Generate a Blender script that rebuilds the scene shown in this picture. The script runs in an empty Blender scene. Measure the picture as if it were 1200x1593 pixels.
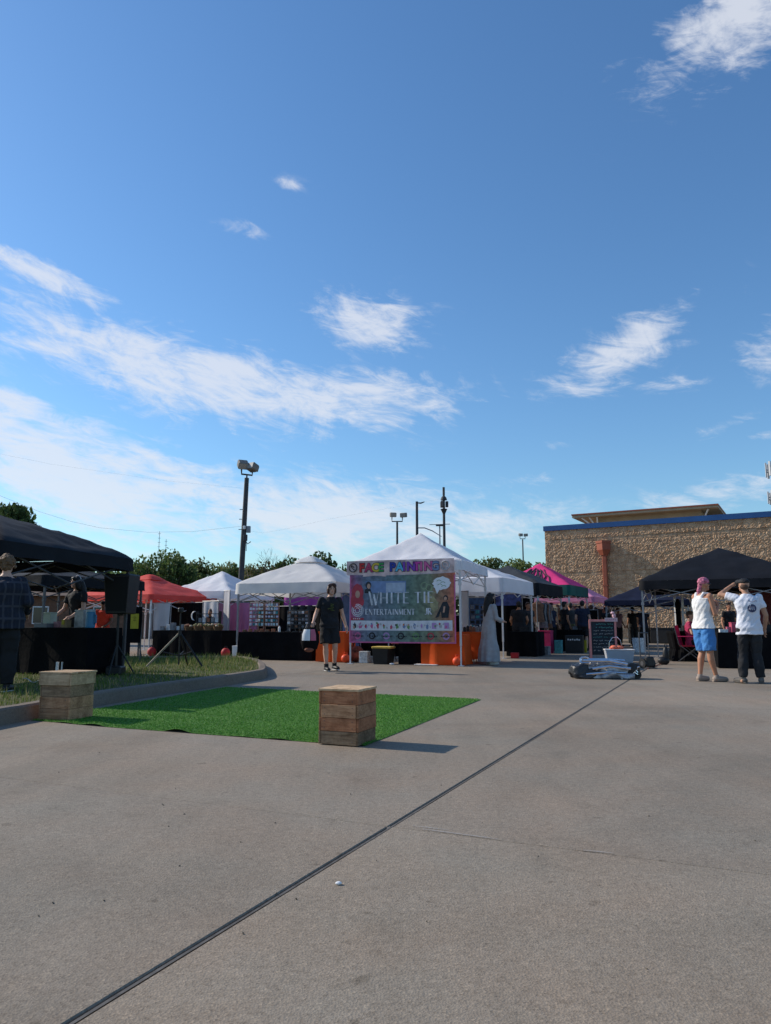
import bpy, bmesh, math, random
from mathutils import Vector, Matrix, Euler, noise as mnoise
SC = bpy.context.scene
COL = SC.collection
rad = math.radians
R = random.Random(7)

# ------------------------------------------------------------------ camera
F_PX, H_CAM, PITCH = 1130.0, 0.97, math.atan(172/1130)
cam = bpy.data.cameras.new('camera')
cam.sensor_fit = 'VERTICAL'; cam.sensor_height = 36.0; cam.lens = F_PX/1593*36
cam.clip_start = 0.05; cam.clip_end = 3000
cam_ob = bpy.data.objects.new('camera', cam); COL.objects.link(cam_ob)
cam_ob.location = (0, 0, H_CAM); cam_ob.rotation_euler = (math.pi/2 + PITCH, 0, 0)
SC.camera = cam_ob

# ------------------------------------------------------------------ light
SUN_EL = rad(32.0)
SUN_AZ = math.atan2(-.93, .367)              # from +Y towards +X
sun = bpy.data.lights.new('sun', 'SUN'); sun.energy = 4.6; sun.angle = rad(.53); sun.color = (1.0, .90, .76)
sun_ob = bpy.data.objects.new('sun', sun); COL.objects.link(sun_ob)
sd = Vector((math.sin(SUN_AZ)*math.cos(SUN_EL), math.cos(SUN_AZ)*math.cos(SUN_EL), math.sin(SUN_EL)))
sun_ob.rotation_euler = sd.to_track_quat('Z', 'Y').to_euler()
sun_ob.location = (-30, 10, 30)
SC.view_settings.view_transform = 'Standard'
SC.view_settings.look = 'None'
SC.view_settings.exposure = 0.0
SC.view_settings.gamma = 1.0
SC.view_settings.use_curve_mapping = False

def ray(px, py):
    c, s = math.cos(PITCH), math.sin(PITCH)
    u, v = (px-600)/F_PX, (py-796.5)/F_PX
    return Vector((u, c + v*s, s - v*c))
def G(px, py, z=0.0):
    d = ray(px, py); t = (z-H_CAM)/d.z
    return Vector((d.x*t, d.y*t, z))
def P(px, py, Y):
    d = ray(px, py); t = Y/d.y
    return Vector((d.x*t, Y, H_CAM + d.z*t))
def ZY(py, Y):
    return P(600, py, Y).z

# ------------------------------------------------------------------ world
SKY_STRENGTH = 0.125
def build_world():
    w = bpy.data.worlds.new('World'); SC.world = w; w.use_nodes = True
    nt = w.node_tree; N = nt.nodes; L = nt.links
    for n in list(N): N.remove(n)
    def nd(t, **k):
        n = N.new(t)
        for a, b in k.items(): setattr(n, a, b)
        return n
    def mth(op, a, b=None, c=None, clamp=False):
        n = nd('ShaderNodeMath', operation=op); n.use_clamp = clamp
        for i, x in enumerate((a, b, c)):
            if x is None: continue
            if isinstance(x, (int, float)): n.inputs[i].default_value = x
            else: L.new(x, n.inputs[i])
        return n.outputs[0]
    tc = nd('ShaderNodeTexCoord')
    sep = nd('ShaderNodeSeparateXYZ'); L.new(tc.outputs['Generated'], sep.inputs[0])
    X, Y, Z = sep.outputs
    az = mth('MULTIPLY', mth('ARCTAN2', X, Y), 180/math.pi)
    el = mth('MULTIPLY', mth('ARCSINE', Z), 180/math.pi)
    sky = nd('ShaderNodeTexSky', sky_type='NISHITA'); sky.sun_disc = False
    sky.sun_elevation = SUN_EL; sky.sun_rotation = SUN_AZ % (2*math.pi)
    sky.air_density = 1.25; sky.dust_density = .35; sky.ozone_density = 3.2; sky.altitude = 100
    hsv = nd('ShaderNodeHueSaturation'); hsv.inputs['Saturation'].default_value = 1.06; hsv.inputs['Value'].default_value = 1.0
    L.new(sky.outputs[0], hsv.inputs['Color'])
    tint = nd('ShaderNodeMix', data_type='RGBA', blend_type='MULTIPLY'); tint.inputs[0].default_value = 1.0; tint.inputs[7].default_value = (.81, 1.04, 1.22, 1); L.new(hsv.outputs[0], tint.inputs[6])
    # cloud texture in direction space: streaky, drifting down to the right
    def comb(a, b, c=0.0):
        n = nd('ShaderNodeCombineXYZ')
        for i, x in enumerate((a, b, c)):
            if isinstance(x, (int, float)): n.inputs[i].default_value = x
            else: L.new(x, n.inputs[i])
        return n.outputs[0]
    def tex(sx, sy, scale, detail, rough, dist=0.0, off=0.0, skew=0.0):
        a = mth('MULTIPLY', az, sx)
        b = mth('ADD', mth('MULTIPLY', el, sy), mth('MULTIPLY', az, skew))
        n = nd('ShaderNodeTexNoise', noise_dimensions='3D'); L.new(comb(a, b, off), n.inputs['Vector'])
        n.inputs['Scale'].default_value = scale; n.inputs['Detail'].default_value = detail
        n.inputs['Roughness'].default_value = rough; n.inputs['Distortion'].default_value = dist
        return n.outputs[0]
    n1 = tex(.10, .20, 1.0, 11, .66, 1.1, 3.1, .045)
    n2 = tex(.30, 1.0, 1.0, 10, .66, .9, 8.7, .16)
    n3 = tex(.03, .06, 1.0, 3, .5, .0, 1.7)
    def dirang(px, py):
        d = ray(px, py).normalized()
        return math.degrees(math.atan2(d.x, d.y)), math.degrees(math.asin(d.z))
    # (px, py, rx, ry, tilt, weight)
    cl = [(1135, 40, 150, 90, -12, .92), (95, 440, 145, 26, 16, .86), (320, 592, 270, 66, 10, 1.12), (570, 622, 185, 40, 2, .92), (60, 540, 130, 24, 2, .85),
          (575, 500, 95, 48, 8, .8), (975, 545, 140, 46, -24, .9), (1055, 598, 65, 14, 0, .66), (110, 755, 370, 104, 8, 1.0), (460, 795, 370, 76, 6, .92), (700, 815, 200, 40, 3, .8),
          (1130, 765, 130, 30, -8, .82), (368, 352, 55, 18, 12, .46), (450, 286, 28, 12, 0, .44), (1195, 540, 60, 55, -15, .74), (15, 625, 75, 24, 4, .74),
          (832, 742, 30, 12, 0, .6), (1120, 668, 55, 16, -15, .6), (1185, 678, 40, 12, 0, .58), (690, 800, 150, 40, 4, .62), (870, 690, 30, 12, 0, .42), (280, 522, 40, 10, 10, .7)]
    acc = None
    for px, py, rx, ry, t, wgt in cl:
        a0, e0 = dirang(px, py)
        k = 180/math.pi/F_PX
        d = ray(px, py); k = k/(d.length**1.5)
        ca, sa = math.cos(rad(-t)), math.sin(rad(-t))
        da = mth('SUBTRACT', az, a0); da = mth('MULTIPLY', da, math.cos(rad(e0)))
        de = mth('SUBTRACT', el, e0)
        u = mth('MULTIPLY', mth('ADD', mth('MULTIPLY', da, ca), mth('MULTIPLY', de, sa)), 1/(rx*k))
        v = mth('MULTIPLY', mth('SUBTRACT', mth('MULTIPLY', de, ca), mth('MULTIPLY', da, sa)), 1/(ry*k))
        r2 = mth('ADD', mth('MULTIPLY', u, u), mth('MULTIPLY', v, v))
        g = mth('MULTIPLY', mth('POWER', 2.718, mth('MULTIPLY', r2, -.9)), wgt)
        acc = g if acc is None else mth('MAXIMUM', acc, g)
    # the same scattered cloud all round, beyond what the frame shows
    outside = mth('MULTIPLY', mth('SUBTRACT', mth('ABSOLUTE', az), 33.0), .1, clamp=True)
    gen = mth('MULTIPLY', mth('MULTIPLY', mth('SUBTRACT', n3, .42), 3.2, clamp=True), outside)
    acc = mth('MAXIMUM', acc, mth('MULTIPLY', gen, .8))
    nn = mth('ADD', mth('MULTIPLY', n1, .60), mth('MULTIPLY', n2, .40))
    dens = mth('ADD', mth('MULTIPLY', acc, .85), mth('MULTIPLY', mth('SUBTRACT', nn, .5), 2.7))
    dens = mth('SUBTRACT', dens, .25)
    ms = nd('ShaderNodeMapRange', interpolation_type='SMOOTHSTEP'); L.new(dens, ms.inputs['Value'])
    ms.inputs['From Min'].default_value = 0.0; ms.inputs['From Max'].default_value = .66
    gate = mth('MULTIPLY', acc, 3.2, clamp=True)
    d_ = mth('MULTIPLY', mth('MULTIPLY', ms.outputs[0], gate), .76)
    cc = nd('ShaderNodeRGB'); k = 1/SKY_STRENGTH
    cc.outputs[0].default_value = (.80*k, .83*k, .90*k, 1)
    mix = nd('ShaderNodeMix', data_type='RGBA'); L.new(d_, mix.inputs[0]); L.new(tint.outputs[2], mix.inputs[6]); L.new(cc.outputs[0], mix.inputs[7])
    bg = nd('ShaderNodeBackground'); bg.inputs['Strength'].default_value = SKY_STRENGTH
    L.new(mix.outputs[2], bg.inputs['Color'])
    out = nd('ShaderNodeOutputWorld'); L.new(bg.outputs[0], out.inputs[0])
build_world()

# ------------------------------------------------------------------ materials
MATS = {}
def mat(name, col, rough=.75, var=.12, scale=6.0, bump=0.0, bscale=60.0, metal=0.0, trans=0.0, spec=.3, alpha=1.0, rnd=0.0, detail=5, sheen=0.0):
    if name in MATS: return MATS[name]
    m = bpy.data.materials.new(name); m.use_nodes = True
    nt = m.node_tree; N = nt.nodes; L = nt.links
    b = N['Principled BSDF']; out = N['Material Output']
    tc = N.new('ShaderNodeTexCoord'); oi = N.new('ShaderNodeObjectInfo')
    add = N.new('ShaderNodeVectorMath'); add.operation = 'ADD'
    mul = N.new('ShaderNodeMath'); mul.operation = 'MULTIPLY'; mul.inputs[1].default_value = 37.0
    L.new(oi.outputs['Random'], mul.inputs[0]); L.new(tc.outputs['Object'], add.inputs[0]); L.new(mul.outputs[0], add.inputs[1])
    no = N.new('ShaderNodeTexNoise'); no.inputs['Scale'].default_value = scale; no.inputs['Detail'].default_value = detail
    L.new(add.outputs[0], no.inputs['Vector'])
    rp = N.new('ShaderNodeValToRGB')
    rp.color_ramp.elements[0].position = .3; rp.color_ramp.elements[1].position = .7
    lo = [max(0, c*(1-var)) for c in col[:3]]; hi = [min(1, c*(1+var)) for c in col[:3]]
    rp.color_ramp.elements[0].color = (*lo, 1); rp.color_ramp.elements[1].color = (*hi, 1)
    L.new(no.outputs[0], rp.inputs[0])
    csock = rp.outputs[0]
    if rnd:
        hv = N.new('ShaderNodeHueSaturation'); mr = N.new('ShaderNodeMapRange')
        mr.inputs['To Min'].default_value = 1-rnd; mr.inputs['To Max'].default_value = 1+rnd
        L.new(oi.outputs['Random'], mr.inputs[0]); L.new(mr.outputs[0], hv.inputs['Value']); L.new(csock, hv.inputs['Color']); csock = hv.outputs[0]
    L.new(csock, b.inputs['Base Color'])
    b.inputs['Roughness'].default_value = rough; b.inputs['Metallic'].default_value = metal
    b.inputs['Specular IOR Level'].default_value = spec
    if alpha < 1: b.inputs['Alpha'].default_value = alpha
    if bump:
        bn = N.new('ShaderNodeTexNoise'); bn.inputs['Scale'].default_value = bscale; bn.inputs['Detail'].default_value = 4
        L.new(add.outputs[0], bn.inputs['Vector'])
        bp = N.new('ShaderNodeBump'); bp.inputs['Strength'].default_value = bump; bp.inputs['Distance'].default_value = .02
        L.new(bn.outputs[0], bp.inputs['Height']); L.new(bp.outputs[0], b.inputs['Normal'])
    if trans:
        tr = N.new('ShaderNodeBsdfTranslucent'); L.new(csock, tr.inputs['Color'])
        mx = N.new('ShaderNodeMixShader'); mx.inputs[0].default_value = trans
        L.new(b.outputs[0], mx.inputs[1]); L.new(tr.outputs[0], mx.inputs[2]); L.new(mx.outputs[0], out.inputs['Surface'])
    MATS[name] = m
    return m

def concrete_mat(name, base, speck=1.0):
    m = bpy.data.materials.new(name); m.use_nodes = True
    nt = m.node_tree; N = nt.nodes; L = nt.links; b = N['Principled BSDF']
    tc = N.new('ShaderNodeTexCoord')
    def noise(sc, de=6, ro=.6, di=0):
        n = N.new('ShaderNodeTexNoise'); n.inputs['Scale'].default_value = sc; n.inputs['Detail'].default_value = de
        n.inputs['Roughness'].default_value = ro; n.inputs['Distortion'].default_value = di
        L.new(tc.outputs['Object'], n.inputs['Vector']); return n.outputs[0]
    def ramp(s, stops):
        r = N.new('ShaderNodeValToRGB'); cr = r.color_ramp
        while len(cr.elements) < len(stops): cr.elements.new(.5)
        for e, (p, c) in zip(cr.elements, stops): e.position = p; e.color = (*c, 1)
        L.new(s, r.inputs[0]); return r.outputs[0]
    def mixc(a, c, f, mode='MULTIPLY'):
        x = N.new('ShaderNodeMix'); x.data_type = 'RGBA'; x.blend_type = mode
        if isinstance(f, float): x.inputs[0].default_value = f
        else: L.new(f, x.inputs[0])
        L.new(a, x.inputs[6]); L.new(c, x.inputs[7]); return x.outputs[2]
    r, g, bl = base
    c = ramp(noise(.33, 7, .62, .6), [(.30, (r*.76, g*.75, bl*.74)), (.5, base), (.72, (r*1.17, g*1.16, bl*1.17))])
    warm = ramp(noise(.9, 5, .6), [(.35, (1.05, .985, .94)), (.65, (.96, 1.0, 1.02))])
    c = mixc(c, warm, .9)
    st = ramp(noise(2.3, 9, .72, 1.2), [(.28, (.74, .73, .71)), (.43, (1, 1, 1)), (.66, (1, 1, 1)), (.78, (1.10, 1.10, 1.10))])
    c = mixc(c, st, .65)
    fine = ramp(noise(26, 5, .7), [(.3, (.86, .85, .84)), (.7, (1.12, 1.12, 1.12))])
    c = mixc(c, fine, .8*speck if speck < 1 else .9)
    vo = N.new('ShaderNodeTexVoronoi'); vo.inputs['Scale'].default_value = 130; L.new(tc.outputs['Object'], vo.inputs['Vector'])
    sep = N.new('ShaderNodeSeparateColor'); L.new(vo.outputs['Color'], sep.inputs[0])
    agg = ramp(sep.outputs[0], [(.0, (.58, .55, .52)), (.16, (.86, .85, .84)), (.45, (1, 1, 1)), (.85, (1.1, 1.1, 1.1)), (.95, (1.42, 1.38, 1.32))])
    c = mixc(c, agg, .55*speck)
    # small dark spots
    sp = ramp(noise(9.0, 2, .4), [(.24, (.55, .53, .5)), (.29, (1, 1, 1))])
    c = mixc(c, sp, .6)
    # old drips and tyre rubs, and a slightly different pour for every slab
    oil = ramp(noise(1.15, 3, .5, .4), [(.20, (.60, .59, .58)), (.30, (.90, .90, .90)), (.38, (1, 1, 1))])
    c = mixc(c, oil, .7)
    mp = N.new('ShaderNodeMapping'); mp.inputs['Rotation'].default_value = (0, 0, .43); mp.inputs['Scale'].default_value = (3.2, .22, 1); L.new(tc.outputs['Object'], mp.inputs['Vector'])
    nb = N.new('ShaderNodeTexNoise'); nb.inputs['Scale'].default_value = 1.6; nb.inputs['Detail'].default_value = 6; nb.inputs['Roughness'].default_value = .65; L.new(mp.outputs[0], nb.inputs['Vector'])
    c = mixc(c, ramp(nb.outputs[0], [(.3, (.90, .90, .90)), (.55, (1, 1, 1)), (.75, (1.09, 1.09, 1.08))]), .8)
    oi = N.new('ShaderNodeObjectInfo'); c = mixc(c, ramp(oi.outputs['Random'], [(0, (.95, .95, .95)), (1, (1.05, 1.045, 1.03))]), 1.0)
    L.new(c, b.inputs['Base Color']); b.inputs['Roughness'].default_value = .88; b.inputs['Specular IOR Level'].default_value = .25
    h = N.new('ShaderNodeMath'); h.operation = 'ADD'; L.new(noise(60, 6, .7), h.inputs[0])
    h2 = N.new('ShaderNodeMath'); h2.operation = 'MULTIPLY'; h2.inputs[1].default_value = .5; L.new(vo.outputs['Distance'], h2.inputs[0]); L.new(h2.outputs[0], h.inputs[1])
    bp = N.new('ShaderNodeBump'); bp.inputs['Strength'].default_value = .5; bp.inputs['Distance'].default_value = .006
    L.new(h.outputs[0], bp.inputs['Height']); L.new(bp.outputs[0], b.inputs['Normal'])
    MATS[name] = m; return m

def wood_mat(name, a, bcol, axis_scale=(2.2, 26, 26)):
    m = bpy.data.materials.new(name); m.use_nodes = True
    nt = m.node_tree; N = nt.nodes; L = nt.links; b = N['Principled BSDF']
    tc = N.new('ShaderNodeTexCoord'); oi = N.new('ShaderNodeObjectInfo')
    mp = N.new('ShaderNodeMapping'); mp.inputs['Scale'].default_value = axis_scale
    cm = N.new('ShaderNodeCombineXYZ'); ml = N.new('ShaderNodeMath'); ml.operation = 'MULTIPLY'; ml.inputs[1].default_value = 50
    L.new(oi.outputs['Random'], ml.inputs[0])
    for i in range(3): L.new(ml.outputs[0], cm.inputs[i])
    L.new(tc.outputs['Object'], mp.inputs['Vector']); L.new(cm.outputs[0], mp.inputs['Location'])
    n = N.new('ShaderNodeTexNoise'); n.inputs['Scale'].default_value = 1.6; n.inputs['Detail'].default_value = 7; n.inputs['Roughness'].default_value = .65; n.inputs['Distortion'].default_value = 1.3
    L.new(mp.outputs[0], n.inputs['Vector'])
    r = N.new('ShaderNodeValToRGB'); r.color_ramp.elements[0].position = .32; r.color_ramp.elements[1].position = .68
    r.color_ramp.elements[0].color = (*a, 1); r.color_ramp.elements[1].color = (*bcol, 1); L.new(n.outputs[0], r.inputs[0])
    n2 = N.new('ShaderNodeTexNoise'); n2.inputs['Scale'].default_value = 9; n2.inputs['Detail'].default_value = 5; n2.inputs['Roughness'].default_value = .7
    ad = N.new('ShaderNodeVectorMath'); L.new(tc.outputs['Object'], ad.inputs[0]); L.new(cm.outputs[0], ad.inputs[1]); L.new(ad.outputs[0], n2.inputs['Vector'])
    r2 = N.new('ShaderNodeValToRGB'); r2.color_ramp.elements[0].position = .33; r2.color_ramp.elements[1].position = .55
    r2.color_ramp.elements[0].color = (.5, .46, .42, 1); r2.color_ramp.elements[1].color = (1, 1, 1, 1); L.new(n2.outputs[0], r2.inputs[0])
    mx = N.new('ShaderNodeMix'); mx.data_type = 'RGBA'; mx.blend_type = 'MULTIPLY'; mx.inputs[0].default_value = .8
    L.new(r.outputs[0], mx.inputs[6]); L.new(r2.outputs[0], mx.inputs[7])
    hv = N.new('ShaderNodeHueSaturation'); mr = N.new('ShaderNodeMapRange'); mr.inputs['To Min'].default_value = .72; mr.inputs['To Max'].default_value = 1.25
    L.new(oi.outputs['Random'], mr.inputs[0]); L.new(mr.outputs[0], hv.inputs['Value']); L.new(mx.outputs[2], hv.inputs['Color'])
    L.new(hv.outputs[0], b.inputs['Base Color']); b.inputs['Roughness'].default_value = .8; b.inputs['Specular IOR Level'].default_value = .2
    bp = N.new('ShaderNodeBump'); bp.inputs['Strength'].default_value = .5; bp.inputs['Distance'].default_value = .004
    L.new(n.outputs[0], bp.inputs['Height']); L.new(bp.outputs[0], b.inputs['Normal'])
    MATS[name] = m; return m

# ------------------------------------------------------------------ mesh helpers
class MB:
    def __init__(s): s.v = []; s.f = []; s.mi = []; s.m = 0
    def add(s, vs, fs):
        o = len(s.v); s.v += [tuple(x) for x in vs]; s.f += [tuple(i+o for i in f) for f in fs]; s.mi += [s.m]*len(fs); return s
    def box(s, c, d, rz=0.0, M=None, bev=0.0):
        hx, hy, hz = d[0]/2, d[1]/2, d[2]/2
        if bev:
            b = min(bev, hx*.9, hy*.9, hz*.9)
            vs = []
            for sx in (-1, 1):
                for sy in (-1, 1):
                    for sz in (-1, 1):
                        vs += [(sx*hx, sy*(hy-b), sz*(hz-b)), (sx*(hx-b), sy*hy, sz*(hz-b)), (sx*(hx-b), sy*(hy-b), sz*hz)]
            bm = bmesh.new()
            for q in vs: bm.verts.new(q)
            bmesh.ops.convex_hull(bm, input=bm.verts[:])
            bm.verts.index_update()
            vs = [v.co.copy() for v in bm.verts]; fs = [[v.index for v in f.verts] for f in bm.faces]; bm.free()
        else:
            vs = [Vector((x, y, z)) for x in (-hx, hx) for y in (-hy, hy) for z in (-hz, hz)]
            fs = [(0, 1, 3, 2), (4, 6, 7, 5), (0, 4, 5, 1), (2, 3, 7, 6), (0, 2, 6, 4), (1, 5, 7, 3)]
        rot = M if M is not None else Matrix.Rotation(rz, 3, 'Z')
        c = Vector(c)
        return s.add([rot @ Vector(v) + c for v in vs], fs)
    def tube(s, p0, p1, r0, r1=None, n=8, caps=True):
        return s.path([p0, p1], [r0, r0 if r1 is None else r1], n, caps)
    def path(s, pts, rs, n=8, caps=True, sx=1.0):
        pts = [Vector(p) for p in pts]
        if not isinstance(rs, (list, tuple)): rs = [rs]*len(pts)
        up = None; vs = []; fs = []
        for i, p in enumerate(pts):
            t = (pts[min(i+1, len(pts)-1)] - pts[max(i-1, 0)])
            t = t.normalized() if t.length > 1e-9 else Vector((0, 0, 1))
            if up is None:
                up = Vector((1, 0, 0)) if abs(t.x) < .8 else Vector((0, 1, 0))
            a = (up - t*up.dot(t)); a = a.normalized() if a.length > 1e-6 else t.orthogonal().normalized()
            up = a; b = t.cross(a)
            for k in range(n):
                q = 2*math.pi*k/n
                vs.append(p + (a*math.cos(q)*sx + b*math.sin(q))*rs[i])
        for i in range(len(pts)-1):
            for k in range(n):
                k2 = (k+1) % n
                fs.append((i*n+k, i*n+k2, (i+1)*n+k2, (i+1)*n+k))
        if caps:
            fs.append(tuple(range(n))[::-1]); fs.append(tuple((len(pts)-1)*n+k for k in range(n)))
        return s.add(vs, fs)
    def ell(s, c, r, seg=12, rings=8, M=None):
        c = Vector(c); vs = []; fs = []
        if isinstance(r, (int, float)): r = (r, r, r)
        for i in range(rings+1):
            th = math.pi*i/rings
            for k in range(seg):
                ph = 2*math.pi*k/seg
                q = Vector((r[0]*math.sin(th)*math.cos(ph), r[1]*math.sin(th)*math.sin(ph), r[2]*math.cos(th)))
                if M is not None: q = M @ q
                vs.append(c+q)
        for i in range(rings):
            for k in range(seg):
                k2 = (k+1) % seg
                a, b, c2, d = i*seg+k, (i+1)*seg+k, (i+1)*seg+k2, i*seg+k2
                if i == 0: fs.append((a, b, c2))
                elif i == rings-1: fs.append((a, b, d))
                else: fs.append((a, b, c2, d))
        return s.add(vs, fs)
    def loft(s, rings, n=20, caps=True, fold=0.0, folds=7, ph=0.0):
        # rings: (z, cx, cy, rx, ry)
        vs = []; fs = []
        for i, (z, cx, cy, rx, ry) in enumerate(rings):
            for k in range(n):
                q = 2*math.pi*k/n
                w = 1 + (fold*i/max(1, len(rings)-1))*math.sin(folds*q+ph)
                vs.append((cx+rx*w*math.cos(q), cy+ry*w*math.sin(q), z))
        for i in range(len(rings)-1):
            for k in range(n):
                k2 = (k+1) % n
                fs.append((i*n+k, i*n+k2, (i+1)*n+k2, (i+1)*n+k))
        if caps:
            fs.append(tuple(range(n))[::-1]); fs.append(tuple((len(rings)-1)*n+k for k in range(n)))
        return s.add(vs, fs)
    def prism(s, poly, z0, z1):
        n = len(poly)
        vs = [(x, y, z0) for x, y in poly]+[(x, y, z1) for x, y in poly]
        fs = [tuple(range(n))[::-1], tuple(range(n, 2*n))]+[(i, (i+1) % n, n+(i+1) % n, n+i) for i in range(n)]
        return s.add(vs, fs)
    def build(s, name, mats, parent=None, smooth=False, loc=None, rot=None):
        me = bpy.data.meshes.new(name); me.from_pydata(s.v, [], s.f)
        if not isinstance(mats, (list, tuple)): mats = [mats]
        for m in mats: me.materials.append(m)
        if len(mats) > 1: me.polygons.foreach_set('material_index', s.mi)
        if smooth: me.polygons.foreach_set('use_smooth', [True]*len(me.polygons))
        me.update()
        return link(name, me, parent, loc, rot)
def link(name, me, parent=None, loc=None, rot=None):
    o = bpy.data.objects.new(name, me); COL.objects.link(o)
    if parent is not None: o.parent = parent
    if loc is not None: o.location = loc
    if rot is not None: o.rotation_euler = rot
    return o
def fixn(o):
    bm = bmesh.new(); bm.from_mesh(o.data); bmesh.ops.recalc_face_normals(bm, faces=bm.faces[:]); bm.to_mesh(o.data); bm.free(); return o
def thing(name, label, cat, loc=(0, 0, 0), rz=0.0, group=None):
    o = bpy.data.objects.new(name, None); COL.objects.link(o); o.empty_display_size = .2
    o.location = loc; o.rotation_euler = (0, 0, rz); o['label'] = label; o['category'] = cat
    if group: o['group'] = group
    return o
def tag(o, label, cat, group=None):
    o['label'] = label; o['category'] = cat
    if group: o['group'] = group
    return o
def struct(o): o['kind'] = 'structure'; return o
def stuff(o): o['kind'] = 'stuff'; return o
def copy_thing(src, loc, rz=None, label=None, group=None):
    r = src.copy(); COL.objects.link(r); r.location = loc
    if rz is not None: r.rotation_euler = (0, 0, rz)
    if label: r['label'] = label
    if group: r['group'] = group
    def rec(a, b):
        for ch in list(a.children):
            c = ch.copy(); COL.objects.link(c); c.parent = b; rec(ch, c)
    rec(src, r)
    return r
WS = bpy.data.scenes.new("workshop")     # small side scene: modifiers are evaluated there, removed at the end
def modmesh(o, mods):
    """apply modifiers [(type, {attrs})] and keep the result as a plain mesh"""
    for t, kw in mods:
        m = o.modifiers.new(t, t)
        for k, v in kw.items(): setattr(m, k, v)
    WS.collection.objects.link(o); vl = WS.view_layers[0]; vl.update(); dg = vl.depsgraph
    me = bpy.data.meshes.new_from_object(o.evaluated_get(dg))
    WS.collection.objects.unlink(o)
    old = o.data; o.modifiers.clear(); o.data = me
    bpy.data.meshes.remove(old)
    return o

# ------------------------------------------------------------------ common materials
m_concrete = concrete_mat('concrete', (.238, .203, .163))
m_kerb = concrete_mat('kerb_concrete', (.165, .138, .115))
m_joint = mat('joint_filler', (.10, .095, .09), .9, .3, 30)
m_tar = mat('joint_tar', (.012, .012, .014), .7, .3, 20)
m_pale = mat('pale_filler', (.42, .40, .37), .9, .2, 20)
m_soil = mat('soil', (.09, .07, .05), .95, .4, 3, bump=.4, bscale=20)
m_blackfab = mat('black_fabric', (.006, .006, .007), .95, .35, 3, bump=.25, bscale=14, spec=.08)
m_blacktent = mat('black_canopy_fabric', (.0085, .0095, .013), .7, .25, 2.5, trans=.06, bump=.2, bscale=5, spec=.16)
m_navytent = mat('navy_canopy_fabric', (.011, .014, .034), .7, .2, 2.5, trans=.06, bump=.2, bscale=5, spec=.16)
m_greytent = mat('charcoal_canopy_fabric', (.034, .038, .044), .7, .2, 2.5, trans=.08, bump=.2, bscale=5)
m_whitetent = mat('white_canopy_fabric', (.80, .81, .85), .7, .05, 2, trans=.30, bump=.3, bscale=4)
m_creamtent = mat('cream_canopy_fabric', (.74, .73, .72), .7, .06, 2, trans=.30, bump=.3, bscale=4)
m_redtent = mat('red_canopy_fabric', (.74, .082, .062), .7, .10, 2, trans=.25, bump=.3, bscale=5)
m_pinktent = mat('hot_pink_canopy_fabric', (.80, .05, .24), .7, .08, 2, trans=.25, bump=.3, bscale=5)
m_palepink = mat('pale_pink_canopy_fabric', (.72, .30, .46), .7, .08, 2, trans=.25, bump=.3, bscale=5)
m_purple = mat('purple_fabric', (.36, .07, .34), .75, .12, 2, trans=.25)
m_tealfab = mat('teal_fabric', (.012, .10, .085), .7, .2, 2, trans=.1)
m_leg = mat('white_steel', (.62, .62, .62), .45, .08, 8, spec=.5)
m_darkleg = mat('dark_steel', (.06, .06, .065), .5, .2, 8, spec=.5)
m_greyleg = mat('grey_steel', (.25, .25, .26), .45, .15, 8, spec=.5)
m_black = mat('black_plastic', (.014, .014, .015), .5, .2, 8, spec=.4)
m_white = mat('white_plastic', (.72, .72, .72), .5, .06, 8)
m_orange = mat('orange_cloth', (.72, .095, .012), .85, .10, 3, bump=.3, bscale=8, trans=.08)
m_redball = mat('orange_red_vinyl', (.72, .075, .02), .5, .10, 8)
m_red = mat('dark_red_vinyl', (.38, .02, .025), .6, .2, 8)
m_chrome = mat('bright_steel', (.72, .73, .75), .22, .10, 12, metal=1.0)
m_skin = mat('skin_fair', (.56, .32, .23), .55, .08, 14)
m_skint = mat('skin_tan', (.42, .20, .12), .55, .08, 14)
m_skind = mat('skin_brown', (.16, .075, .045), .55, .10, 14)
# ================================================================== SETTING
# ground sheet under everything
b = MB(); b.add([(-1500, -300, -.07), (1500, -300, -.07), (1500, 2200, -.07), (-1500, 2200, -.07)], [(0, 1, 2, 3)])
struct(b.build('ground', m_soil))

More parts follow.
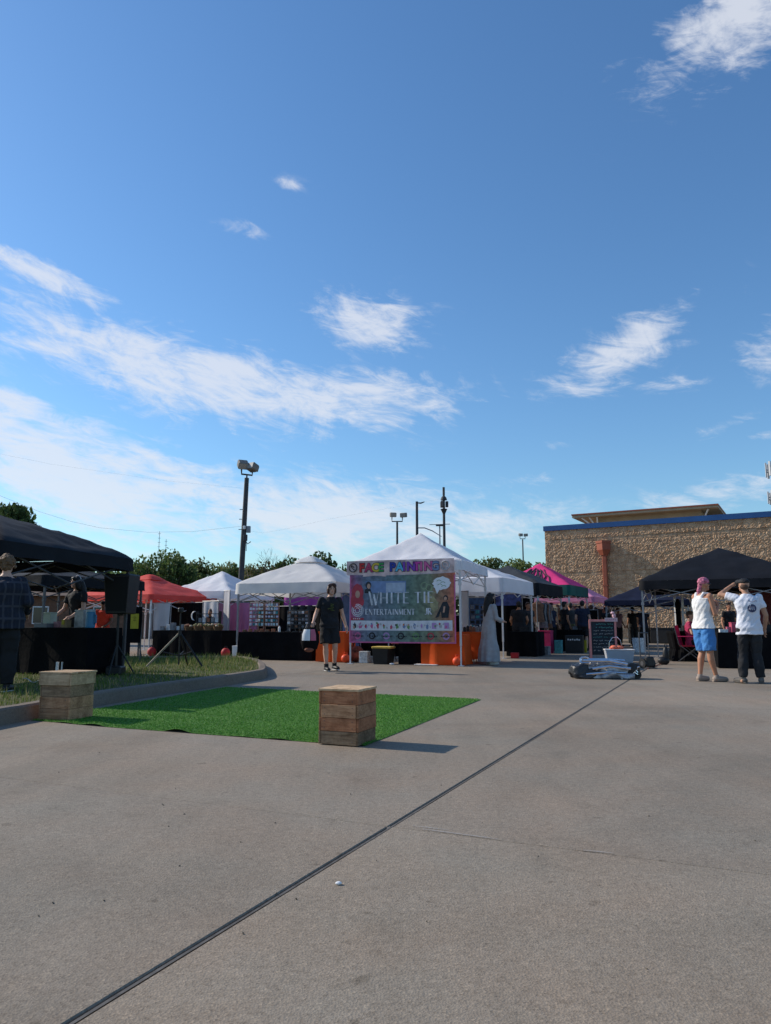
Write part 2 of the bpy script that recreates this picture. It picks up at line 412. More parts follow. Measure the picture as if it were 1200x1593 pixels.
# concrete lot in big slabs with recessed joints
J0 = G(105, 1593); J1 = G(975, 1060)
ja = (J1-J0).normalized(); jb = Vector((ja.y, -ja.x, 0))
def jt(a, c, z=0.0): p = J0 + ja*a + jb*c; return Vector((p.x, p.y, z))
def jcoord(p): d = p-J0; return d.dot(ja), d.dot(jb)
pavement = bpy.data.objects.new('pavement', None); COL.objects.link(pavement); struct(pavement)
a1 = jcoord(G(720, 1300))[0]; a2 = jcoord(G(1100, 1099))[0]
A_ = [-5.0, a1, a2, a2+5.8, a2+11.6, a2+17.4, a2+23.2, a2+29.0, a2+36]
B_ = [-30, -24, -18, -12, -6.0, 0, 6.0, 12, 18, 24, 30]
for i in range(len(A_)-1):
    for j in range(len(B_)-1):
        gj0 = .0135 if abs(B_[j]) < .01 else .003; gj1 = .0135 if abs(B_[j+1]) < .01 else .003
        ga = .0025
        b = MB()
        x0, x1, y0, y1 = B_[j]+gj0, B_[j+1]-gj1, A_[i]+ga, A_[i+1]-ga
        e = .004; rr = R.uniform(-.0015, .0)
        def ring(ins, z): return [jt(y0+ins, x0+ins, z), jt(y0+ins, x1-ins, z), jt(y1-ins, x1-ins, z), jt(y1-ins, x0+ins, z)]
        vs = ring(0, -.065)+ring(0, -e+rr)+ring(e, rr)
        fs = [(8, 9, 10, 11)]+[(k, (k+1) % 4, 4+(k+1) % 4, 4+k) for k in range(4)]+[(4+k, 4+(k+1) % 4, 8+(k+1) % 4, 8+k) for k in range(4)]
        # break the slab edge along the wide joint a little
        b.add(vs, fs); o = fixn(b.build('concrete_slab', m_concrete, pavement))
# filler strips: the main joint (ragged tar either side of a grey strip), the saw cuts
b = MB()
n = 220; La, Lb = -4.5, a2+30
edge = [[], []]
for i in range(n+1):
    a = La+(Lb-La)*i/n
    w = .0055+.0025*mnoise.noise(Vector((a*2.1, 3, 0)))
    edge[0].append(jt(a, -w+.004*mnoise.noise(Vector((a*1.3, 0, 7))), -.005)); edge[1].append(jt(a, w+.004*mnoise.noise(Vector((a*1.3, 0, 7))), -.005))
b.add(edge[0]+edge[1], [(i, i+1, n+2+i, n+1+i) for i in range(n)])
b.build('joint_filler', m_joint, pavement)
b = MB(); q = [jt(La, -.05, -.03), jt(La, .05, -.03), jt(Lb, .05, -.03), jt(Lb, -.05, -.03)]; b.add(q, [(0, 1, 2, 3)])
b.build('joint_sealant', m_tar, pavement)
b = MB()
for a in A_[1:-1]:
    b.add([jt(a-.02, -30, -.006), jt(a-.02, 30, -.006), jt(a+.02, 30, -.006), jt(a+.02, -30, -.006)], [(0, 1, 2, 3)])
for c in B_[1:-1]:
    if abs(c) > .1: b.add([jt(-5, c-.02, -.007), jt(-5, c+.02, -.007), jt(a2+36, c+.02, -.007), jt(a2+36, c-.02, -.007)], [(0, 1, 2, 3)])
b.build('saw_cut_filler', m_concrete, pavement)
# worn pale mortar smears lying along the nearest saw cut
b = MB()
def smear(p0, p1, w, seed):
    p0, p1 = Vector(p0), Vector(p1); d = (p1-p0); L_ = d.length; d.normalize(); nn = Vector((-d.y, d.x, 0)); k = 40
    up = []; dn = []
    for i in range(k+1):
        t = i/k; c = p0+d*L_*t; ww = w*(math.sin(math.pi*t)**.4)*(.55+.8*abs(mnoise.noise(Vector((t*9, seed, 0)))))
        up.append((c+nn*ww).to_3d()); dn.append((c-nn*ww*.7).to_3d())
    for q in up+dn: q.z = .0028
    b.add(up+dn, [(i, i+1, k+2+i, k+1+i) for i in range(k)])
smear(G(655, 1290), G(775, 1306), .012, 1.0); smear(G(905, 1323), G(955, 1328), .010, 4.0); smear(G(640, 1285), G(700, 1292), .008, 8.0)
m_smear = mat('worn_mortar', (.40, .375, .35), .9, .12, 40, alpha=.55)
b.build('mortar_smear', m_smear, pavement)
# little stone
b = MB(); b.ell((0, 0, .005), (.0125, .0095, .006), 8, 6)
tag(b.build('pebble', m_white, loc=G(527, 1376)), 'single small white pebble lying on bare concrete left of the dark joint', 'pebble')
# scraps of grit and leaf
b = MB()
for i in range(150):
    t = R.random()
    p = G(R.uniform(-50, 1250), 968+ (1040-968)*.98*(R.random()**.5) + R.uniform(20, 560)*R.random())
    if p.y > 20: continue
    sz = R.uniform(.002, .0045)
    M = Euler((R.random()*3, R.random()*3, R.random()*3)).to_matrix()
    b.box((p.x, p.y, sz*.3), (sz*2, sz, sz*.8), M=M)
m_grit = mat('grit', (.13, .11, .085), .9, .5, 200)
stuff(b.build('grit', m_grit))

# ------------------------------------------------------------------ grass island with kerb
kp = [G(0, 1129), G(60, 1118), G(190, 1091), G(347, 1067.5), G(398, 1059), G(413, 1056), G(417, 1053), G(417, 1049), G(414, 1042), G(408, 1037), G(394, 1033), G(372, 1029)]
d0 = (kp[0]-kp[2]).normalized()
kp = [kp[0]+d0*6]+kp
kp += [Vector((-6.0, 17.9, 0)), Vector((-12, 20.3, 0)), Vector((-20, 23, 0))]
# smooth it
def chaikin(pts, it=2):
    for _ in range(it):
        o = [pts[0]]
        for i in range(len(pts)-1):
            o += [pts[i]*.75+pts[i+1]*.25, pts[i]*.25+pts[i+1]*.75]
        pts = o+[pts[-1]]
    return pts
kp = chaikin(kp, 2)
prof = [(0, -.03), (.012, .06), (.028, .135), (.05, .155), (.15, .158), (.17, .14), (.17, -.03)]
b = MB(); vs = []; nK = len(kp)
inner = []
for i, p in enumerate(kp):
    t = (kp[min(i+1, nK-1)]-kp[max(i-1, 0)]).normalized(); nn = Vector((-t.y, t.x, 0))
    for u, z in prof:
        wob = .006*mnoise.noise(Vector((i*.7, z*9, u*9)))
        q = p+nn*(u+wob); vs.append((q.x, q.y, z+wob*.6))
    inner.append(p+nn*.16)
m_ = len(prof)
fs = [(i*m_+k, (i+1)*m_+k, (i+1)*m_+k+1, i*m_+k+1) for i in range(nK-1) for k in range(m_-1)]
b.add(vs, fs); struct(fixn(b.build('kerb', m_kerb)))
# soil top
ISL = [(p.x, p.y) for p in inner]+[(-20, 6)]
def in_poly(x, y, poly=ISL):
    c = False; n = len(poly)
    for i in range(n):
        x1, y1 = poly[i]; x2, y2 = poly[(i+1) % n]
        if (y1 > y) != (y2 > y) and x < (x2-x1)*(y-y1)/(y2-y1)+x1: c = not c
    return c
def edge_dist(x, y):
    best = 9
    for i in range(len(inner)-1):
        a, c = inner[i], inner[i+1]; ab = c-a; t = max(0, min(1, ((x-a.x)*ab.x+(y-a.y)*ab.y)/max(1e-9, ab.length_squared)))
        best = min(best, math.hypot(a.x+ab.x*t-x, a.y+ab.y*t-y))
    return best
bm = bmesh.new(); vv = [bm.verts.new((x, y, .12)) for x, y in ISL]; f = bm.faces.new(vv)
bmesh.ops.triangulate(bm, faces=[f]); 
me = bpy.data.meshes.new("grass_island"); bm.normal_update(); bm.faces.ensure_lookup_table()
if bm.faces[0].normal.z < 0: bmesh.ops.reverse_faces(bm, faces=bm.faces[:])
bm.to_mesh(me); bm.free(); m_isl = mat('dry_turf_soil', (.075, .075, .03), .95, .4, 5, bump=.4); me.materials.append(m_isl)
struct(link('grass_island', me))
ISZ = .12
# grass blades (uncountable): short turf near the kerb, tall seed heads at the back
def blades(name, cnt, place, hmin, hmax, wid, mats, seed):
    rg = random.Random(seed); b = MB(); made = 0; tries = 0
    while made < cnt and tries < cnt*30:
        tries += 1
        q = place(rg)
        if q is None: continue
        x, y, z, k = q
        h = rg.uniform(hmin, hmax)*k; a = rg.random()*6.283; l = rg.uniform(.1, .6)*h; w = wid*rg.uniform(.7, 1.3)
        dx, dy = math.cos(a)*l, math.sin(a)*l; px_, py_ = -math.sin(a+rg.random())*w, math.cos(a)*w
        b.m = rg.randrange(len(mats))
        b.add([(x-px_, y-py_, z), (x+px_, y+py_, z), (x+dx*.4+px_*.6, y+dy*.4+py_*.6, z+h*.6), (x+dx*.4-px_*.6, y+dy*.4-py_*.6, z+h*.6), (x+dx, y+dy, z+h)],
              [(0, 1, 2, 3), (3, 2, 4)])
        made += 1
    return stuff(b.build(name, mats))
m_g1 = mat('grass_green', (.080, .145, .018), .8, .3, 3, trans=.25); m_g2 = mat('grass_olive', (.15, .185, .045), .8, .3, 3, trans=.25); m_g3 = mat('grass_straw', (.34, .28, .11), .85, .25, 3, trans=.25)
def pl_short(rg):
    y = rg.uniform(6, 17.5); x = rg.uniform(-8.5, -1.9)
    if not in_poly(x, y): return None
    d = edge_dist(x, y)
    if d < .01: return None
    return x, y, ISZ-.01, .45+.35*min(1, d/.3)+.5*mnoise.noise(Vector((x*1.3, y*1.3, 2)))
blades('short_grass', 30000, pl_short, .035, .085, .006, [m_g1, m_g1, m_g1, m_g2, m_g3], 3)
def pl_tall(rg):
    y = rg.uniform(12.5, 18.0); x = rg.uniform(-8.5, -2.1)
    if not in_poly(x, y) or rg.random() > .5+mnoise.noise(Vector((x*1.1, y*1.1, 5))): return None
    if (x+6.6)**2+(y-12.4)**2 < 5: return None
    d = edge_dist(x, y); back = min(1, max(.15, (y-12.6)/2.6))
    return x, y, ISZ-.01, back
blades('weeds', 4600, pl_tall, .05, .20, .0055, [m_g1, m_g1, m_g2, m_g2, m_g3], 5)
def pl_left(rg):
    y = rg.uniform(6.2, 10.4); x = rg.uniform(-6.2, -3.6)
    if not in_poly(x, y) or rg.random() > .45+mnoise.noise(Vector((x*1.6, y*1.6, 9))): return None
    return x, y, ISZ-.01, 1
blades('weeds', 1500, pl_left, .05, .16, .0045, [m_g1, m_g2, m_g3], 11)

# ------------------------------------------------------------------ artificial turf mat
cFR = G(568, 1161); cBR = G(749, 1088.5); cFL = G(46, 1121.5)
cBL = G(352, 1069.5)
m_turf = bpy.data.materials.new('artificial_turf'); m_turf.use_nodes = True
def turf_nodes(m):
    nt = m.node_tree; N = nt.nodes; L = nt.links; b = N['Principled BSDF']; tc = N.new('ShaderNodeTexCoord')
    n = N.new('ShaderNodeTexNoise'); n.inputs['Scale'].default_value = 70; n.inputs['Detail'].default_value = 3; L.new(tc.outputs['Object'], n.inputs['Vector'])
    r = N.new('ShaderNodeValToRGB'); r.color_ramp.elements[0].position = .3; r.color_ramp.elements[1].position = .7
    r.color_ramp.elements[0].color = (.026, .085, .010, 1); r.color_ramp.elements[1].color = (.085, .23, .025, 1); L.new(n.outputs[0], r.inputs[0])
    n2 = N.new('ShaderNodeTexNoise'); n2.inputs['Scale'].default_value = 1.4; n2.inputs['Detail'].default_value = 4; L.new(tc.outputs['Object'], n2.inputs['Vector'])
    r2 = N.new('ShaderNodeValToRGB'); r2.color_ramp.elements[0].position = .3; r2.color_ramp.elements[1].position = .7
    r2.color_ramp.elements[0].color = (.8, .85, .8, 1); r2.color_ramp.elements[1].color = (1.15, 1.1, 1.0, 1); L.new(n2.outputs[0], r2.inputs[0])
    mx = N.new('ShaderNodeMix'); mx.data_type = 'RGBA'; mx.blend_type = 'MULTIPLY'; mx.inputs[0].default_value = 1
    L.new(r.outputs[0], mx.inputs[6]); L.new(r2.outputs[0], mx.inputs[7]); L.new(mx.outputs[2], b.inputs['Base Color'])
    b.inputs['Roughness'].default_value = .8; b.inputs['Specular IOR Level'].default_value = .2
    bp = N.new('ShaderNodeBump'); bp.inputs['Strength'].default_value = .8; bp.inputs['Distance'].default_value = .01
    L.new(n.outputs[0], bp.inputs['Height']); L.new(bp.outputs[0], b.inputs['Normal'])
turf_nodes(m_turf)
m_pile = mat('turf_pile', (.070, .225, .024), .7, .4, 60, trans=.15)
m_pile2 = mat('turf_pile_light', (.125, .29, .04), .7, .4, 60, trans=.15)
def carpet_pt(u, v):   # u across (left to right), v deep
    p = (cFL*(1-u)+cFR*u)*(1-v)+(cBL*(1-u)+cBR*u)*v
    w = .05*mnoise.noise(Vector((u*4, 1.5, 0)))*(1-v)**6
    p = p+Vector((0, w, 0))
    e = min(u, 1-u, v, 1-v)
    z = .011+.004*mnoise.noise(Vector((p.x*1.5, p.y*1.5, 4)))
    if v < .06:   # front hem lifts in a few soft ripples
        z += max(0, mnoise.noise(Vector((u*11, 9, 0))))*.05*(1-v/.06)
    if e < .004: z = max(.002, z-.009)
    # a fold across the mat
    z += .012*math.exp(-((v-.22-.04*math.sin(u*5))/.016)**2)*min(1, max(0, (.8-u)*4))
    return Vector((p.x, p.y, z))
nu, nv = 90, 70
b = MB(); vs = [carpet_pt(i/nu, j/nv) for j in range(nv+1) for i in range(nu+1)]
b.add(vs, [(j*(nu+1)+i, j*(nu+1)+i+1, (j+1)*(nu+1)+i+1, (j+1)*(nu+1)+i) for j in range(nv) for i in range(nu)])
# dark backing hem all round
tur = thing('turf_mat', 'rectangular bright green artificial turf mat laid on the concrete beside the kerb', 'turf mat')
b.build('turf_backing', m_turf, tur, smooth=True)
b = MB(); rg = random.Random(21)
for i in range(70000):
    u, v = rg.random(), rg.random()**1.15
    p = carpet_pt(u, v); a = rg.random()*6.283; h = rg.uniform(.006, .014); w = .0038; l = rg.uniform(-.011, .011); l2 = rg.uniform(-.011, .011)
    b.m = 0 if rg.random() < .65 else 1
    b.add([(p.x-w*math.cos(a), p.y-w*math.sin(a), p.z-.002), (p.x+w*math.cos(a), p.y+w*math.sin(a), p.z-.002), (p.x+l, p.y+l2, p.z+h)], [(0, 1, 2)])
stuff(b.build('turf_pile', [m_pile, m_pile2], tur))

# ------------------------------------------------------------------ block building
TB = rad(30.0); be2 = Vector((math.cos(TB), -math.sin(TB), 0)); be1 = Vector((math.sin(TB), math.cos(TB), 0))
WL = P(852, 968, 40.0); WL.z = 0
WH = ZY(826, 40.0); WLEN = 24.0; WDEP = 14.0
def wp(s, d, z): p = WL+be2*s+be1*d; return Vector((p.x, p.y, z))   # along the wall, depth into the building (negative = out)
def wall_s(px, d=0.0):
    u = ray(px, 900); k = u.x/u.y
    o = WL+be1*d
    return (k*o.y-o.x)/(be2.x-k*be2.y)
bld = thing('block_building', 'tan split-face block building with blue coping behind the stalls', 'building', tuple(WL), -TB)
m_block = bpy.data.materials.new('split_face_block'); m_block.use_nodes = True
def block_nodes(m):
    nt = m.node_tree; N = nt.nodes; L = nt.links; b = N['Principled BSDF']; tc = N.new('ShaderNodeTexCoord')
    def no(sc, de=6):
        n = N.new('ShaderNodeTexNoise'); n.inputs['Scale'].default_value = sc; n.inputs['Detail'].default_value = de; n.inputs['Roughness'].default_value = .65; L.new(tc.outputs['Object'], n.inputs['Vector']); return n.outputs[0]
    r = N.new('ShaderNodeValToRGB'); r.color_ramp.elements[0].position = .3; r.color_ramp.elements[1].position = .72
    r.color_ramp.elements[0].color = (.36, .215, .125, 1); r.color_ramp.elements[1].color = (.66, .46, .30, 1); L.new(no(3.2, 8), r.inputs[0])
    r2 = N.new('ShaderNodeValToRGB'); r2.color_ramp.elements[0].position = .35; r2.color_ramp.elements[1].position = .65
    r2.color_ramp.elements[0].color = (.88, .86, .84, 1); r2.color_ramp.elements[1].color = (1.08, 1.08, 1.06, 1); L.new(no(.4, 4), r2.inputs[0])
    mx = N.new('ShaderNodeMix'); mx.data_type = 'RGBA'; mx.blend_type = 'MULTIPLY'; mx.inputs[0].default_value = 1
    L.new(r.outputs[0], mx.inputs[6]); L.new(r2.outputs[0], mx.inputs[7]); L.new(mx.outputs[2], b.inputs['Base Color'])
    b.inputs['Roughness'].default_value = .92; b.inputs['Specular IOR Level'].default_value = .15
    bp = N.new('ShaderNodeBump'); bp.inputs['Strength'].default_value = .9; bp.inputs['Distance'].default_value = .05
    L.new(no(14, 5), bp.inputs['Height']); L.new(bp.outputs[0], b.inputs['Normal'])
block_nodes(m_block)
m_mortar = mat('mortar', (.36, .26, .18), .95, .1, 6)
m_bluecop = mat('blue_coping_paint', (.022, .085, .24), .5, .12, 2)
m_redmetal = mat('red_brown_metal', (.27, .075, .042), .55, .15, 3)
m_tanmetal = mat('tan_stucco', (.36, .29, .20), .85, .12, 2)
m_whitebr = mat('white_bracket_paint', (.66, .66, .66), .5, .1, 5)
# building-local coordinates: x along the wall, y into the building
b = MB(); b.box((WLEN/2, WDEP/2+.06, WH/2-.04), (WLEN, WDEP, WH-.08)); b.build('wall', m_mortar, bld)
# split faces: every block a rough pillow of its own, joined (too many and too small to pick apart)
b = MB(); bw, bh = .405, .203; nrow = int(WH/bh); rg = random.Random(4)
for r_ in range(nrow+1):
    z0 = r_*bh; z1 = min(z0+bh, WH-.02)
    if z1-z0 < .06: continue
    off = -bw/2 if r_ % 2 else 0
    for c_ in range(int(WLEN/bw)+1):
        x0 = off+c_*bw; x1 = min(x0+bw, WLEN); x0 = max(x0, 0)
        if x1-x0 < .08: continue
        nx, nz = 8, 4; vs = []
        smooth_row = (r_ % 9 == 8)
        base = rg.uniform(.022, .034)
        for k in range(nz+1):
            for i in range(nx+1):
                ex = i in (0, nx) or k in (0, nz)
                d = (.040+rg.uniform(-.018, .018) if ex else base+rg.uniform(-.006, .040)) if not smooth_row else (.008 if ex else .02)
                jx = 0 if ex else rg.uniform(-.018, .018); jz = 0 if ex else rg.uniform(-.016, .016)
                vs.append((x0+.002+(x1-x0-.004)*i/nx+jx, .055-d, z0+.002+(z1-z0-.004)*k/nz+jz))
        b.add(vs, [(k*(nx+1)+i, k*(nx+1)+i+1, (k+1)*(nx+1)+i+1, (k+1)*(nx+1)+i) for k in range(nz) for i in range(nx)])
stuff(b.build('block_face', m_block, bld))
b = MB(); b.box((WLEN/2, .19, WH+.12), (WLEN+.1, .5, .27)); b.box((.16, WDEP/2+.1, WH+.12), (.5, WDEP-.7, .266)); b.build('coping', m_bluecop, bld)
# downpipe with conductor head
s_ = wall_s(943)
dz = ZY(844, 39.0)
b = MB(); b.box((s_, -.11, (dz-.5)/2), (.23, .20, dz-.5), bev=.03)
for z in (1.2, 2.9, dz-.75): b.box((s_, -.10, z), (.30, .235, .06))
b.build('downpipe', m_redmetal, bld)
b = MB(); b.loft([(dz-.75, s_, -.16, .19, .16), (dz-.48, s_, -.22, .36, .29), (dz-.12, s_, -.22, .36, .29), (dz-.12, s_, -.22, .41, .33), (dz, s_, -.22, .41, .33)], 4); b.build('conductor_head', m_redmetal, bld)
# roof plant screen with overhanging red canopy
D_ = 3.5
sA, sB = wall_s(899, D_), wall_s(1127, D_); sC, sD = wall_s(934, D_), wall_s(1098, D_)
zt = ZY(801, 41.5)+.22; zb = zt-.32
b = MB(); b.box(((sC+sD)/2, D_+2.0, (zb+WH)/2), (sD-sC, 4.0, zb-WH+.3)); b.build('roof_screen', m_tanmetal, bld)
sl = .02
b = MB(); b.add([(sA, D_-.7, zb), (sB, D_-.7, zb+sl), (sB, D_+4.6, zb+sl), (sA, D_+4.6, zb), (sA, D_-.7, zb+.12), (sB, D_-.7, zb+.12+sl), (sB, D_+4.6, zb+.12+sl), (sA, D_+4.6, zb+.12)],
             [(0, 3, 2, 1), (4, 5, 6, 7), (0, 1, 5, 4), (1, 2, 6, 5), (2, 3, 7, 6), (3, 0, 4, 7)]); b.build('roof_canopy', m_tanmetal, bld)
b = MB(); b.box(((sA+sB)/2, D_+1.95, zb+.12+sl/2+.04), (sB-sA+.06, 5.4, .07)); b.build('roof_edge', m_redmetal, bld)
for s0, s1 in ((sC, sA+.5), (sC, sA+.95), (sC, sA+1.4), (sD, sB-.5)):
    b = MB(); b.path([(s0+(0 if s1 < s0 else 0)+ (0.0), D_-.05-.0, WH+.32), (s1, D_-.5, zb-.01)], .045, 6); b.build('roof_bracket', m_whitebr, bld)
# pavement strip and kerb against the wall
b = MB(); b.box((WLEN/2, -1.2, .05), (WLEN+3, 2.2, .14), bev=.02); o = b.build('sidewalk', m_concrete, None, loc=tuple(WL), rot=(0, 0, -TB)); struct(o)

# ------------------------------------------------------------------ trees
m_bark = mat('bark', (.075, .06, .05), .9, .3, 8, bump=.6, bscale=12)
def leafmat(n, c): return mat(n, c, .75, .45, .45, trans=.3, detail=3)
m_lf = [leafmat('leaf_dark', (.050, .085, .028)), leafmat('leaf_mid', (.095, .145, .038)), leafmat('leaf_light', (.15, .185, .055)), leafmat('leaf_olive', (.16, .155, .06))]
def tree(label, x, y, h, cw, trunk=.35, n=2600, leaf=.34, mats=(0, 1, 2), seed=1, name='broadleaf_tree', group=None, flat=1.0, gaps=.5):
    rg = random.Random(seed)
    t = thing(name, label, 'tree', (x, y, -.07), 0, group)
    b = MB(); cz = h*(trunk+(1-trunk)*.45)
    lean = rg.uniform(-.3, .3)
    b.path([(0, 0, 0), (lean*.4, 0, h*trunk*.6), (lean, .1, h*trunk), (lean*1.2, 0, cz+h*.1)], [h*.035, h*.028, h*.022, h*.01], 8)
    lobes = []
    for i in range(19):
        a = i*2.4+rg.random(); rr = cw*.5*rg.uniform(.25, .72); z = h*(trunk+(1-trunk)*rg.uniform(.12, .80))
        fall = 1-max(0, (z/h-.72))*2.0
        c = Vector((math.cos(a)*rr*fall+lean, math.sin(a)*rr*fall*.8, z)); r = cw*rg.uniform(.10, .21)
        lobes.append((c, r)); b.path([(lean, 0, h*trunk*rg.uniform(.75, 1.1)), (c*.5+Vector((lean*.5, 0, h*trunk*.45))), c], [h*.014, h*.009, h*.003], 5)
    lobes.append((Vector((lean, 0, h*.86)), cw*.2))
    b.build('trunk', m_bark, t)
    ms = [m_lf[k] for k in mats]; b = MB()
    for i in range(n):
        c, r = lobes[rg.randrange(len(lobes))]
        d = Vector((rg.gauss(0, 1), rg.gauss(0, 1), rg.gauss(0, 1))).normalized()*r*(rg.random()**.38)
        d.z *= .78*flat
        p = c+d
        if mnoise.noise(p*(1.6/ max(.6, cw*.16))+Vector((seed*3.1, 0, 0))) < -.28*gaps*1.6+(-.12): continue
        if p.z < .1: continue
        M = Euler((rg.random()*6.3, rg.random()*6.3, rg.random()*6.3)).to_matrix()
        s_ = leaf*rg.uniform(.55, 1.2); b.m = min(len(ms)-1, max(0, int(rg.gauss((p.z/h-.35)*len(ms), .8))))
        q = [Vector((-s_*.5, 0, 0)), Vector((0, -s_*.26, .04*s_)), Vector((s_*.5, 0, -.05*s_)), Vector((0, s_*.26, .05*s_))]
        b.add([p+M @ v for v in q], [(0, 1, 2, 3)])
    b.build('crown', ms, t)
    return t
def tree_px(label, px, ytop, Y, wpx, **k):
    p = P(px, 968, Y); h = ZY(ytop, Y)+.07
    return tree(label, p.x, Y, h, wpx/F_PX*Y*1.02, **k)
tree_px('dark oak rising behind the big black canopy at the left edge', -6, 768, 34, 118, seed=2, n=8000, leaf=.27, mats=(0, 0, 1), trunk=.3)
tl = [(205, 868, 64, 62, 3, (0, 1, 2), 'low green tree just right of the black canopies'),
      (258, 853, 62, 92, 4, (0, 1, 2), 'tall rounded green tree behind the red canopy, thin masts beside it'),
      (308, 868, 66, 78, 5, (1, 2, 3), 'light olive tree between the tall rounded tree and the floodlight pole'),
      (350, 872, 70, 66, 6, (0, 1, 3), 'small dark tree rising over the bluish white canopy left of the light pole'),
      (412, 872, 68, 70, 7, (1, 3, 3), 'yellowish tree right beside the floodlight pole'),
      (452, 863, 72, 70, 8, (0, 1, 1), 'bushy tree rising over the cream canopy slope'),
      (498, 851, 60, 66, 9, (0, 0, 1), 'dark tree behind the vented peak of the cream canopy'),
      (540, 874, 74, 60, 10, (0, 1, 1), 'low dark tree seen in the gap left of the face painting tent'),
      (762, 862, 66, 62, 12, (1, 2, 3), 'airy tree rising right behind the white tent roof'),
      (806, 866, 62, 70, 13, (1, 2, 2), 'leafy tree behind the charcoal canopy next to the block wall'),
      (845, 872, 70, 60, 14, (0, 1, 2), 'tree touching the corner of the block building')]
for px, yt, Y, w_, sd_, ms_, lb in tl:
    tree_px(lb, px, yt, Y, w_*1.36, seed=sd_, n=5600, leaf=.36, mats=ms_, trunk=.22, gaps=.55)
# far bushes that close the view under the canopies
b = MB(); rg = random.Random(77)
for i in range(19000):
    x = rg.uniform(-40, 22); y = 84+rg.uniform(0, 5); hh = 6.6+2.2*mnoise.noise(Vector((x*.16, 0, 3)))
    z = hh*(rg.random()**.8)
    M = Euler((rg.random()*6.3, rg.random()*6.3, rg.random()*6.3)).to_matrix(); s_ = rg.uniform(.3, .7); b.m = rg.randrange(3)
    b.add([Vector((x, y, z))+M @ v for v in (Vector((-s_*.5, 0, 0)), Vector((0, -s_*.3, 0)), Vector((s_*.5, 0, 0)), Vector((0, s_*.3, 0)))], [(0, 1, 2, 3)])
stuff(b.build('far_bushes', [m_lf[0], m_lf[1], m_lf[2]]))
# bare tree
t = thing('bare_tree', 'bare leafless tree standing right of the floodlight pole', 'tree', tuple(P(402, 968, 66).xy)+(-.07,))
b = MB(); rg = random.Random(5)
def branch(p, d, L_, r, dep):
    e = p+d*L_; b.path([p, (p+e)/2+Vector((rg.uniform(-.1, .1), 0, 0))*L_*.3, e], [r, r*.85, r*.6], 5)
    if dep == 0: return
    for k in range(2 if dep > 3 else rg.choice((2, 3))):
        nd = (d+Vector((rg.uniform(-.75, .75), rg.uniform(-.6, .6), rg.uniform(-.15, .35)))).normalized()
        branch(e, nd, L_*rg.uniform(.6, .85), r*.6, dep-1)
ht = ZY(874, 66)
branch(Vector((.6, 0, 0)), Vector((-.02, 0, 1)), ht*.36, .13, 5)
b.build('branch', m_bark, t)

# ------------------------------------------------------------------ poles and masts
m_polewood = mat('dark_pole_paint', (.050, .052, .058), .7, .25, 3)
m_galv = mat('galvanised_steel', (.22, .24, .27), .5, .15, 4, metal=.3)
m_lamp = mat('flood_housing', (.17, .16, .145), .6, .2, 6)
m_lens = mat('lamp_glass', (.30, .30, .28), .2, .1, 8, spec=.6)
def flood_head(root, x, z, tilt, yaw, s=1.0):
    M = Matrix.Rotation(yaw, 3, 'Z') @ Matrix.Rotation(tilt, 3, 'X')
    b = MB(); b.box((x, 0, z), (.62*s, .52*s, .46*s), M=M, bev=.06*s)
    for k in range(4): b.box(Vector((x, 0, z))+M @ Vector(((-.21+.14*k)*s, .28*s, 0)), (.03*s, .06*s, .36*s), M=M)
    o = b.build('floodlight', m_lamp, root)
    b = MB(); b.box(Vector((x, 0, z))+M @ Vector((0, -.268*s, 0)), (.54*s, .014, .38*s), M=M); b.build('lens', m_lens, o)
    return o
# big pole with step bolts, two floods and junction boxes
Y0 = 46.0; base = P(371, 968, Y0); zt = ZY(742, Y0)
pl = thing('light_pole', 'tall dark pole with two floodlights and side boxes behind the white canopies', 'light pole', (base.x, Y0, -.07))
top = P(384, 750, Y0).x-base.x
b = MB(); b.path([(0, 0, 0), (top*.55, 0, zt*.55), (top, 0, zt)], [.20, .17, .145], 12); b.build('pole', m_polewood, pl)
b = MB(); b.tube((top, 0, zt-.05), (top, 0, zt+.22), .05); b.path([(top-.36, 0, zt+.62), (top-.34, 0, zt+.26), (top+.34, 0, zt+.18), (top+.36, 0, zt+.55)], .06, 6); b.build('bracket', m_polewood, pl)
flood_head(pl, top-.28, zt+.88, rad(38), rad(25), 1.05); flood_head(pl, top+.36, zt+.70, rad(-20), rad(-35), 1.05)
for i, py in enumerate((791, 806, 822)):
    z = ZY(py, Y0); b = MB(); xx = top*z/zt
    b.tube((xx-.34, 0, z), (xx-.1, 0, z), .025, n=6); b.build('step_bolt', m_polewood, pl)
z = ZY(822, Y0); xx = top*z/zt
b = MB(); b.box((xx+.30, -.05, z), (.26, .2, .42), bev=.02); b.build('junction_box', m_galv, pl)
b = MB(); b.box((xx+.06, -.22, z+.1), (.16, .1, .22), bev=.02); b.build('meter_box', m_white, pl)
b = MB(); b.box((xx+.14, -.18, z-.55), (.26, .14, .4), bev=.02); b.path([(xx+.12, -.18, z-.7), (xx+.3, -.2, z-.95), (xx+.5, -.2, z-.8)], .03, 5); b.path([(xx+.2, -.18, z-.7), (xx+.22, -.2, z-1.4)], .025, 5); b.build('cable_bracket', m_polewood, pl)
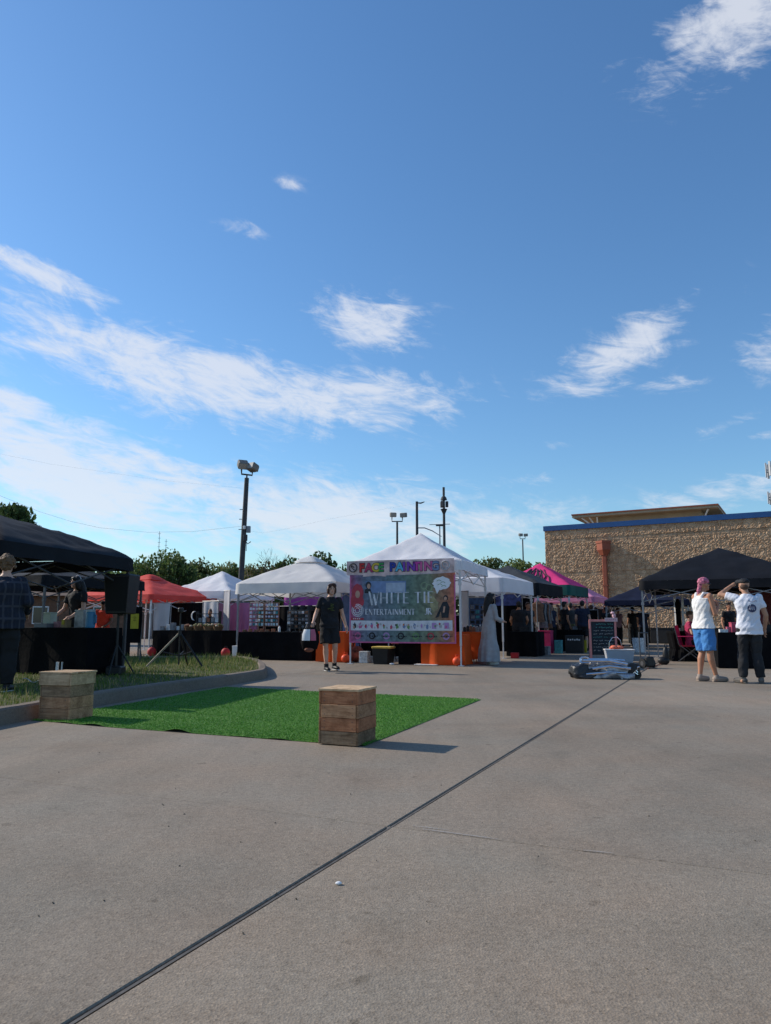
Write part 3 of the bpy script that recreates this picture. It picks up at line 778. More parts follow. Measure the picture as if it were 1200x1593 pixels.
# twin flood pole behind the tent
def twin(label, px, ytop, ybase_vis, Y, spread, s):
    p = P(px, 968, Y); zt = ZY(ytop, Y)
    t = thing('light_pole', label, 'light pole', (p.x, Y, -.07))
    b = MB(); b.path([(0, 0, 0), (0, 0, zt)], [.15*s, .10*s], 10); b.build('pole', m_polewood, t)
    b = MB(); b.path([(-spread, 0, zt+.5*s), (-spread, 0, zt+.06), (spread, 0, zt+.06), (spread, 0, zt+.5*s)], .06*s, 6); b.build('bracket', m_polewood, t)
    flood_head(t, -spread+.12*s, zt+.75*s, rad(10), rad(12), s); flood_head(t, spread+.12*s, zt+.72*s, rad(10), rad(-25), s)
    return t
twin('light pole with two square floodlights rising left behind the face painting tent', 618.5, 811, 845, 58, .42, .80)
twin('short light pole with two floodlights above the charcoal canopy, left of the block building', 817, 838, 880, 74, .26, .62)
# street lamp with cobra arm
p = P(650, 968, 62); zt = ZY(779, 62)
t = thing('street_lamp', 'slim street lamp with one short arm and a curved side mast behind the tent peak', 'street lamp', (p.x, 62, -.07))
b = MB(); b.path([(0, 0, 0), (0, 0, zt)], [.14, .11], 8); b.build('pole', m_polewood, t)
b = MB(); b.path([(0, 0, zt-.12), (.35, 0, zt-.14), (.66, 0, zt-.02)], [.05, .07, .04], 6); b.build('lamp_head', m_polewood, t)
z1 = ZY(820, 62); b = MB(); b.path([(.05, 0, z1), (.65, 0, z1), (1.3, 0, z1-.25), (2.1, 0, z1-.75)], [.05, .05, .045, .03], 6); b.build('side_arm', m_galv, t)
# slim lamp to the right
p = P(686, 968, 70); zt = ZY(817, 70)
t = thing('street_lamp', 'thin street lamp with a flat crosswise head just left of the antenna mast', 'street lamp', (p.x, 70, -.07))
b = MB(); b.path([(0, 0, 0), (0, 0, zt)], [.10, .06], 8); b.build('pole', m_galv, t)
b = MB(); b.box((0, 0, zt+.05), (.75, .3, .14), bev=.04); b.path([(-1.0, 0, zt+.12), (1.0, 0, zt+.18)], .03, 5); b.build('lamp_head', m_polewood, t)
# cellular monopole
Y0 = 78; p = P(693, 968, Y0); zt = ZY(757, Y0); zz = lambda py: ZY(py, Y0)
t = thing('antenna_mast', 'dark slim antenna mast with clustered panels behind the tent roof', 'antenna mast', (p.x, Y0, -.07))
b = MB(); b.path([(0, 0, 0), (0, 0, zz(797)), (0, 0, zz(770)), (0, 0, zz(769)), (0, 0, zt)], [.17, .14, .12, .13, .13], 10); b.build('pole', m_polewood, t)
b = MB(); b.loft([(zz(777), 0, 0, .36, .36), (zz(773), 0, 0, .28, .28), (zz(770.5), 0, 0, .12, .12)], 12); b.build('upper_shroud', m_polewood, t)
for a in (0, 2.09, 4.19):
    b = MB(); b.box((math.cos(a)*.33, math.sin(a)*.33, (zz(779)+zz(788))/2), (.30, .34, zz(779)-zz(788)), rz=a, bev=.03); b.build('panel_antenna', m_polewood, t)
b = MB(); b.loft([(zz(798), 0, 0, .15, .15), (zz(793), 0, 0, .30, .30), (zz(791), 0, 0, .38, .38)], 12); b.build('lower_shroud', m_polewood, t)
# cell tower at the right edge
Y0 = 95; p = P(1236, 968, Y0); zz = lambda py: ZY(py, Y0)
t = thing('cell_tower', 'pale cell tower with panel antennas at the right edge above the block building', 'cell tower', (p.x, Y0, -.07))
b = MB(); b.path([(0, 0, 0), (0, 0, zz(705))], [.5, .35], 12); b.build('pole', m_galv, t)
m_pan = mat('antenna_panel', (.45, .46, .48), .5, .1, 3)
for z0_, z1_ in ((717, 741), (762, 782)):
    for k in range(10):
        a = k*.628+.25
        b = MB(); b.box((math.cos(a)*1.85, math.sin(a)*1.85, (zz(z0_)+zz(z1_))/2), (.16, .36, (zz(z0_)-zz(z1_))*.94), rz=a, bev=.03); b.build('panel_antenna', m_pan, t)
    b = MB()
    for k in range(5):
        a = k*1.256+.25; b.path([(0, 0, zz((z0_+z1_)/2)), (math.cos(a)*1.8, math.sin(a)*1.8, zz((z0_+z1_)/2))], .06, 6)
    ring_ = [(math.cos(q*.314)*1.72, math.sin(q*.314)*1.72, zz((z0_+z1_)/2+3)) for q in range(21)]; b.path(ring_, .05, 6); b.build('antenna_frame', m_galv, t)
# thin radio masts
for px, yt, lb in ((242, 826, 'taller of two hair-thin radio masts over the rounded green tree'), (253, 838, 'shorter of two hair-thin radio masts over the rounded green tree')):
    p = P(px, 968, 120); b = MB(); b.path([(0, 0, 0), (0, 0, ZY(yt, 120))], [.06, .035], 5)
    for k in range(6): z = ZY(yt, 120)*(.75+.045*k); b.tube((-.22, 0, z), (.22, 0, z), .03, n=4)
    tag(b.build('radio_mast', m_galv, loc=(p.x, 120, -.07)), lb, 'mast')
# overhead cables
def sag(pts, r, name, label):
    b = MB(); b.path(pts, r, 5); return tag(b.build(name, m_black), label, 'cable')
def catpx(pl_, Y1, Y2):
    n = len(pl_); return [P(px, py, Y1+(Y2-Y1)*i/(n-1)) for i, (px, py) in enumerate(pl_)]
sag(catpx([(-120, 735), (0, 771), (62, 796), (110, 811), (155, 821), (230, 828), (300, 827), (381, 818)], 30, 46), .0048, 'overhead_cable', 'thick overhead cable dipping from the dark oak toward the floodlight pole')
sag(catpx([(-80, 690), (80, 722), (250, 747), (384, 760)], 34, 46), .002, 'overhead_cable', 'thin upper overhead cable running to the floodlight pole top')
sag(catpx([(388, 826), (410, 829), (440, 824), (520, 806), (693, 775)], 46, 78), .003, 'overhead_cable', 'overhead cable running right from the floodlight pole side box')
# brown house and fence far behind the left stalls
m_brick = mat('brown_brick', (.16, .085, .055), .9, .25, 5, bump=.4, bscale=20)
m_roofb = mat('brown_shingle', (.12, .085, .07), .9, .25, 4)
Yh = 46; x0, x1 = P(30, 968, Yh).x, P(205, 968, Yh).x
hs = thing('brick_house', 'low brown brick house seen under the black canopies at the left', 'house', ((x0+x1)/2, Yh+4, -.07))
b = MB(); b.box((0, 0, 1.35), (x1-x0, 8, 2.7)); b.build('wall', m_brick, hs)
w_ = (x1-x0)/2+.4
b = MB(); b.add([(-w_, -4.5, 2.7), (w_, -4.5, 2.7), (w_, 4.5, 2.7), (-w_, 4.5, 2.7), (-w_+2, 0, 4.2), (w_-2, 0, 4.2)], [(0, 1, 5, 4), (2, 3, 4, 5), (1, 2, 5), (3, 0, 4), (0, 3, 2, 1)]); b.build('roof', m_roofb, hs)
m_pane = mat('window_pane', (.03, .035, .04), .1, .1, 3, spec=.6)
for xx in (-2.2, 1.6):
    b = MB(); b.box((xx, -4.02, 1.5), (1.0, .10, 1.1)); o = b.build('window', m_white, hs); b = MB(); b.box((xx, -4.08, 1.5), (.86, .03, .96)); b.build('pane', m_pane, o)
Yh = 80; x0, x1 = P(325, 968, Yh).x, P(480, 968, Yh).x
hs = thing('roofed_house', 'low house with a dull brown roof between the trees behind the white canopies', 'house', ((x0+x1)/2, Yh+4, -.07))
zr = ZY(880, Yh)
b = MB(); b.box((0, 0, zr*.3), (x1-x0-1, 8, zr*.6)); b.build('wall', m_brick, hs); w_ = (x1-x0)/2
b = MB(); b.add([(-w_, -4.5, zr*.6), (w_, -4.5, zr*.6), (w_, 4.5, zr*.6), (-w_, 4.5, zr*.6), (-w_+3, 0, zr), (w_-3, 0, zr)], [(0, 1, 5, 4), (2, 3, 4, 5), (1, 2, 5), (3, 0, 4), (0, 3, 2, 1)]); b.build('roof', m_roofb, hs)
# ================================================================== CANOPIES
def tent(label, FR=None, c=None, rot=0.0, size=3.0, eave=2.1, drop=.25, peak=2.9, m=None, leg_m=None, mval=None, p=1.0, vent=False, wr=.02, group='pop-up canopies over the stalls', z0=0.0, legs=4, seed=1, hang=None, base_z=(0, 0, 0, 0), flutter=.02):
    """FR/FL/BR/BL corners; local x = right along the front, local y = into the depth"""
    rz = -rot; e2 = Vector((math.cos(rz), math.sin(rz), 0)); e1 = Vector((-math.sin(rz), math.cos(rz), 0)); h = size/2
    if c is None:
        k, q = FR
        q = Vector((q.x, q.y, 0)); c = q + {'FR': e1*h-e2*h, 'FL': e1*h+e2*h, 'BR': -e1*h-e2*h}[k]
    t = thing('canopy_tent', label, 'canopy', (c.x, c.y, z0), rz, group)
    N_ = 36; vs = []
    def zf(x, y):
        r = max(abs(x), abs(y)); s = 1-r
        z = eave+(peak-eave)*(s**p)
        hip = abs(abs(x)-abs(y))
        z -= .035*min(1, hip*2.5)*min(1, s*6)*(r**.5)          # cloth sags between the hip bars
        z += wr*1.5*mnoise.noise(Vector((x*3+seed*5, y*3, 1)))*min(1, s*5+.1)+.016*mnoise.noise(Vector((x*7+seed, y*7, 2)))*min(1, s*6)+.010*(1-abs(mnoise.noise(Vector((x*4.5+seed, y*4.5, 9))))*2)*min(1, s*6)
        return z
    for j in range(N_+1):
        for i in range(N_+1):
            x, y = -1+2*i/N_, -1+2*j/N_
            vs.append((x*h, y*h, zf(x, y)))
    b = MB(); b.add(vs, [(j*(N_+1)+i, j*(N_+1)+i+1, (j+1)*(N_+1)+i+1, (j+1)*(N_+1)+i) for j in range(N_) for i in range(N_)])
    o = b.build('roof_cloth', m, t, smooth=True)
    for e in o.data.polygons: pass
    # valance: hangs from the eave with a small flare and ripple
    b = MB(); per = []
    for (x0, y0, x1, y1) in ((-1, -1, 1, -1), (1, -1, 1, 1), (1, 1, -1, 1), (-1, 1, -1, -1)):
        for i in range(24):
            u = i/24; per.append((x0+(x1-x0)*u, y0+(y1-y0)*u, min(u, 1-u)))
    n = len(per); vs = []
    for lev in range(4):
        f = lev/3
        for (x, y, cu) in per:
            rr = h+.004+f*flutter*(1+1.2*mnoise.noise(Vector((x*4+seed, y*4, f))))*(1 if cu > .02 else .6)
            vs.append((x*rr, y*rr, eave-.004-f*drop*(1-.10*math.sin(math.pi*min(1, cu*2))*0)-.018*f*math.sin(math.pi*cu*2)*-1 + .008*f*mnoise.noise(Vector((x*6, y*6+seed, 3)))))
    b.add(vs, [(l*n+i, l*n+(i+1) % n, (l+1)*n+(i+1) % n, (l+1)*n+i) for l in range(3) for i in range(n)])
    b.build('valance', mval or m, t, smooth=True)
    if vent:
        b = MB(); k = 10; vs = []
        for j in range(k+1):
            for i in range(k+1):
                x, y = -1+2*i/k, -1+2*j/k; r = max(abs(x), abs(y))
                vs.append((x*h*.24, y*h*.24, peak+.09-.20*r**1.6+.012*mnoise.noise(Vector((x*2, y*2, seed)))))
        b.add(vs, [(j*(k+1)+i, j*(k+1)+i+1, (j+1)*(k+1)+i+1, (j+1)*(k+1)+i) for j in range(k) for i in range(k)]); b.build('vent_cap', m, t, smooth=True)
    lm = leg_m or m_leg
    q = h-.05; cs = [(-q, -q), (q, -q), (q, q), (-q, q)]
    for x, y in cs:
        b = MB(); zt = eave-.03
        b.box((x, y, .45+(zt-.45)/2), (.042, .042, zt-.45)); b.box((x, y, .28), (.030, .030, .54)); b.box((x, y, .008), (.12, .12, .016)); b.box((x, y, zt-.05), (.075, .075, .09)); b.box((x, y, zt-.52), (.065, .065, .07))
        b.build('leg', lm, t)
    b = MB()
    for i in range(4):
        x0, y0 = cs[i]; x1, y1 = cs[(i+1) % 4]
        for k in range(2):
            a0, a1_ = k/2, (k+1)/2
            p0 = Vector((x0+(x1-x0)*a0, y0+(y1-y0)*a0, 0)); p1 = Vector((x0+(x1-x0)*a1_, y0+(y1-y0)*a1_, 0)); zu, zl = eave-.09, eave-.50
            b.path([p0+Vector((0, 0, zu)), p1+Vector((0, 0, zl))], .013, 5); b.path([p0+Vector((0, 0, zl)), p1+Vector((0, 0, zu))], .013, 5)
    for x, y in cs: b.path([(x, y, eave-.35), (0, 0, peak-.42)], .013, 5)
    for x, y in cs: b.path([(x, y, eave-.06), (x*.5, y*.5, zf(.5, .5)-.03), (0, 0, peak-.05)], .013, 5)
    b.path([(0, 0, peak-.55), (0, 0, peak-.03)], .018, 6)
    b.build('truss', lm, t)
    return t, c, e1, e2
# face painting tent
T1rot = rad(20); tFL = Vector((-.90, 17.55, 0))
T1, T1c, T1a, T1b = tent('bright white peaked tent carrying the face painting banner', ('FL', tFL), None, T1rot, 2.8, 2.40, .24, 3.22, m_whitetent, m_leg, p=1.12, seed=2)
# vented cream canopy left of it
T2rot = rad(21.5); q = P(366, 968, 20.3)
T2, T2c, T2a, T2b = tent('cream white canopy with a vented cap left of the face painting tent', ('FL', q), None, T2rot, 3.05, 2.04, .29, 2.80, m_creamtent, m_greyleg, p=.88, vent=True, seed=3)
# bluish white canopy further left
T3, T3c, T3a, T3b = tent('small bluish white peaked canopy between the red and the cream canopies', ('FR', P(356, 968, 24.3)), None, rad(24), 2.7, 2.02, .26, 2.78, m_whitetent, m_leg, p=1.05, seed=4)
# red canopy
T4, T4c, T4a, T4b = tent('red canopy with a raised vent cap on white legs', ('FR', P(234, 968, 22.3)), None, rad(25), 3.15, 1.83, .17, 2.48, m_redtent, m_leg, p=.9, vent=True, seed=5)
# black canopies at the left
q = P(202, 968, 12.5)
C1, C1c, C1a, C1b = tent('large black canopy cut by the left edge of the view, nearest one', ('BR', q), None, rad(14), 3.05, 2.05, .21, 2.68, m_blacktent, m_darkleg, p=.78, seed=6)
q = P(222, 968, 18.9)
C2, C2c, C2a, C2b = tent('second black canopy showing below the nearest one, behind the speaker', ('BR', q), None, rad(25), 3.05, 2.02, .24, 2.35, m_blacktent, m_darkleg, p=.8, seed=7)
# row receding on the right of the face painting tent
q = P(831, 968, 22.7)
tent('white tent joined right behind the face painting tent', ('BR', q), None, rad(27), 3.0, 2.20, .40, 2.80, m_whitetent, m_leg, seed=8)
q = P(877, 968, 26.2)
T5, T5c, T5a, T5b = tent('charcoal grey canopy with black valance between white and pink canopies', ('BR', q), None, rad(28), 3.0, 2.24, .40, 2.95, m_greytent, m_leg, m_blacktent, p=.95, seed=9)
q = P(917, 968, 29.6)
T6, T6c, T6a, T6b = tent('hot pink canopy with black scribble on the roof and dark green valance', ('BR', q), None, rad(28), 3.0, 2.36, .40, 3.30, m_pinktent, m_leg, m_tealfab, seed=10)
q = P(948, 968, 33.2)
T7, T7c, T7a, T7b = tent('pale pink canopy nearest the block wall', ('BR', q), None, rad(28), 3.0, 2.05, .22, 2.95, m_palepink, m_leg, seed=11)
# purple canopy behind the cream one
tent('purple canopy seen under the cream canopy valance', ('FL', P(442, 968, 26.5)), None, rad(22), 3.0, 1.98, .42, 2.1, m_purple, m_leg, seed=12)
# right hand black canopies
q = P(998, 968, 17.7)
C3, C3c, C3a, C3b = tent('big black canopy at the right behind the man in white tee', ('FL', q), None, rad(25), 3.6, 1.97, .22, 2.86, m_blacktent, m_greyleg, p=.86, seed=13)
q = P(942, 968, 28.0)
C4, C4c, C4a, C4b = tent('dark navy canopy in front of the block wall left of the big black canopy', ('FL', q), None, rad(23), 3.0, 1.80, .20, 2.50, m_navytent, m_greyleg, p=.95, seed=14)

def local_pt(c, e1, e2, x, y, z=0): p = c+e2*x+e1*y; return Vector((p.x, p.y, z))

# black brush marks on the hot pink roof
def strokes_on(points_list, rad_, name, mm, parent):
    b = MB()
    for pts in points_list: b.path(pts, rad_, 5)
    return b.build(name, mm, parent)
rg = random.Random(8); sl_ = []
for k in range(16):
    # scribble on the right-hand roof panel: x from eave (1) to peak (0), y along
    u = .08+.055*k; pts = []
    for j in range(5):
        r = .35+.5*j/4+rg.uniform(-.08, .08); y = -.75+1.5*u+rg.uniform(-.08, .08); y = max(-r+.05, min(r-.05, y*r))
        s = 1-r; pts.append((r*1.5, y*1.5, 2.36+(3.30-2.36)*s+.005))
for k in range(14):
    u = .08+.06*k; pts = []
    for j in range(4):
        r = .30+.55*j/3+rg.uniform(-.08, .08); x = max(-r+.05, min(r-.05, (-.75+1.5*u+rg.uniform(-.1, .1))*r))
        pts.append((x*1.5, -r*1.5, 2.36+.94*(1-r)+.005))
    sl_.append(pts)
strokes_on(sl_, .026, 'brush_mark', m_black, T6)
# small pale print on the red canopy's right valance
b = MB()
for k in range(7): b.box((1.452+.03, 1.06-.09*k+.3, 1.755), (.006, .055, .035))
b.build('valance_print', mat('pale_print', (.75, .55, .52), .7), T4)

# ================================================================== BANNERS on the face painting tent
def fl(x, y, z): return local_pt(T1c, T1a, T1b, x, y, z)
H1 = 1.4
banner = thing('banner', 'large printed banner hung across the front of the face painting tent', 'banner', tuple(fl(-1.33, -H1-.06, .50)), -T1rot)
BW, BH = 2.60, 1.60
def bw_(u, v): return .012*math.sin(u*2.2+.6)+.010*mnoise.noise(Vector((u*2.2, v*1.6, 3)))+.02*(1-v/BH)*mnoise.noise(Vector((u*1.3, 0, 8)))
m_print = bpy.data.materials.new('banner_print'); m_print.use_nodes = True
def print_nodes(m):
    nt = m.node_tree; N = nt.nodes; L = nt.links; bs = N['Principled BSDF']; tc = N.new('ShaderNodeTexCoord'); sp = N.new('ShaderNodeSeparateXYZ'); L.new(tc.outputs['Object'], sp.inputs[0])
    n = N.new('ShaderNodeTexNoise'); n.inputs['Scale'].default_value = 2.2; n.inputs['Detail'].default_value = 5; L.new(tc.outputs['Object'], n.inputs['Vector'])
    a = N.new('ShaderNodeMath'); a.operation = 'MULTIPLY_ADD'; a.inputs[1].default_value = .55; L.new(n.outputs[0], a.inputs[0]); L.new(sp.outputs[0], a.inputs[2])
    d = N.new('ShaderNodeMath'); d.operation = 'MULTIPLY_ADD'; d.inputs[1].default_value = 1/BW; d.inputs[2].default_value = -.11; L.new(a.outputs[0], d.inputs[0])
    r = N.new('ShaderNodeValToRGB'); cr = r.color_ramp
    st = [(0, (.46, .10, .22)), (.05, (.32, .14, .27)), (.12, (.19, .22, .31)), (.42, (.16, .24, .26)), (.6, (.17, .25, .20)), (.78, (.23, .26, .17)), (.90, (.44, .20, .12)), (1, (.66, .17, .10))]
    while len(cr.elements) < len(st): cr.elements.new(.5)
    for e, (p_, c_) in zip(cr.elements, st): e.position = p_; e.color = (*c_, 1)
    L.new(d.outputs[0], r.inputs[0])
    n2 = N.new('ShaderNodeTexNoise'); n2.inputs['Scale'].default_value = 9; n2.inputs['Detail'].default_value = 6; L.new(tc.outputs['Object'], n2.inputs['Vector'])
    r2 = N.new('ShaderNodeValToRGB'); r2.color_ramp.elements[0].position = .35; r2.color_ramp.elements[1].position = .68
    r2.color_ramp.elements[0].color = (.6, .6, .6, 1); r2.color_ramp.elements[1].color = (1.35, 1.35, 1.35, 1); L.new(n2.outputs[0], r2.inputs[0])
    mx = N.new('ShaderNodeMix'); mx.data_type = 'RGBA'; mx.blend_type = 'MULTIPLY'; mx.inputs[0].default_value = .9
    L.new(r.outputs[0], mx.inputs[6]); L.new(r2.outputs[0], mx.inputs[7]); L.new(mx.outputs[2], bs.inputs['Base Color']); bs.inputs['Roughness'].default_value = .55
    out = N['Material Output']; tr = N.new('ShaderNodeBsdfTranslucent'); L.new(mx.outputs[2], tr.inputs['Color']); ms = N.new('ShaderNodeMixShader'); ms.inputs[0].default_value = .25
    L.new(bs.outputs[0], ms.inputs[1]); L.new(tr.outputs[0], ms.inputs[2]); L.new(ms.outputs[0], out.inputs['Surface'])
print_nodes(m_print)
nu, nv = 40, 24
b = MB(); vs = []
for lay in (0, .004):
    for j in range(nv+1):
        for i in range(nu+1):
            u, v = BW*i/nu, BH*j/nv
            vs.append((u, bw_(u, v)+lay, v-.03*math.sin(math.pi*i/nu)*(j/nv)))
n1_ = (nu+1)*(nv+1)
b.add(vs, [(l*n1_+j*(nu+1)+i, l*n1_+j*(nu+1)+i+1, l*n1_+(j+1)*(nu+1)+i+1, l*n1_+(j+1)*(nu+1)+i) for l in (0, 1) for j in range(nv) for i in range(nu)])
b.build('banner_sheet', m_print, banner, smooth=True)
def bp_(u, v, d=.0): return Vector((u, bw_(u, v)-d, v-.03*math.sin(math.pi*u/BW)*(v/BH)))
def poly_on(b, pts, d=.004):
    vs = [bp_(u, v, d) for u, v in pts]; n = len(vs); cu = sum(p[0] for p in pts)/n; cv = sum(p[1] for p in pts)/n
    b.add(vs+[bp_(cu, cv, d)], [(i, (i+1) % n, n) for i in range(n)])
def rect_on(b, u0, v0, u1, v1, d=.004, nx=8, nz=2):
    vs = [bp_(u0+(u1-u0)*i/nx, v0+(v1-v0)*j/nz, d) for j in range(nz+1) for i in range(nx+1)]
    b.add(vs, [(j*(nx+1)+i, j*(nx+1)+i+1, (j+1)*(nx+1)+i+1, (j+1)*(nx+1)+i) for j in range(nz) for i in range(nx)])
def circ(cu, cv, ru, rv, n=18, wob=0, seed=0): return [(cu+ru*(1+wob*math.sin(i*2.9+seed))*math.cos(2*math.pi*i/n), cv+rv*(1+wob*math.cos(i*2.3+seed))*math.sin(2*math.pi*i/n)) for i in range(n)]
def ringon(b, cu, cv, r0, r1, d=.004, n=22, a0=0, a1=2*math.pi):
    vs = []
    for i in range(n+1):
        a = a0+(a1-a0)*i/n
        for r in (r0, r1): vs.append(bp_(cu+r*math.cos(a), cv+r*math.sin(a), d))
    b.add(vs, [(2*i, 2*i+1, 2*i+3, 2*i+2) for i in range(n)])
pr = lambda n, c, v=.15: mat('print_'+n, c, .55, v, 9)
m_pblue, m_plight, m_pwhite, m_pdark = pr('blue', (.17, .24, .40)), pr('pale_blue', (.36, .42, .52)), pr('white', (.74, .74, .77), .06), pr('ink', (.025, .028, .035), .4)
m_ppink, m_pred, m_pgrey, m_pgreen = pr('pink', (.55, .13, .28)), pr('deep_red', (.42, .05, .07)), pr('grey', (.42, .42, .45), .25), pr('leaf_green', (.15, .28, .12))
m_psilver = pr('silver', (.58, .60, .64), .3)
m_pskin, m_plilac, m_porange = pr('skin', (.48, .28, .20)), pr('lilac', (.42, .25, .48)), pr('orange', (.62, .22, .08))
# photo montage areas
b = MB(); rect_on(b, .40, 1.18, 1.42, 1.46, .003); b.build('print_panel', m_pblue, banner)
b = MB(); rect_on(b, .92, 1.20, 1.40, 1.42, .005); b.build('print_panel', m_plight, banner)
b = MB(); poly_on(b, circ(.20, 1.17, .15, .22, 20, .06)); poly_on(b, circ(.19, .98, .17, .20, 16, .05, 2)); b.build('print_panel', m_pred, banner)
b = MB(); poly_on(b, circ(.20, 1.14, .06, .09), .006); b.build('print_panel', m_pskin, banner)
b = MB(); poly_on(b, circ(.475, 1.36, .075, .09), .005); poly_on(b, [(.38, 1.17), (.39, 1.26), (.45, 1.29), (.53, 1.27), (.56, 1.17)], .005); b.build('print_panel', m_pdark, banner)
b = MB(); poly_on(b, circ(.485, 1.335, .045, .06), .007); b.build('print_panel', m_pskin, banner)
# round emblem of fine white lines
b = MB()
for r_ in (.05, .10, .14): ringon(b, .20, .76, r_, r_+.012)
for k in range(9):
    a = k*.698; ringon(b, .20+.09*math.cos(a), .76+.09*math.sin(a), .030, .038, n=10)
b.build('round_emblem', m_pwhite, banner)
# white speech cloud
b = MB(); poly_on(b, circ(2.28, 1.37, .21, .15, 22, .09, 1), .005); poly_on(b, [(2.12, 1.27), (2.24, 1.24), (2.17, 1.13)], .006); b.build('speech_cloud', m_pwhite, banner)
b = MB()
for k, (u0, u1, v_) in enumerate(((2.16, 2.28, 1.43), (2.2, 2.42, 1.385), (2.14, 2.34, 1.34), (2.26, 2.4, 1.30))): ringon(b, (u0+u1)/2, v_-.05, .06, .072, .008, 10, .6, 2.5)
b.build('cloud_marks', m_pgreen, banner)
# dancer silhouettes at the right, generic
b = MB(); poly_on(b, circ(2.37, 1.03, .055, .065)); poly_on(b, [(2.27, .58), (2.25, .80), (2.30, .94), (2.40, .95), (2.46, .82), (2.43, .58)]); b.build('print_figure', m_pdark, banner); b = MB(); poly_on(b, [(2.12, .58), (2.20, .60), (2.33, .90), (2.29, .92)]); b.build('print_shape', m_pdark, banner)
b = MB(); poly_on(b, circ(2.365, 1.015, .035, .045), .007); b.build('print_face', m_pskin, banner); b = MB(); poly_on(b, [(2.30, .70), (2.34, .70), (2.36, .84), (2.32, .84)], .007); b.build('print_arm', m_pskin, banner)
b = MB(); poly_on(b, circ(1.98, 1.02, .14, .10, 18, .12, 3)); poly_on(b, circ(2.10, .88, .10, .13, 16, .12, 5)); b.build('print_panel', pr('straw', (.33, .30, .17), .3), banner)
b = MB()
for k in range(3): ringon(b, 1.86+.12*k, 1.33-.05*k, .07, .08)
b.build('print_swirl', pr('pale_green', (.34, .44, .26)), banner)
# lettering: thick and thin strokes
def stroke_letters(b, text, u0, v0, h, adv, thick, thin, d=.008):
    S = {'W': [(0, 1, .3, 0, 1), (.3, 0, .5, .8, 0), (.5, .8, .72, 0, 1), (.72, 0, 1.0, 1, 0)], 'H': [(.1, 0, .1, 1, 1), (.75, 0, .75, 1, 1), (.1, .5, .75, .5, 0)], 'I': [(.3, 0, .3, 1, 1)],
         'T': [(.4, 0, .4, 1, 1), (.02, .97, .78, .97, 0)], 'E': [(.15, 0, .15, 1, 1), (.15, .98, .68, .98, 0), (.15, .5, .55, .5, 0), (.15, .02, .68, .02, 0)], 'N': [(.1, 0, .1, 1, 0), (.1, 1, .75, 0, 1), (.75, 0, .75, 1, 0)],
         'R': [(.12, 0, .12, 1, 1), (.12, .98, .6, .93, 0), (.6, .93, .6, .56, 0), (.6, .56, .12, .5, 0), (.3, .5, .75, 0, 1)], 'A': [(0, 0, .4, 1, 0), (.4, 1, .8, 0, 1), (.17, .35, .62, .35, 0)],
         'M': [(.08, 0, .12, 1, 0), (.12, 1, .5, .1, 1), (.5, .1, .88, 1, 0), (.88, 1, .92, 0, 1)], 'J': [(.55, 1, .55, .15, 1), (.55, .15, .3, 0, 0), (.3, 0, .1, .12, 0)]}
    Wd = {'I': .6, 'W': 1.15, 'M': 1.1, 'T': .85, 'E': .8, 'J': .75, ' ': .55}
    u = u0
    for ch in text:
        big = ch == 'W'
        hh = h*(1.25 if big else 1)
        for (a, c_, e, f_, tk) in S.get(ch, []):
            p0 = Vector((u+a*adv, v0+c_*hh-(hh-h)*.7)); p1 = Vector((u+e*adv, v0+f_*hh-(hh-h)*.7)); dd = (p1-p0).normalized(); w = thick if tk else thin; nn = Vector((-dd.y, dd.x))*w/2
            q = [p0-nn, p0+nn, p1+nn, p1-nn]
            b.add([bp_(x.x, x.y, d) for x in q]+[bp_(x.x, x.y, d-.003) for x in q], [(0, 1, 2, 3), (4, 7, 6, 5), (0, 4, 5, 1), (1, 5, 6, 2), (2, 6, 7, 3), (3, 7, 4, 0)])
        u += Wd.get(ch, .95)*adv
    return u
b = MB(); stroke_letters(b, 'WHITE', .50, .93, .26, .235, .042, .012); stroke_letters(b, 'TIE', 1.63, .93, .26, .21, .042, .012); b.build('lettering', m_psilver, banner)
b = MB(); stroke_letters(b, 'ENTERTAINMENT', .40, .66, .135, .109, .026, .011); stroke_letters(b, 'JR', 1.86, .66, .15, .115, .030, .012); b.build('lettering', m_psilver, banner)
# pale strip with small generic pictures
b = MB(); rect_on(b, .03, .29, 2.52, .52, .003, 24); b.build('picture_strip', pr('strip', (.62, .62, .66), .12), banner)
rg = random.Random(12); pal = [m_pdark, m_pskin, m_plilac, m_pgreen, m_ppink, m_porange, m_pgrey, m_pblue, m_pred]
for k in range(16):
    u = .13+.152*k+rg.uniform(-.025, .025); b = MB(); v = .40+rg.uniform(-.02, .02); sc_ = rg.uniform(.7, 1.25)
    if k in (13, 15): rect_on(b, u-.055, .33, u+.055, .47, .006, 2)
    else:
        poly_on(b, circ(u, v-.01, .036*sc_, .065*sc_, 12, .35, k), .006)
    b.build('print_picture', pal[(k*4+k//3) % 9], banner)
    b = MB(); poly_on(b, circ(u+rg.uniform(-.03, .03), v+rg.uniform(-.04, .05), .022*sc_, .030*sc_, 10, .3, k+2), .009); b.build('print_picture', pal[(k*5+1) % 9], banner)
    b = MB(); poly_on(b, circ(u+.07, v+rg.uniform(-.05, .03), .02, .03*sc_, 9, .4, k+4), .007); b.build('print_picture', m_pgrey, banner)
b = MB(); rect_on(b, .03, .535, .36, .585, .005, 6); b.build('print_ribbon', m_pred, banner)
b = MB()
for k in range(4): rect_on(b, .09+.05*k, .552, .12+.05*k, .57, .008, 1, 1)
b.build('ribbon_marks', m_pwhite, banner)
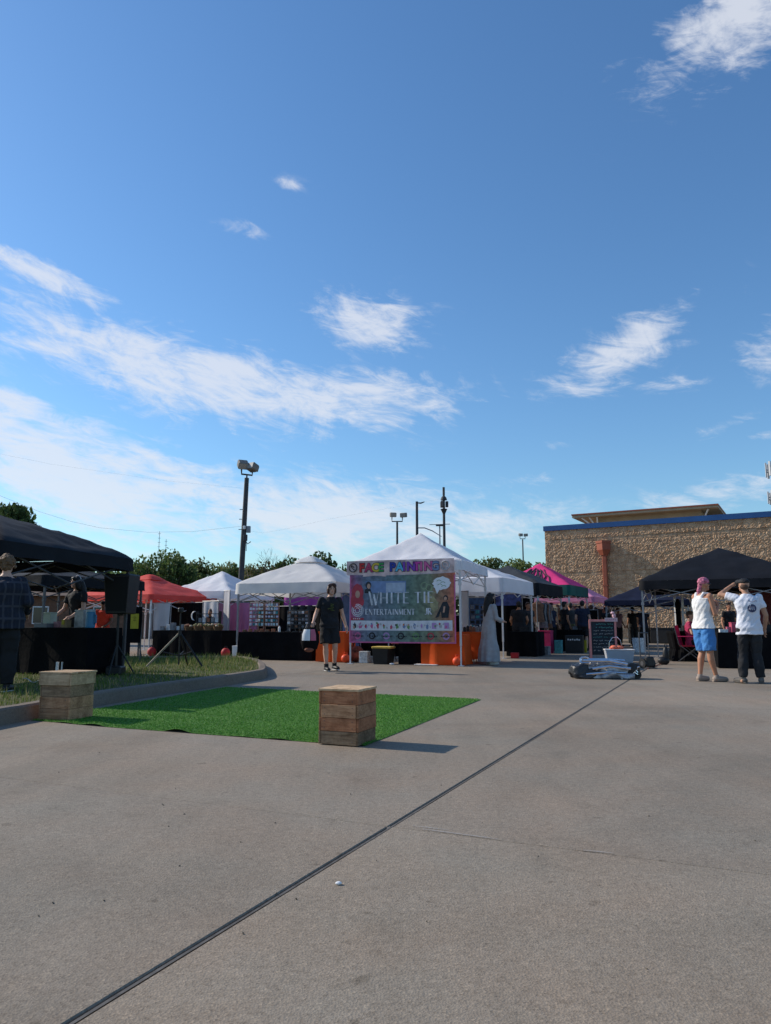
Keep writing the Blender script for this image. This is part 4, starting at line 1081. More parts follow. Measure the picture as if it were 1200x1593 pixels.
for k in range(7):
    b = MB(); ringon(b, .21+.36*k, .165, .05, .082, .005); b.build('print_badge', (m_ppink, m_pdark, m_plilac, m_pdark, m_pgreen, m_pred, m_plilac)[k], banner)
    b = MB()
    for j in range(7): rect_on(b, .09+.36*k+.04*j, .150-.01*(j % 2), .115+.36*k+.04*j, .172, .009, 1, 1)
    b.build('badge_marks', m_pdark, banner)
b = MB(); rect_on(b, .0, .0, BW, .03, .004, 20, 1); rect_on(b, 0, .03, .025, BH*.98, .004, 1, 12); rect_on(b, BW-.03, .03, BW, BH*.97, .004, 1, 12); b.build('banner_hem', m_ppink, banner)
# --- strip banner on the valance
strip = thing('banner', 'long narrow face painting sign on the tent valance above the big banner', 'sign', tuple(fl(-1.42, -H1-.05, 2.10)), -T1rot)
SW, SH = 2.66, .33
b = MB(); vs = []
for lay in (0, .006):
    for j in range(3):
        for i in range(31):
            u = SW*i/30; sg = -.03*math.sin(math.pi*i/30)*(1-j/2)
            vs.append((u, lay+.006*math.sin(u*5), SH*j/2+sg+(-.035 if j == 0 else 0)*abs(math.sin(u*4.2))))
b.add(vs, [(l*93+j*31+i, l*93+j*31+i+1, l*93+(j+1)*31+i+1, l*93+(j+1)*31+i) for l in (0, 1) for j in range(2) for i in range(30)])
b.build('banner_sheet', mat('strip_print', (.62, .45, .43), .6, .42, 5), strip, smooth=True)
fcu = bpy.data.curves.new('lettering', 'FONT')
def letters(text, height, fat, depth):
    cu = bpy.data.curves.new('lettering', 'FONT'); cu.body = text; cu.size = height/.7; cu.offset = fat; cu.extrude = depth; cu.resolution_u = 3
    o = bpy.data.objects.new('lettering', cu); WS.collection.objects.link(o); vl = WS.view_layers[0]; vl.update(); dg = vl.depsgraph
    me = bpy.data.meshes.new_from_object(o.evaluated_get(dg)); bpy.data.objects.remove(o); bpy.data.curves.remove(cu)
    return me
bpy.data.curves.remove(fcu)
lc = {'red': (.55, .03, .03), 'crimson': (.45, .05, .12), 'yellow': (.60, .42, .05), 'green': (.04, .28, .07), 'navy': (.03, .05, .30), 'sky': (.10, .45, .62), 'violet': (.20, .06, .38), 'magenta': (.50, .05, .30), 'rose': (.60, .12, .30), 'blue': (.03, .28, .55)}
seq = [('F', 'red'), ('A', 'crimson'), ('C', 'yellow'), ('E', 'green'), (' ', ''), ('P', 'navy'), ('A', 'sky'), ('I', 'violet'), ('N', 'violet'), ('T', 'magenta'), ('I', 'rose'), ('N', 'rose'), ('G', 'blue')]
u = .33
wd = {'I': .11, ' ': .15, 'N': .178, 'F': .165, 'A': .178, 'C': .178, 'G': .19, 'E': .165, 'P': .170, 'T': .165}
for ch, cn in seq:
    if ch != ' ':
        me = letters(ch, .195, .010, .004)
        me.materials.append(mat('print_'+cn, lc[cn], .55, .1, 9))
        o = link('letter', me, strip, (u, -.014, .07), (math.pi/2, 0, 0))
        me2 = letters(ch, .195, .022, .002); me2.materials.append(m_pdark if cn in ('yellow', 'sky', 'red') else mat('print_outline', (.06, .03, .10), .6)); link('letter_outline', me2, o, (0, 0, -.005))
    u += wd[ch]*.925
for uu in (.17, SW-.20):
    b = MB(); b.path([(uu+.10*math.cos(a*.35), -.012, .17+.10*math.sin(a*.35)) for a in range(19)], .012, 5); b.path([(uu+.05*math.cos(a*.7+1), -.012, .17+.055*math.sin(a*.7)) for a in range(8)], .010, 5); b.build('swirl_emblem', m_pdark if uu < 1 else m_pgrey, strip)
# strings holding the banner
b = MB(); b.path([(0.01, .02, BH-.03), (-.03, .04, BH+.16)], .006, 4); b.path([(BW-.01, .02, BH-.05), (BW+.06, .05, BH+.12)], .006, 4); b.build('cord', m_white, banner)

# ================================================================== TABLES and cloths
def table(label, c, rz, L_, D_, Ht, cloth_m, cloth_label, hem=.01, z0=0.0, group='trestle tables of the stalls', cgroup='table cloths', seed=1, fold=.018, short=0.0, cat_c='tablecloth'):
    """c = centre of table on the ground"""
    t = thing('folding_table', label, 'table', (c.x, c.y, z0), rz, group)
    b = MB(); b.box((0, 0, Ht-.02), (L_, D_, .035), bev=.01); b.build('tabletop', m_white, t)
    for sx in (-1, 1):
        for sy in (-1, 1):
            b = MB(); b.path([(sx*(L_/2-.25), sy*(D_/2-.10), Ht-.04), (sx*(L_/2-.2), sy*(D_/2-.08), 0)], .014, 6); b.build('leg', m_greyleg, t)
    o = MB(); n = 0; per = []
    steps = 26
    for (x0, y0, x1, y1) in ((-1, -1, 1, -1), (1, -1, 1, 1), (1, 1, -1, 1), (-1, 1, -1, -1)):
        for i in range(steps): per.append((x0+(x1-x0)*i/steps, y0+(y1-y0)*i/steps))
    n = len(per); vs = []
    zt = Ht+.004
    lv = [(0, 0), (.012, .006), (.06, .30), (1, 1)]
    levels = 7
    for k in range(levels):
        f = k/(levels-1)
        for (x, y) in per:
            s = (x*L_/2*3.3+y*D_/2*3.3)
            w = fold*f*(math.sin(s*3.1+seed)+.8*mnoise.noise(Vector((x*L_*2.2, y*D_*2.2, seed))))+.010+.014*f
            bx, by = x*L_/2, y*D_/2
            nx, ny = (x if abs(x) > .999 else 0), (y if abs(y) > .999 else 0)
            vs.append((bx+nx*w, by+ny*w, zt-(zt-hem-short)*f+(.0 if k < levels-1 else .012*mnoise.noise(Vector((x*5, y*5, seed+3))))))
    fs = [(l*n+i, (l+1)*n+i, (l+1)*n+(i+1) % n, l*n+(i+1) % n) for l in range(levels-1) for i in range(n)]
    o.add(vs, fs); o.add([vs[i] for i in (0, steps, 2*steps, 3*steps)], [(0, 1, 2, 3)])
    cl = fixn(o.build('tablecloth', cloth_m, None, smooth=False, loc=(c.x, c.y, z0), rot=(0, 0, rz)))
    tag(cl, cloth_label, cat_c, cgroup)
    return t
def tcen(pFR, rz, L_, D_):   # front right corner on the ground -> centre
    e2 = Vector((math.cos(rz), math.sin(rz), 0)); e1 = Vector((-math.sin(rz), math.cos(rz), 0)); return Vector((pFR.x, pFR.y, 0))-e2*L_/2+e1*D_/2
Z_ISL = .12
TBL = {}
def mk(key, pFR, rz, L_, D_, Ht, m, lb, cl, **k):
    c = tcen(pFR, rz, L_, D_); TBL[key] = (c, rz, L_, D_, Ht+.004+k.get('z0', 0)); return table(lb, c, rz, L_, D_, Ht, m, cl, **k)
mk('left', P(138, 968, 11.9), rad(-23), 1.85, .75, .76, m_blackfab, 'trestle table hidden under black cloth beneath the nearest black canopy', 'black cloth covering the table behind the left crate', z0=Z_ISL, seed=2)
mk('red', P(346, 968, 20.9), rad(-22), 2.4, .7, .74, m_blackfab, 'trestle table under black cloth in front of the red canopy', 'black cloth on the table behind the tripod, heaped baskets on it', seed=3)
mk('cream', P(486, 968, 18.9), rad(-20), 2.15, .72, .72, m_blackfab, 'trestle table under black cloth at the cream canopy', 'black cloth on the table below the display racks', seed=4)
mk('orange_left', P(536, 968, 18.25), rad(-20), .74, .7, .74, m_orange, 'small table under orange cloth behind the person in black tee', 'orange cloth showing behind the legs of the person in black', seed=5)
p_ = fl(1.36, -1.16, 0)
mk('orange', p_, -T1rot, 1.0, .6, .70, m_orange, 'table under orange cloth inside the face painting tent, at its front right', 'bright orange cloth hanging below the right part of the big banner', seed=6, fold=.03)
p_ = fl(1.60, -.38, 0)
mk('orange_side', p_, -T1rot, .62, 1.35, .74, m_orange, 'side table under orange cloth between tent leg and the grey dress', 'orange cloth on the side table left of the grey dress', seed=7, fold=.03, short=.10)
p_ = fl(.72, -1.0, 0)
mk('dark_mid', p_, -T1rot, .95, .6, .72, m_blackfab, 'table under black cloth in the middle behind the big banner', 'black cloth showing below the middle of the big banner', seed=8)
mk('black_man', P(833, 968, 21.2), rad(-27), .85, .9, .70, m_blackfab, 'table under black cloth behind the grey dress at the joined white tent', 'black cloth on the small table below the man in black', seed=9)
mk('stall_5', P(905, 968, 24.9), rad(-27), 1.2, .8, .72, m_blackfab, 'table under black cloth below the charcoal canopy', 'black cloth on the table in the shade of the charcoal canopy', seed=10)
mk('right', P(1300, 968, 15.4), rad(-14), 2.3, .75, .75, m_blackfab, 'long table under black cloth behind the woman and the man', 'black cloth with a swinging corner behind the woman in blue shorts', seed=11, fold=.025)
# the loose corner of that cloth reaching the ground by the woman
pc = TBL['right']
# round high table draped in black right of the pale rack
p = P(1060, 968, 19.0)
t = thing('round_table', 'round pedestal table draped in black left of the pink chair', 'table', (p.x, p.y, 0))
b = MB(); b.loft([(.72, 0, 0, .34, .34), (.745, 0, 0, .34, .34)], 24); b.build('tabletop', m_white, t); b = MB(); b.tube((0, 0, 0), (0, 0, .72), .03); b.loft([(0, 0, 0, .2, .2), (.03, 0, 0, .18, .18)], 16); b.build('pedestal', m_greyleg, t)
b = MB(); b.loft([(.752, 0, 0, .36, .36), (.70, 0, 0, .375, .375), (.35, 0, 0, .31, .31), (.30, 0, 0, .30, .30), (.02, 0, 0, .40, .40)], 40, True, .12, 9)
tag(b.build('tablecloth', m_blackfab, loc=(p.x, p.y, 0)), 'black stretchy drape on the round table left of the pink chair', 'tablecloth', 'table cloths')
RT = (p.x, p.y, .755)
def on_table(key, u, v):   # u,v in -1..1 across the top
    c, rz, L_, D_, z = TBL[key]; e2 = Vector((math.cos(rz), math.sin(rz), 0)); e1 = Vector((-math.sin(rz), math.cos(rz), 0)); p = c+e2*u*L_/2+e1*v*D_/2; return (p.x, p.y, z+.002), rz
ORD = ['first', 'second', 'third', 'fourth', 'fifth', 'sixth', 'seventh', 'eighth', 'ninth', 'tenth', 'eleventh', 'twelfth']
# ================================================================== CRATES
m_w1 = wood_mat('weathered_pallet_wood', (.26, .130, .065), (.47, .27, .150)); m_w2 = wood_mat('reddish_pallet_wood', (.28, .105, .050), (.48, .22, .110)); m_w3 = wood_mat('grey_pallet_wood', (.15, .095, .055), (.34, .225, .135)); m_w4 = wood_mat('pale_pine', (.42, .28, .16), (.60, .43, .27))
WM = [m_w1, m_w2, m_w3, m_w4]
def crate(label, near, ang, S, H_, rows, seed, z0=.005, top_shift=0.0):
    """near = ground point of the corner nearest the camera; local x runs right-back along the right face, local -x... the two seen faces meet at the origin"""
    rg = random.Random(seed)
    t = thing('wooden_crate', label, 'crate', (near.x, near.y, z0), ang, 'pallet wood cube seats on the turf mat')
    th = .018; hs = H_/len(rows)
    for (face, L_) in (('left', S), ('right', S), ('far_left', S), ('far_right', S)):
        z = 0
        for k, mi in enumerate(rows if face in ('left', 'far_right') else rows):
            zz = hs-.0025; o_ = rg.uniform(-.003, .004)+(top_shift if k == len(rows)-1 else 0); ln = L_+rg.uniform(-.004, .004)+(2*top_shift if k == len(rows)-1 else 0)
            b = MB()
            if face == 'left':   b.box((-S/2, th/2-o_, z+hs/2), (ln-th*2, th, zz), bev=.0025)
            elif face == 'right': b.box((-th/2+o_, S/2, z+hs/2), (th, ln, zz), bev=.0025)
            elif face == 'far_left': b.box((-S+th/2-o_, S/2, z+hs/2), (th, ln, zz), bev=.0025)
            else: b.box((-S/2, S-th/2+o_, z+hs/2), (ln-th*2, th, zz), bev=.0025)
            # grain runs along the plank
            o = b.build('plank', WM[mi], t)
            z += hs
    # end strips at the near corner show pale
    # top planks
    n = 4; w = (S+.012+2*top_shift)/n
    for k in range(n):
        b = MB(); b.box((-S/2, -.006-top_shift+w*(k+.5), H_+.009+rg.uniform(-.001, .002)), (S+.014+2*top_shift, w-.004, .018), bev=.002); b.build('top_plank', m_w4, t)
    for x, y in ((-.04, .04), (-S+.04, .04), (-.04, S-.04), (-S+.04, S-.04)):
        b = MB(); b.box((x, y, H_/2-.02), (.035, .035, H_-.05)); b.build('corner_post', m_w1, t)
    # nail heads
    b = MB()
    for k in range(len(rows)):
        for q in (.05, S-.05):
            for dz in (.25, .75): b.ell((-q, -.003, (k+dz)*hs), (.004, .002, .004), 6, 4); b.ell((.003, q, (k+dz)*hs), (.002, .004, .004), 6, 4)
    stuff(b.build('nail_head', m_darkleg, t))
    return t
def crate_px(label, near_px, left_px, right_px, S, H_, rows, seed, **k):
    n_ = G(*near_px, .012); l_ = G(*left_px, .012); d = (n_-l_); ang = math.atan2(d.y, d.x)
    return crate(label, n_, ang, S, H_, rows, seed, **k)
crate_px('pallet wood crate on the front right part of the turf mat, nearer of two', (557, 1160), (495, 1155.5), (587, 1147), .350, .418, [2, 1, 0, 1], 3)
crate_px('pallet wood crate with broader lid at the left end of the turf mat', (107, 1121), (60, 1119), (147, 1111), .362, .455, [0, 0, 2, 3], 8, top_shift=.010)

# ================================================================== SPEAKER, TRIPOD and things on the left island
p = P(184, 968, 12.25); z0 = Z_ISL
t = thing('speaker_stand', 'black pole stand with weighted box foot holding the speaker', 'speaker stand', (p.x, p.y, z0))
b = MB(); b.tube((0, 0, .08), (0, 0, 1.0), .028, .022, 8); b.build('pole', m_black, t)
b = MB(); b.box((0, 0, .07), (.26, .26, .14), bev=.02); b.build('base', m_black, t)
for a in (.5, 2.6, 4.7):
    b = MB(); b.path([(0, 0, .5), (math.cos(a)*.30, math.sin(a)*.30, .01)], .014, 6); b.build('leg', m_black, t)
t = thing('loudspeaker', 'large black loudspeaker on the pole stand at the edge of the black canopies', 'loudspeaker', (p.x+.05, p.y, z0+.99), rad(-14)); t.scale = (.88, .88, .88)
b = MB(); vs = []
for z, w, d in ((0, .20, .17), (.02, .22, .19), (.72, .27, .22), (.75, .255, .205)):
    vs += [(-w, -d, z), (w, -d, z), (w*.82, d, z), (-w*.82, d, z)]
b.add(vs, [(0, 3, 2, 1), (12, 13, 14, 15)]+[(l*4+i, l*4+(i+1) % 4, (l+1)*4+(i+1) % 4, (l+1)*4+i) for l in range(3) for i in range(4)]); b.build('cabinet', m_black, t)
b = MB(); b.add([(-.20, -.200, .05), (.20, -.200, .05), (.245, -.225, .69), (-.245, -.225, .69)], [(0, 1, 2, 3)]); b.build('grille', mat('speaker_grille', (.008, .008, .009), .8, .5, 200), t)
b = MB(); b.path([(-.27, 0, .40), (-.30, 0, .42), (-.30, 0, .54), (-.27, 0, .56)], .014, 6); b.build('handle', m_black, t)
b = MB(); b.tube((0, 0, -.03), (0, 0, .0), .04); b.build('socket', m_black, t)
# tripod
p = G(278, 1038, Z_ISL)
t = thing('tripod_stand', 'black lighting tripod with one pale wooden-looking leg on the grass island', 'tripod', (p.x, p.y, Z_ISL))
hub = .66
b = MB(); b.tube((0, 0, .05), (0, 0, 1.05), .016, .013); b.tube((0, 0, hub-.06), (0, 0, hub+.05), .035); b.build('pole', m_black, t)
m_tan = mat('pale_tube', (.34, .29, .21), .6, .2, 10)
for (dx, dy, m__) in ((-.58, -.12, m_tan), (.47, -.05, m_black), (.05, .45, m_black)):
    b = MB(); b.path([(0, 0, hub), (dx, dy, .015)], .019, 6); b.build('leg', m__, t)
    b = MB(); b.path([(0, 0, .22), (dx*.55, dy*.55, hub*.45)], .010, 5); b.build('brace', m_black, t)
b = MB(); b.box((0, 0, 1.09), (.10, .08, .10), bev=.02); b.build('mount_head', m_black, t)
# black bin by the left table, white flyer holder, papers
p = G(147, 1049, Z_ISL)
t = thing('storage_bin', 'black lidded bin standing at the right end of the left table', 'bin', (p.x-.05, p.y+.2, Z_ISL))
b = MB(); b.loft([(0, 0, 0, .13, .13), (.50, 0, 0, .16, .16)], 18); b.build('body', m_black, t); b = MB(); b.loft([(.50, 0, 0, .175, .175), (.53, 0, 0, .17, .17), (.55, 0, 0, .10, .10)], 18); b.build('lid', mat('dull_white_lid', (.30, .30, .32), .5), t)
p = G(94, 1051, Z_ISL)
t = thing('flyer_holder', 'small white metal flyer holder in front of the left table', 'holder', (p.x, p.y-.05, Z_ISL))
b = MB(); b.box((-.035, 0, .11), (.035, .04, .22)); b.build('post', m_white, t); b = MB(); b.box((.04, 0, .11), (.014, .03, .22)); b.build('post', m_white, t); b = MB(); b.box((0, 0, .008), (.16, .12, .016)); b.build('base', m_white, t)
p = G(50, 1064, Z_ISL)
b = MB(); vs = []
for i in range(9):
    for j in range(3): vs.append((-.14+.035*i, -.05+.05*j, .05+.03*math.sin(i*.9+j*.5)))
b.add(vs, [(i*3+j, i*3+j+1, (i+1)*3+j+1, (i+1)*3+j) for i in range(8) for j in range(2)])
tag(b.build('paper_sheet', mat('crumpled_paper', (.45, .45, .50), .8), loc=tuple(p)), 'crumpled pale paper lying in the weeds left of the left crate', 'paper')

# ================================================================== GOODS
def bottle(loc, rz, label, cat, m, r, h, cap=None, group=None, name='bottle'):
    t = thing(name, label, cat, loc, rz, group); b = MB(); b.loft([(0, 0, 0, r*.95, r*.95), (.01, 0, 0, r, r), (h*.72, 0, 0, r, r), (h*.84, 0, 0, r*.5, r*.5), (h*.9, 0, 0, r*.42, r*.42)], 14); b.build('body', m, t, smooth=False)
    b = MB(); b.loft([(h*.9, 0, 0, r*.5, r*.5), (h, 0, 0, r*.5, r*.5)], 12); b.build('cap', cap or m_white, t); return t
def carton(loc, rz, label, cat, m, d, group=None, name='carton', lid=None):
    t = thing(name, label, cat, loc, rz, group); b = MB(); b.box((0, 0, d[2]*.46), (d[0], d[1], d[2]*.92), bev=.006); b.build('body', m, t)
    b = MB(); b.box((0, 0, d[2]*.96), (d[0]*1.03, d[1]*1.03, d[2]*.08), bev=.004); b.build('lid', lid or m, t); return t
m_blueplas = mat('blue_plastic', (.05, .20, .36), .4, .1, 6); m_paleblue = mat('pale_blue_plastic', (.30, .42, .50), .4, .1, 6); m_yellow = mat('yellow_card', (.42, .34, .02), .6, .12, 9); m_card = mat('cardboard', (.32, .22, .13), .85, .15, 8)
l, r_ = on_table('left', .78, -.35)
t = thing('drink_jug', 'large blue drinking jug with pale lid on the left table', 'jug', l, r_); b = MB(); b.loft([(0, 0, 0, .075, .075), (.02, 0, 0, .08, .08), (.24, 0, 0, .078, .078), (.26, 0, 0, .07, .07)], 18); b.build('body', m_blueplas, t); b = MB(); b.loft([(.26, 0, 0, .074, .074), (.30, 0, 0, .072, .072)], 18); b.build('lid', m_paleblue, t); b = MB(); b.path([(.075, 0, .21), (.12, 0, .20), (.12, 0, .08), (.077, 0, .06)], .012, 6); b.build('handle', m_blueplas, t)
l, r_ = on_table('left', .36, .2); carton(l, r_, 'upright white box with glass-fronted goods near the woman in black', 'box', mat('grey_white_card', (.45, .46, .47), .6, .3, 14), (.20, .16, .30))
l, r_ = on_table('left', .18, -.3); t = carton(l, r_, 'small box with a yellow tag on the left table', 'box', m_card, (.12, .12, .13)); b = MB(); b.box((0, -.066, .09), (.05, .012, .08)); b.build('yellow_tag', m_yellow, t)
l, r_ = on_table('left', -.06, -.2); carton(l, r_, 'pinkish tin in the middle of the left table', 'tin', mat('pink_tin', (.40, .20, .24), .4), (.11, .11, .10))
l, r_ = on_table('left', -.36, .0); carton(l, r_, 'tall pale green carton standing behind bowls on the left table', 'box', mat('pale_green_card', (.42, .46, .38), .7), (.17, .15, .26))
l, r_ = on_table('left', -.26, -.5); carton(l, r_, 'flat grey tray at the front edge of the left table', 'tray', mat('grey_tray', (.16, .17, .19), .5), (.30, .18, .07), name='tray')
l, r_ = on_table('left', .55, .25); bottle(l, r_, 'dark slim bottle beside the blue jug', 'bottle', mat('dark_glass', (.03, .035, .045), .15, spec=.6), .035, .25)
p = P(213, 968, 16.5)
# yellow sign on a dark pack hanging behind the speaker
t = thing('sign_easel', 'yellow card sign on a dark frame behind the speaker pole', 'sign', (p.x-.08, p.y, Z_ISL), rad(-15))
b = MB(); b.path([(-.22, 0, 0), (-.18, .03, 1.25)], .018, 5); b.path([(.22, 0, 0), (.18, .03, 1.25)], .018, 5); b.path([(0, .4, 0), (0, .05, 1.2)], .018, 5); b.build('frame', m_darkleg, t)
b = MB(); b.box((0, .005, .80), (.42, .03, .80)); b.build('dark_board', m_blackfab, t)
b = MB(); b.box((.05, -.02, .88), (.20, .014, .33)); b.build('yellow_card', m_yellow, t)
b = MB(); b.path([(.0, -.030, .96), (.03, -.030, .98), (.07, -.030, .97), (.05, -.030, .93)], .006, 4); b.path([(.02, -.030, .90), (.09, -.030, .90)], .006, 4); b.build('card_marks', mat('mark_olive', (.16, .13, .02), .7), t)
# backdrop curtains of the red stall
def curtain(label, p0, p1, z0_, z1_, m, cat='curtain', name='curtain', fold=.035, seed=0, rod=True):
    p0, p1 = Vector((p0.x, p0.y, 0)), Vector((p1.x, p1.y, 0)); d = p1-p0; L_ = d.length; rz = math.atan2(d.y, d.x)
    t = thing(name, label, cat, (p0.x, p0.y, 0), rz); b = MB(); n = max(12, int(L_*26)); vs = []
    for lay in (0, .006):
        for j in range(5):
            f = j/4
            for i in range(n+1):
                u = i/n; vs.append((L_*u, lay+fold*(1.2-f)*(math.sin(u*L_*17+seed)+.6*mnoise.noise(Vector((u*L_*5, f*1.5, seed)))), z0_+(z1_-z0_)*f))
    k = 5*(n+1)
    b.add(vs, [(l*k+j*(n+1)+i, l*k+j*(n+1)+i+1, l*k+(j+1)*(n+1)+i+1, l*k+(j+1)*(n+1)+i) for l in (0, 1) for j in range(4) for i in range(n)]); b.build('cloth', m, t, smooth=True)
    if rod: b = MB(); b.path([(-.05, .003, z1_+.01), (L_+.05, .003, z1_+.01)], .014, 6); b.path([(-.03, .003, 0), (-.03, .003, z1_)], .014, 6); b.path([(L_+.03, .003, 0), (L_+.03, .003, z1_)], .014, 6); b.build('frame', m_greyleg, t)
    return t
m_whitecl = mat('white_curtain', (.60, .60, .62), .85, .08, 2, trans=.25); m_pinkcl = mat('pink_curtain', (.74, .27, .46), .85, .10, 2, trans=.3); m_lilac = mat('lilac_cloth', (.45, .30, .50), .85, .12, 2, trans=.25)
curtain('white curtain hanging at the left under the red canopy', P(238, 968, 22.6), P(264, 968, 22.4), .7, 1.56, m_whitecl, seed=1)
curtain('black backdrop curtain behind the red stall', P(262, 968, 24.2), P(322, 968, 23.4), .05, 1.60, m_blackfab, seed=2)
curtain('short white curtain right of the black backdrop at the red stall', P(316, 968, 23.0), P(338, 968, 22.6), .75, 1.62, m_whitecl, seed=3)
curtain('long white side drape hanging from the bluish white canopy corner', P(348, 968, 24.2), P(356, 968, 23.9), .12, 2.0, m_whitecl, seed=4, fold=.02)
curtain('pink curtain behind the display racks of the cream stall', P(354, 968, 24.7), P(400, 968, 24.2), .45, 1.62, m_pinkcl, seed=5)
curtain('lilac cloth hanging at the back of the bluish white canopy', P(330, 968, 25.8), P(352, 968, 25.5), .5, 1.65, m_lilac, seed=6)
curtain('dark backdrop behind the cream stall tables', P(396, 968, 25.2), P(545, 968, 23.0), .05, 1.50, m_blackfab, seed=7)
curtain('blue and white curtain at the back inside the face painting tent', P(532, 968, 21.2), P(560, 968, 20.8), .3, 2.0, mat('blue_curtain', (.10, .16, .34), .8, .3, 3), seed=8)
curtain('dark curtain closing the back of the face painting tent', P(556, 968, 21.0), P(716, 968, 19.3), .05, 1.15, m_blackfab, seed=9)
curtain('narrow white drape beside the right leg of the face painting tent', P(719, 968, 18.7), P(728, 968, 18.5), .75, 1.75, m_whitecl, seed=10, fold=.02)
curtain('navy poster cloth behind the grey dress', P(730, 968, 22.6), P(758, 968, 22.2), .8, 1.72, mat('navy_print', (.02, .06, .16), .6, .6, 5), seed=11, fold=.012)
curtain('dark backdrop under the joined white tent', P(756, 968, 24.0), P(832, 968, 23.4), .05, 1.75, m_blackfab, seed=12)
curtain('blue patterned cloth hung above the man in black', P(772, 968, 23.2), P(812, 968, 22.8), 1.5, 1.85, mat('blue_print', (.05, .08, .26), .6, .6, 7), seed=13, fold=.012)
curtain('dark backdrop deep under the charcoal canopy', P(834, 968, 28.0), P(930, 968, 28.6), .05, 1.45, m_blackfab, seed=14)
curtain('maroon cloth hung at the back right under the big black canopy', P(1168, 968, 19.4), P(1235, 968, 19.0), .75, 1.80, mat('maroon_cloth', (.16, .045, .05), .85, .3, 4), seed=15)
# baskets of goods at the red stall
m_goods = [mat('goods_%s' % n, c, .7, .35, 18) for n, c in (('brown', (.20, .10, .06)), ('terracotta', (.30, .11, .06)), ('olive', (.16, .15, .06)), ('cream', (.45, .38, .28)), ('grey', (.20, .20, .21)), ('teal', (.05, .22, .24)), ('black', (.02, .02, .022)), ('white', (.62, .62, .62)), ('rose', (.42, .12, .18)))]
m_wick = wood_mat('wicker', (.16, .08, .04), (.30, .17, .09), (30, 30, 30))
rg = random.Random(31)
for k in range(7):
    l, r_ = on_table('red', -.10+.14*k, -.25+.25*(k % 2))
    t = thing('goods_basket', f'wicker basket heaped with small brown goods at the red stall, {ORD[k]} from the left', 'basket', l, r_, 'baskets heaped with goods')
    b = MB(); b.loft([(0, 0, 0, .12, .10), (.10, 0, 0, .16, .13), (.115, 0, 0, .165, .135), (.11, 0, 0, .15, .12), (.06, 0, 0, .14, .11)], 16); b.build('bowl', m_wick, t)
    for j in range(7): b = MB(); b.ell((rg.uniform(-.09, .09), rg.uniform(-.06, .06), .12+rg.uniform(0, .05)), (.05, .042, .035), 8, 6); b.build('item', m_goods[rg.choice((0, 1, 2, 3))], t)
for k in range(5):
    l, r_ = on_table('red', -.90+.15*k, -.2+.2*(k % 2)); carton(l, r_, f'small pale box on the red stall table, {ORD[k]} from the left', 'box', m_goods[7 if k % 2 else 4], (.14, .12, .12+.05*(k % 3)), 'pale boxes on the red stall table')
# rack above the baskets
l, r_ = on_table('red', .25, .75)
t = thing('shelf_stand', 'dark display shelf with a crescent lamp behind the baskets', 'display shelf', l, r_); b = MB(); b.box((-.4, 0, .28), (.02, .12, .56)); b.box((.4, 0, .28), (.02, .12, .56)); b.box((0, 0, .22), (.8, .14, .02)); b.box((0, 0, .48), (.8, .14, .02)); b.build('shelf', m_black, t)
for k in range(5): b = MB(); b.box((-.30+.15*k, 0, .30), (.10, .05, .12+.03*(k % 2))); b.build('framed_card', m_goods[(k*3+4) % 9], t)
b = MB(); b.path([(-.5+.10*math.cos(a), -.02, .42+.13*math.sin(a)) for a in (1.2, 1.7, 2.2, 2.7, 3.2, 3.7, 4.2, 4.8)], [.004, .014, .018, .02, .02, .018, .014, .004], 6); b.build('crescent', m_white, t)
# display racks on the cream stall table
def rack(loc, rz, label, w, h, cols, rows, pal_, legs=.14, seed=0, frame=m_leg):
    rg = random.Random(seed); t = thing('display_rack', label, 'display rack', loc, rz, None)
    b = MB()
    for sx in (-1, 1): b.box((sx*w/2, 0, (h+legs)/2), (.022, .022, h+legs)); b.box((sx*w/2, 0, .012), (.025, .22, .024))
    for k in range(rows+1): b.box((0, 0, legs+h*k/rows), (w, .02, .016))
    b.build('frame', frame, t)
    for i in range(cols):
        for k in range(rows):
            b = MB(); cw, ch = w/cols, h/rows
            b.box((-w/2+cw*(i+.5)+rg.uniform(-.008, .008), -.022, legs+ch*(k+.45)), (cw*.74, .02, ch*rg.uniform(.5, .78)), bev=.004); b.build('goods_card', pal_[rg.randrange(len(pal_))], t)
    return t
pt = [m_goods[5], m_goods[7], m_goods[7], m_goods[7], mat('ice_blue_card', (.45, .58, .62), .5), m_goods[4], mat('lavender_card', (.55, .52, .66), .5)]
for k, (u, v, lb) in enumerate(((-.80, .1, 'leftmost white display rack with teal goods on the cream stall table'), (-.56, -.1, 'narrow display rack second from the left on the cream stall table'), (-.29, .1, 'wide white display rack in the middle of the cream stall table'))):
    l, r_ = on_table('cream', u, v); rack(l, r_, lb, (.26, .16, .40)[k], .62, (3, 2, 5)[k], 6, pt, .15, k+1, mat('wooden_stand', (.34, .17, .12), .7))
l, r_ = on_table('cream', .42, .2); rack(l, r_, 'dark wire rack with grey goods left of the person in black', .62, .46, 6, 5, [m_goods[4], m_goods[6], m_goods[7], m_goods[0]], .1, 9, m_darkleg)
for k in range(3):
    l, r_ = on_table('cream', .28+.20*k, .6)
    t = thing('display_hat', f'dark brimmed hat on a stand on the cream stall table, {ORD[k]} from the left', 'hat', (l[0], l[1], l[2]), r_, 'hats on the cream stall table'); b = MB(); b.tube((0, 0, 0), (0, 0, .57), .014); b.loft([(0, 0, 0, .08, .08), (.015, 0, 0, .08, .08)], 12); b.build('stand', m_darkleg, t)
    b = MB(); b.loft([(.56, 0, 0, .17, .15), (.575, 0, 0, .17, .15), (.58, 0, 0, .10, .09), (.68, 0, 0, .085, .075), (.70, 0, 0, .05, .04)], 18); b.build('hat_body', m_goods[6], t)
